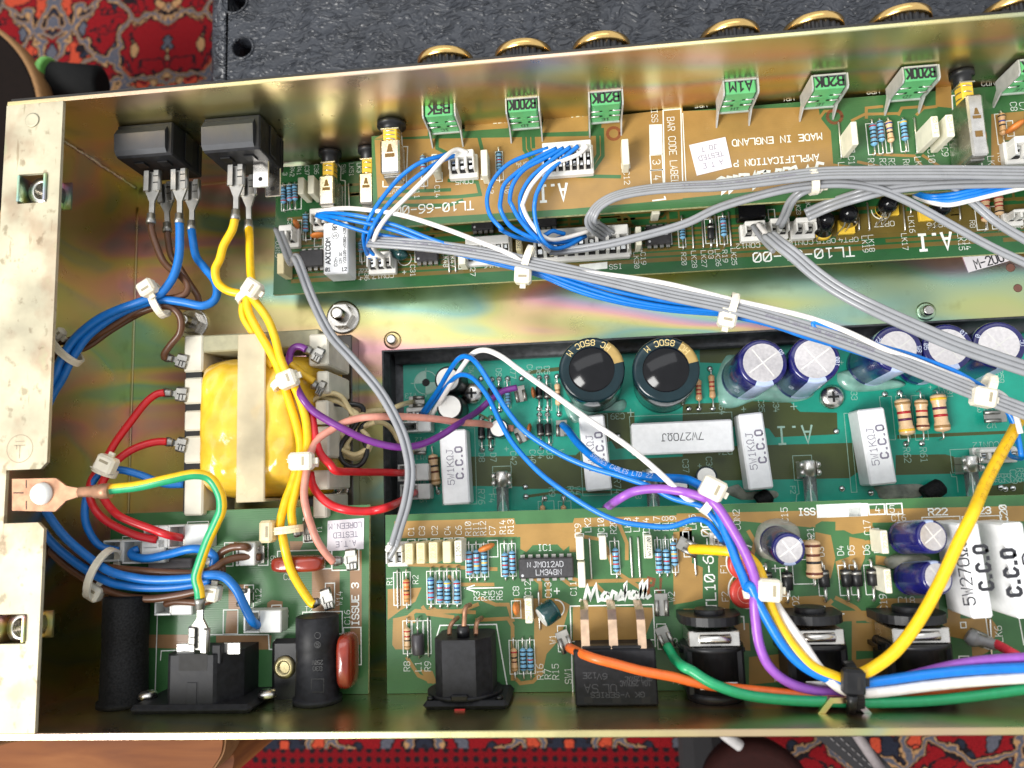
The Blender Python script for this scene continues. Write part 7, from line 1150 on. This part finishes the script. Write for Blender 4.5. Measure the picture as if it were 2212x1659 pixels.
def dipped(label, fr, x0, y0, x1, y1, z, h):
    a, b = P(fr, x0, y0, z + h * .6), P(fr, x1, y1, z + h * .6); T = thing('dipped_capacitor', label, 'capacitor', ((a.x + b.x) / 2, (a.y + b.y) / 2, z), 'red brown dipped capacitors'); c = V(((a.x + b.x) / 2, (a.y + b.y) / 2, z + h / 2 + .5)); hx, hy = abs(b.x - a.x) / 2, abs(b.y - a.y) / 2; mb = MB(); n, k = 28, 12; vs = []
    se = lambda c_, p: math.copysign(abs(c_) ** p, c_)
    for i in range(k + 1):
        ph = -math.pi / 2 + math.pi * i / k
        for j in range(n):
            t = 2 * math.pi * j / n; vs.append(c + V((hx * se(math.cos(ph), .5) * se(math.cos(t), .5), hy * se(math.cos(ph), .5) * se(math.sin(t), .5), h / 2 * se(math.sin(ph), .55))))
    mb.add(vs, [(i * n + j, i * n + (j + 1) % n, (i + 1) * n + (j + 1) % n, (i + 1) * n + j) for i in range(k) for j in range(n)], 0, True).build('body', RDC, T)
    d = V((1, 0, 0)) * hx * .7 if hx > hy else V((0, 1, 0)) * hy * .7
    for sg in (-1, 1): MB().tube([c + d * sg - V((0, 0, h * .3)), c + d * sg - V((0, 0, h / 2 + 1))], .4, 6).build('lead', TIN, T)
dipped('red brown dipped capacitor lying left to right under the yellow lead', 's3', 572, 492, 1240, 690, ZR, 9); dipped('red brown dipped capacitor upright beside the black fuse holder', 'H', -15, 785, 90, 1137, ZR, 12)
MB().bb((P('G', 1000, 300, ZR).x, P('G', 1000, 365, ZR).y, ZR + .1), (P('G', 1280, 300, ZR).x, P('G', 1000, 300, ZR).y, ZR + 4), .4).build('grey_relay_block', mat('grey_block', (.12, .11, .11), .5), label='dark grey block under the blue leads on the mains board', category='module')
spade('spade terminal of the green and yellow lead on the mains inlet', 'G', 1288, 900, 1297, 552, 58, 6.3, z2=62)
# ---------------------------------------------------------------- wiring, mains side
W = wire
gy = [GRN, YEL]
W('green and yellow striped earth lead from the lip to the mains inlet', 'D z74 690,1522 745,1508 900,1490 z72 1100,1445 1260,1415 z68 1360,1440 1425,1540 1435,1640 G z66 1405,60 1350,180 1300,320 1272,420 z63 1290,500 1297,560', 3.1, gy, sec=lambda t: 1 if 0.2 < t < 0.58 else 0, name='earth_wire', n=16)
GB_ = 'brown mains leads'; GL = 'blue mains leads'; GY_ = 'yellow leads from the right rocker'; GRD = 'red transformer leads'
W('brown lead from the front terminal of the left rocker into the bundle', 'A z46 980,1430 985,1500 1010,1580 D z44 1050,20 1100,80 1170,130 1215,190 1200,245 1130,272 1040,285 z46 900,345 700,470 500,580 380,650 z45 330,720', 2.5, BRN, group=GB_)
W('brown lead from the rear terminal of the left rocker passing behind', 'A z38 1085,1490 1090,1560 D z36 1110,0 1160,70 1230,180 1285,270 z34 1270,330 1150,325 1050,320 900,375 z42 720,480 540,600 z44 370,610', 2.4, BRN, group=GB_)
W('brown lead bending down to the transformer comb', 'D z44 380,560 540,520 760,420 950,350 z46 1060,325 1130,345 1172,410 1165,500 1110,570 1068,630 z38 1068,665', 2.5, BRN, group=GB_)
W('blue lead from the front terminal of the left rocker', 'A z47 1162,1435 1165,1500 D z48 1160,0 1125,130 1060,225 1000,262 z50 900,300 760,350 620,420 480,540 390,680 z50 345,790 z48 230,990 180,1120 160,1300 150,1400 160,1560 G z47 230,40 330,190 z46 500,335 700,450 850,482 980,490 1120,485 1250,468 z44 1370,440', 2.9, BLUED, group=GL)
W('blue lead looping round from the rear terminal of the left rocker', 'A z38 1240,1480 1248,1540 D z40 1270,0 1320,70 1385,150 1408,225 1385,290 1310,322 1200,302 1070,285 z48 960,300 820,350 680,430 560,530 470,660 400,800 z48 340,900 270,1060 230,1200 225,1400 240,1560 G z48 300,0 420,160 590,305 720,388 z48 880,428 1000,440 1130,438 1250,428 z48 1350,408 1450,420 1530,500 1580,600 z44 1630,700 z40 1670,735', 2.9, BLUED, group=GL)
W('third blue lead low in the bundle at the lip', 'D z42 345,700 330,800 z40 300,930 200,1200 190,1500 G z42 260,60 350,240 z40 480,380 640,430', 2.7, BLUED, group=GL)
W('blue lead from the transformer to the left boot of the mains board', 'D z36 1190,1480 1060,1475 900,1415 770,1385 z44 660,1400 590,1480 560,1570 G z46 550,30 580,130 650,220 z40 770,252', 2.6, BLUED, group=GL)
W('blue lead looping out of the second boot of the mains board', 'G z38 900,240 855,260 870,290 z42 960,300 1100,272 z45 1230,240 1320,245 1385,285 1385,340 z42 1370,400', 2.9, BLUED, group=GL)
W('upper brown lead along the blue bundle to W9', 'G z42 180,30 300,160 450,260 z44 600,330 720,362 900,380 1150,395 1300,395 z46 1390,365 1460,318 1560,292 z38 1690,292', 2.6, BRN, group=GB_)
W('brown lead looping to the boot beside W9', 'G z40 1345,470 1400,440 1440,380 1420,310 1440,260 1510,228 z42 1590,225 z38 1620,245', 2.6, BRN, group=GB_)
W('lower brown lead sagging under the blue bundle', 'G z44 150,80 290,220 430,350 580,450 700,510 820,548 980,562 1150,540 z44 1280,512 1380,480', 2.6, BRN, group=GB_)
W('short brown lead into the lower left boot', 'G z40 1075,595 1130,580 1210,580 z42 1300,585 1380,560 1420,470', 2.6, BRN, group=GB_)
W('red lead from the upper transformer crimp to the left boot', 'D z38 1065,885 1010,898 940,955 850,1070 760,1190 700,1290 z44 650,1370 600,1440 580,1510 590,1590 G z46 645,20 740,88 880,150 z40 1020,182', 2.7, RED, group=GRD)
W('red lead from the lower transformer crimp to the right boot', 'D z38 1080,1202 1010,1205 920,1228 830,1270 750,1335 z45 690,1420 655,1500 680,1580 728,1645 G z48 780,30 870,70 980,110 z46 1090,150 z38 1190,168', 2.7, RED, group=GRD)
W('red lead from the transformer to the upper white boot of the teal board', 't1 z44 275,900 295,1000 320,1180 z46 360,1370 420,1500 520,1600 t2 z42 600,505 800,518 1000,522 1200,525 z10 1400,532 z-5 1560,532', 2.8, RED, group=GRD)
W('red lead swinging down to the W9 boot of the teal board', 't2 z42 268,530 300,690 390,830 540,950 z46 720,1010 900,1030 1080,1022 z40 1280,975 1460,890 z-2 1620,785', 2.8, RED, group=GRD)
W('yellow lead from the front terminal of the right rocker', 'A z47 1525,1405 1505,1490 1450,1590 D z47 1425,20 1395,90 1410,170 1470,222 1560,245 1620,262 z48 1680,330 1740,420 1785,540 1815,660 1860,760 1910,850 1955,960 1985,1090 1990,1230 1960,1360 1915,1530 1890,1640 G z46 1895,70 1900,130', 2.9, YEL, group=GY_)
W('yellow lead from the rear terminal of the right rocker', 'A z38 1612,1470 1618,1550 D z42 1620,0 1625,110 1632,200 z48 1600,280 1615,370 1670,480 1740,600 1800,720 1840,830 1880,960 1920,1090 1945,1210 1940,1320 1895,1470 1850,1590 G z46 1815,80 1830,150 z46 1850,250 1880,360 1930,460 z40 2010,580 2040,600', 2.9, YEL, group=GY_)
W('yellow lead bowing out left of the transformer bundle', 'D z46 1610,250 1575,320 1580,400 1640,500 1700,620 z44 1770,720', 2.7, YEL, group=GY_)
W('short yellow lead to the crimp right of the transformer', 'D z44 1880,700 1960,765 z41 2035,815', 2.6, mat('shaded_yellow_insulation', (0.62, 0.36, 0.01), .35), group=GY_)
W('purple lead from the transformer top across to the diodes', 't1 z42 215,120 150,85 70,90 10,160 z42 0,300 60,520 z48 160,740 300,910 480,1030 z44 700,1150 950,1270 1200,1350 z36 1450,1385 1700,1350 1950,1240 z20 2180,1090 E z5 880,1010 960,940 z0 1050,875 1140,852', 2.5, PUR)
W('pink lead from the mains board across the grey cable to the teal board', 's3 z40 1360,570 1270,470 z44 1170,330 1100,180 1060,60 t2 z48 230,1060 190,850 200,650 t1 z48 250,1550 290,1420 z46 380,1270 540,1160 700,1070 900,1010 z40 1150,990 1500,990 1900,1020 2212,1065 E z10 900,1085 z-2 1000,1102 1115,1118', 2.6, PNK)
W('cream lead curling from the transformer to W13', 't1 z36 275,805 400,715 560,685 680,740 760,860 830,960 z30 920,975 1000,930 1150,905 1300,895 z15 1450,835 z-5 1600,795', 1.9, CRW2, group='cream transformer leads')
W('cream lead curling under the black lead', 't1 z34 300,600 350,690 z32 480,760 640,800 780,890 880,960 z30 850,1020 780,990', 1.9, CRW2, group='cream transformer leads')
W('cream lead coiled in loops beside the heatsink edge', 't1 z26 1110,1060 980,1110 860,1170 790,1260 740,1350 z24 760,1400 720,1380 690,1220 620,1270 630,1360 720,1440 z26 850,1480 980,1420 1040,1330 1010,1240 920,1140 z26 1000,1090 1150,1060 1270,1100 1350,1190 z10 1430,1320 z-4 1590,1445', 1.9, CRW2, group='cream transformer leads')
W('cream lead in the lower coil', 't1 z22 660,1340 720,1480 840,1530 960,1490 1040,1390 1030,1280 940,1160', 1.9, CRW2, group='cream transformer leads')
W('black lead curling from the transformer to the W12 boot', 't1 z32 450,770 560,815 700,832 850,830 935,860 955,930 900,1030 800,1180 z26 690,1320 650,1450 690,1570 800,1635 920,1610 990,1500 1000,1400 960,1290 910,1180 z26 980,1080 1120,1045 1260,1065 z10 1400,1085 z-4 1590,1120', 1.9, BLW)
# ---------------------------------------------------------------- signal wiring
GC = 'grey ribbon cables'; RC = ribbon_cable
RC('two core grey cable running down past the transformer to the rear board', 'm1 z20 110,1120 z23 190,1320 z27 290,1560 U z34 640,558 672,640 712,720 z40 760,775 820,845 862,920 880,975 886,1025 z44 878,1085 862,1140 z44 850,1180', 2, 1.75, group=GC, roll=.5, n=14)
W('white core at the rear board end of the two core grey cable', 't2 z44 1360,1390 1330,1440 z42 1265,1540', 1.7, WHW)
W('grey core at the rear board end of the two core grey cable', 't2 z44 1400,1390 1370,1500 z42 1290,1640', 1.5, GRY)
BS = 'blue signal wires'; WS = 'white signal wires'
W('blue wire from CON5, outer one, to CON17', 'B z40 745,985 650,1010 z45 510,1055 380,1150 265,1285 z42 185,1410 148,1510 z30 148,1580 z22 165,1640 m1 z20 1310,1500', 1.55, BLUE, group=BS)
W('blue wire from CON5, inner one, to CON17', 'B z40 775,995 650,1040 z45 510,1130 375,1245 255,1385 z42 195,1490 z34 172,1570 m1 z24 1290,1380 z20 1390,1500', 1.55, BLUE, group=BS)
W('white wire from CON5 to CON17', 'B z41 820,990 745,970 z46 665,1025 565,1135 425,1275 305,1395 z43 235,1495 207,1580 m1 z30 1370,1400 z22 1480,1490', 1.65, WHW, group=WS)
Z = 'z38 '
for lab, t, m in (('blue loop wire farthest left between CON4 and CON13', 'B z41 1340,960 1200,1008 1080,1065 990,1160 945,1280 965,1395 z40 1040,1485 m2 z36 900,612 1100,705 1290,742 z30 1450,765 1700,772 z24 2000,690', BLUE), ('second blue loop wire between CON4 and CON13', 'B z41 1395,960 1260,1030 1130,1125 1055,1200 1032,1300 m2 z42 890,330 945,460 1030,570 1170,655 z36 1340,725 1500,760 z26 1700,700', BLUE), ('third blue loop wire between CON4 and CON13', 'B z41 1440,958 1330,1020 1190,1095 1115,1190 1092,1290 m2 z42 1040,290 1100,410 1180,525 1290,650 z36 1400,740 1520,820 z30 1640,850 1800,800 z24 1990,690', BLUE), ('fourth blue loop wire between CON4 and CON13', 'B z42 1485,952 1380,1025 1235,1145 1165,1260 1160,1340 m2 z40 1160,400 1230,540 1320,640 z34 1430,690 1560,625 1640,640 z28 1720,660', BLUE), ('fifth blue loop wire, rightmost, between CON4 and CON13', 'B z42 1535,945 1465,1005 1345,1115 1275,1235 m2 z42 1340,230 1330,350 1352,520 1410,690 z36 1500,810 1600,850 1760,815 z26 1960,705', BLUE), ('white loop wire between CON4 and CON13', 'B z42 1595,945 1525,1005 1355,1075 1235,1195 1180,1310 m2 z42 1185,320 1245,460 1345,600 1440,690 z34 1550,735 1720,715 z26 2050,620', WHW)): W(lab, t, 1.55, m, group=BS if m is BLUE else WS)
W('white wire along the top of the long ribbon cable', 'U z33 688,457 740,450 z42 800,454 870,465 z44 950,490 1030,520 1100,548 z42 1160,580 1300,592 1437,612 1572,645 z44 F 340,288 700,368 900,425 z46 1100,505 1300,600 z44 1500,672 1720,760 1960,850 z40 2080,905 2150,1010 2190,1150', 1.7, WHW, group=WS)
W('white core end in the CON13 connector by the cable tie', 'm2 z32 1420,700 1450,830 z26 1530,890', 1.6, WHW, group=WS)
for lab, t in (('blue wire highest in the long harness', 'U z33 690,460 z41 760,464 850,485 950,523 1050,547 1140,568 z40 1250,605 1350,633 1450,652 1570,668 z42 1650,695 1760,725 z45 F 850,430 1080,510 1290,585 z42 1480,640 1750,740 1950,850'), ('second blue wire of the long harness', 'U z33 686,463 z41 750,474 850,497 950,533 1050,556 1140,576 z39 1250,615 1350,645 1450,663 1570,675 z40 1660,697'), ('third blue wire of the long harness', 'U z33 684,466 z38 740,485 800,503 880,518 z38 960,540 1060,563 1140,582 z37 1250,624 1350,652 1450,667 1570,677 z40 F 340,395 500,430 640,470 z42 780,520 950,570 1180,640 1400,720 1650,800 1880,890 z36 2040,950 2120,1030 2170,1150 2195,1300'), ('fourth blue wire low in the long harness', 'U z35 800,512 900,527 z36 1000,552 1100,577 1160,592 1250,630 1350,656 1450,671 1570,680'), ('fifth blue wire along the lower side of the harness', 'U z36 880,522 1000,548 1100,572 1180,600 1300,632 1420,655 1570,672')): W(lab, t, 1.55, BLUE, group=BS)
W('blue wire curling into the CON12 block at the right edge', 'F z34 1980,900 2090,985 2140,1090 z26 2170,1200 2200,1300 z10 2170,1310 2120,1290 z-3 2110,1250', 1.7, BLUE, group=BS)
RC('long four core grey ribbon cable running down to the right', 'U z38 798,522 z41 880,527 960,535 1060,550 1140,567 z43 1300,601 1450,636 1570,661 z45 1700,697 1850,746 2000,805 2120,853 z45 2230,895', 4, 1.32, group=GC, twist=(.5, .15))
RC('thick grey ribbon cable looping over the upper board to the right', 'B z20 1740,1530 z24 1690,1500 z34 1635,1460 z40 1625,1400 1680,1325 1800,1265 z43 2000,1228 2212,1212 C z44 200,1204 400,1184 600,1158 900,1124 1200,1118 1700,1115 2300,1122', 4, 1.35, group=GC, twist=(.9, .3))
RC('second layer of grey ribbon cable below the thick one', 'C z41 850,1178 1000,1168 1200,1160 1700,1158 2300,1162', 3, 1.35, group=GC)
RC('two core grey cable rising from CON13 and curving to the lower right', 'B z26 1355,1635 z30 1600,1605 1850,1555 2212,1455 C z38 250,1340 z42 600,1240 850,1200 z42 1050,1192 1250,1222 1450,1300 z38 1700,1435 2000,1600 2300,1740', 2, 1.55, group=GC, roll=.3, n=14)
RC('short two core grey cable from CON11 up to the cable tie', 'C z22 625,1465 z27 660,1400 z36 700,1310 z40 760,1250 850,1215', 2, 1.6, group=GC, roll=.5, n=12)
RC('grey cable ending above CON10 and running right', 'C z28 800,1395 z31 950,1330 z38 1150,1265 1350,1215 z41 1600,1190 1900,1178 2300,1172', 3, 1.6, group=GC, roll=.2, n=12)
RC('two core grey cable leaving the bundle to the right edge', 'C z40 1600,1150 1750,1200 z38 1900,1325 2050,1450 2300,1600', 2, 1.6, group=GC, roll=.2, n=12)
RC('two core grey cable from CON12 sweeping down to the right edge', 'm4 z30 410,800 z34 560,925 740,1065 z38 F 870,122 1030,230 z42 1250,345 1500,458 1750,565 2000,655 2300,755', 3, 1.75, group=GC, roll=.2, n=14)
W('white core of the CON12 cable', 'm4 z22 285,670 z25 340,740 z30 420,830', 1.9, WHW); W('grey core of the CON12 cable', 'm4 z22 210,690 z25 280,800 z28 370,910 z32 480,1020', 1.7, GRY)
for j, (o, m) in enumerate(((0, BLUE), (22, BLUE), (44, BLUE), (66, WHW))): W('%s wire of the small bundle at the upper right, %s' % ('white' if m is WHW else 'blue', ('uppermost', 'second', 'third', 'lowest')[j]), 'C z30 1500,%d z36 1600,%d 1720,%d z40 1850,%d 2000,%d 2300,%d' % (1250 + o * .3, 1270 + o * .6, 1262 + o, 1238 + o, 1200 + o, 1130 + o), 1.6, m, group=BS if m is BLUE else WS)
# harness to the rear board
W('blue wire arching over the small black capacitors, outer one', 'E z-2 520,1020 z8 620,880 700,745 z24 765,662 825,655 z32 885,705 980,850 1085,1015 1200,1145 z38 1400,1275 1600,1365 1800,1425 z44 2000,1495 2150,1570 r4 z48 340,440 470,560 z48 560,680 640,800', 1.9, BLUE, group=BS)
W('blue wire arching over the small black capacitors, inner one', 'E z-2 545,1020 z6 640,895 z16 735,790 800,770 z24 870,808 955,920 1030,1075 1120,1225 1280,1400 z40 1450,1530 1640,1650 H z44 1800,60 1980,88 2130,95 r4 z48 230,612 400,640 z46 520,770 600,880 z40 650,930', 1.8, BLUE, group=BS)
W('white wire crossing the large capacitors down to the rear board', 'E z-2 590,1025 z10 680,880 775,730 z26 850,635 930,610 z36 1030,648 1150,735 1350,878 z42 1600,1060 1850,1230 2050,1395 z48 2212,1550 r4 200,370 400,520 z46 600,690 z40 660,740', 1.95, WHW, group=WS)
W('thick blue lead from the teal board through the white ties to the right edge', 'E z-2 1435,1095 z4 1470,1130 1540,1220 z18 1660,1325 1820,1400 2000,1432 z40 2212,1445 F 80,1470 z48 180,1530 r4 z50 480,340 570,530 z52 640,760 720,950 790,1150 870,1340 930,1500 z58 I 440,480 490,590 560,720 640,850 740,965 860,1045 z58 1000,1095 1110,1115 1300,1092 1600,1050 1900,1022 2300,1005', 2.9, BLUE, group='thick leads along the rear edge')
W('purple lead through the white ties along the rear edge', 'E z30 1715,1635 z42 1800,1575 1900,1525 2050,1508 2200,1525 F z50 60,1542 150,1570 r4 z54 470,370 570,480 680,650 800,850 900,1040 990,1250 1040,1450 I z58 465,580 475,720 500,870 560,1000 670,1095 820,1152 z54 980,1172 1150,1150 1400,1085 z56 1600,1030 1800,985 2000,958 2300,940', 2.9, VIO, group='thick leads along the rear edge')
W('short yellow lead from the tag through the white tie', 'I z38 55,240 130,243 z46 250,250 330,260 z50 420,290 480,350 z54 515,430 540,520 580,640 640,760 720,880 z58 840,1000 980,1065 1080,1095 1150,1080', 3.2, YEL, group='thick leads along the rear edge')
W('thick yellow lead sweeping down from the upper right', 'F z30 2212,1000 z38 2130,1160 2040,1320 1950,1500 I z58 1880,10 1790,190 1660,470 1530,705 1390,890 1260,995 z60 1130,1065 1080,1095', 3.5, YEL, group='thick leads along the rear edge')
W('white lead along the rear edge', 'I z50 560,520 600,600 z55 680,720 780,860 870,995 z58 960,1095 1070,1160 1250,1168 1600,1125 1900,1095 2300,1070', 3.1, WHW, group='thick leads along the rear edge')
W('orange lead from the W1 tag along the rear edge', 'H z41 1475,878 z49 1540,910 z54 1640,948 1780,985 1950,1030 z55 2150,1068 I z55 30,1092 200,1128 500,1160 800,1186 z54 1100,1195 1400,1182 1800,1150 2300,1110', 2.9, ORG, group='thick leads along the rear edge')
W('green lead from the W3 tag along the rear edge', 'H z41 2110,865 z45 2160,950 z54 2212,1000 I 60,1030 z57 200,1115 420,1188 700,1220 1000,1230 1300,1234 1600,1222 1900,1192 2300,1135', 3.1, GRN, group='thick leads along the rear edge')
W('short red lead leaving the grey sleeved tag at the right', 's2 z42 1850,250 z46 1960,310 z50 2080,380 2212,450 2300,480', 2.9, mat('coral_red_insulation', (.70, .03, .06), .35))
p = P('s2', 1480, 90, ZR + 5); MB().tube(path('s2 z40 1470,130 1580,190 1680,215 z42 1850,265', 4), [1.9, 2.2, 2.4, 2.6, 2.4, 2.1, 1.8, 1.6, 1.5, 1.5, 1.6, 1.7, 1.7], 12).build('grey_sleeve', mat('grey_translucent_sleeve', (.22, .22, .22), .4), label='grey sleeve over the end of the short red lead', category='sleeve')
# printing along the insulation
def along(o, txt, s, f0, h, r, m, flip=False, th=.2, side=0.0):
    pts = path(txt); ln = [0]
    for i in range(len(pts) - 1): ln.append(ln[-1] + (pts[i + 1] - pts[i]).length)
    mk = MB(); d = f0 * ln[-1]; s = s[::-1] if flip else s
    for ch_ in s:
        i = max(k for k in range(len(ln) - 1) if ln[k] <= d); t = (pts[i + 1] - pts[i]).normalized(); p = pts[i] + t * (d - ln[i]); up = V((0, 0, 1)) - t * t.z; up.normalize(); sd = up.cross(t)
        nr = (up * math.cos(side) + sd * math.sin(side)).normalized(); ex = -t if flip else t; letters(mk, ch_, p + nr * (r + .06), ex, nr.cross(ex), h, h * .62, th); d += h * .95
        if d > ln[-1] - h: break
    if mk.v: mk.build('printed_lettering', m, o)
BYN = {o.get('label'): o for o in SC.objects if o.get('label')}
PATHS = {}
for lab, s, f0, h, r, m, fl, sd in (('thick blue lead from the teal board through the white ties to the right edge', 'SYNDES CABLES LTD 22', .13, 1.5, 1.45, INKW, False, .3), ('purple lead through the white ties along the rear edge', '22AWG  CE', .80, 1.3, 1.45, INKW, False, -.2), ('thick yellow lead sweeping down from the upper right', '22 AWG TYPE 2 UL E2 22 AWG TYPE 2', .02, 1.5, 1.75, mat('brown_ink', (.58, .34, .02), .6), True, 0), ('blue wire highest in the long harness', 'AWM STYLE 1oo7 26AWG VW-1 8oC', .30, .95, .78, mat('dark_blue_ink', (.004, .03, .2), .5), False, 0), ('fifth blue wire along the lower side of the harness', '1oo7 26AWG VW-1 8oC 3oV', .45, .95, .78, mat('dark_blue_ink', (.004, .03, .2), .5), False, 0),
    ('thick grey ribbon cable looping over the upper board to the right', 'E33625 N AWM 1591 8oC VW-1SC MANUTOYO A', .33, 1.0, .72, INKG, True, 0), ('long four core grey ribbon cable running down to the right', 'E33625 N AWM 1591 8oC VW-1SC', .06, 1.0, .74, INKG, True, .1), ('long four core grey ribbon cable running down to the right', 'E33625 N AWM 1591 8oC VW-1SC MANUTOYO', .62, 1.0, .74, INKG, True, .1)):
    along(BYN[lab], WTXT[lab], s, f0, h, r, m, fl, .16, sd)
# ---------------------------------------------------------------- cable ties
tie('white tie round the upper mains bundle, head at its upper left', 'D', 1030, 290, 46, 955, 208, 5.6, 20, 52, hang=-60); tie('white tie round the mains bundle beside the lip', 'D', 430, 610, 47, 385, 505, 6.2, 42, 46, hang=-50, hs=(1.8, 2.2, 1.6)); tie('white tie round the two red leads', 'D', 680, 1390, 45, 690, 1350, 3.6, 65, 50, hang=65, hs=(2.9, 3.4, 2.2)); tie('white tie round the mains bundle, head below the blue leads', 'G', 665, 400, 45, 610, 520, 8.2, -22, 45, hang=60); tie('white tie behind the green and yellow lead', 'G', 1330, 440, 45, 1375, 525, 6.2, 0, 45, hang=80)
GT_ = 'white cable ties'
tie('uppermost white tie on the yellow leads', 'D', 1620, 250, 46, 1635, 210, 4.2, -60, 51, hang=-35, hs=(2.9, 3.0, 2.4)); tie('second white tie down the yellow leads', 'D', 1850, 810, 47, 1865, 800, 4.2, -60, 52, hang=20, hs=(3.2, 2.8, 2.4)); tie('third white tie down the yellow leads', 'D', 1965, 1330, 46, 1955, 1330, 4.4, -100, 52, hang=0, hs=(3.9, 2.9, 2.2)); tie('lowest cream tie on the yellow leads with its head at the left', 'G', 1860, 115, 45, 1740, 125, 4.6, -85, 47, hang=0, hs=(2.2, 3.6, 3.0), m=mat('yellowed_tie_nylon', (.80, .68, .42), .35, 0, .05, 300, 0, 0, 0, 1, .5, .3))
tie('white tie on the long harness below CON16', 'm2', 1245, 1000, 40, 1185, 1195, 4.4, -20, 41, hang=-95, hs=(3.1, 2.9, 2.4)); tie('white tie on the long harness over the floor plate', 'F', 318, 335, 42, 290, 400, 4.2, -20, 43, hang=-105, hs=(3.2, 2.9, 2.4)); tie('white tie on the long harness at the right', 'F', 1970, 860, 44, 1948, 915, 4.0, -25, 46, hang=-15, hs=(3.3, 3.0, 2.6)); tie('white tie half hidden under the thick grey cable', 'C', 840, 1175, 41, 840, 1215, 3.8, 5, 40, hang=0, hs=(3.6, 1.8, 1.8)); tie('white tie where the blue, purple and white leads cross', 'r4', 470, 320, 50, 480, 210, 5.0, -35, 54, hang=-30, hs=(3.6, 3.2, 2.6)); tie('white tie round the lead bundle over the red fuse discs', 'I', 500, 510, 55, 560, 505, 4.2, -80, 58, hang=-5, hs=(3.3, 3.2, 2.4))
BT = tie('black tie holding the rear leads to the wall bracket', 'I', 1100, 1130, 56, 1105, 1100, 6.2, 5, 62, hang=-5, hs=(3.0, 3.6, 2.0), m=BLK, group='black cable ties', mb_w=2.6)
MB().tube([P('I', x, y, z) for x, y, z in ((1098, 1180, 63), (1095, 1240, 62), (1092, 1300, 59))], [1.6, 1.5, 1.3], 8).build('tail', BLK, BT)
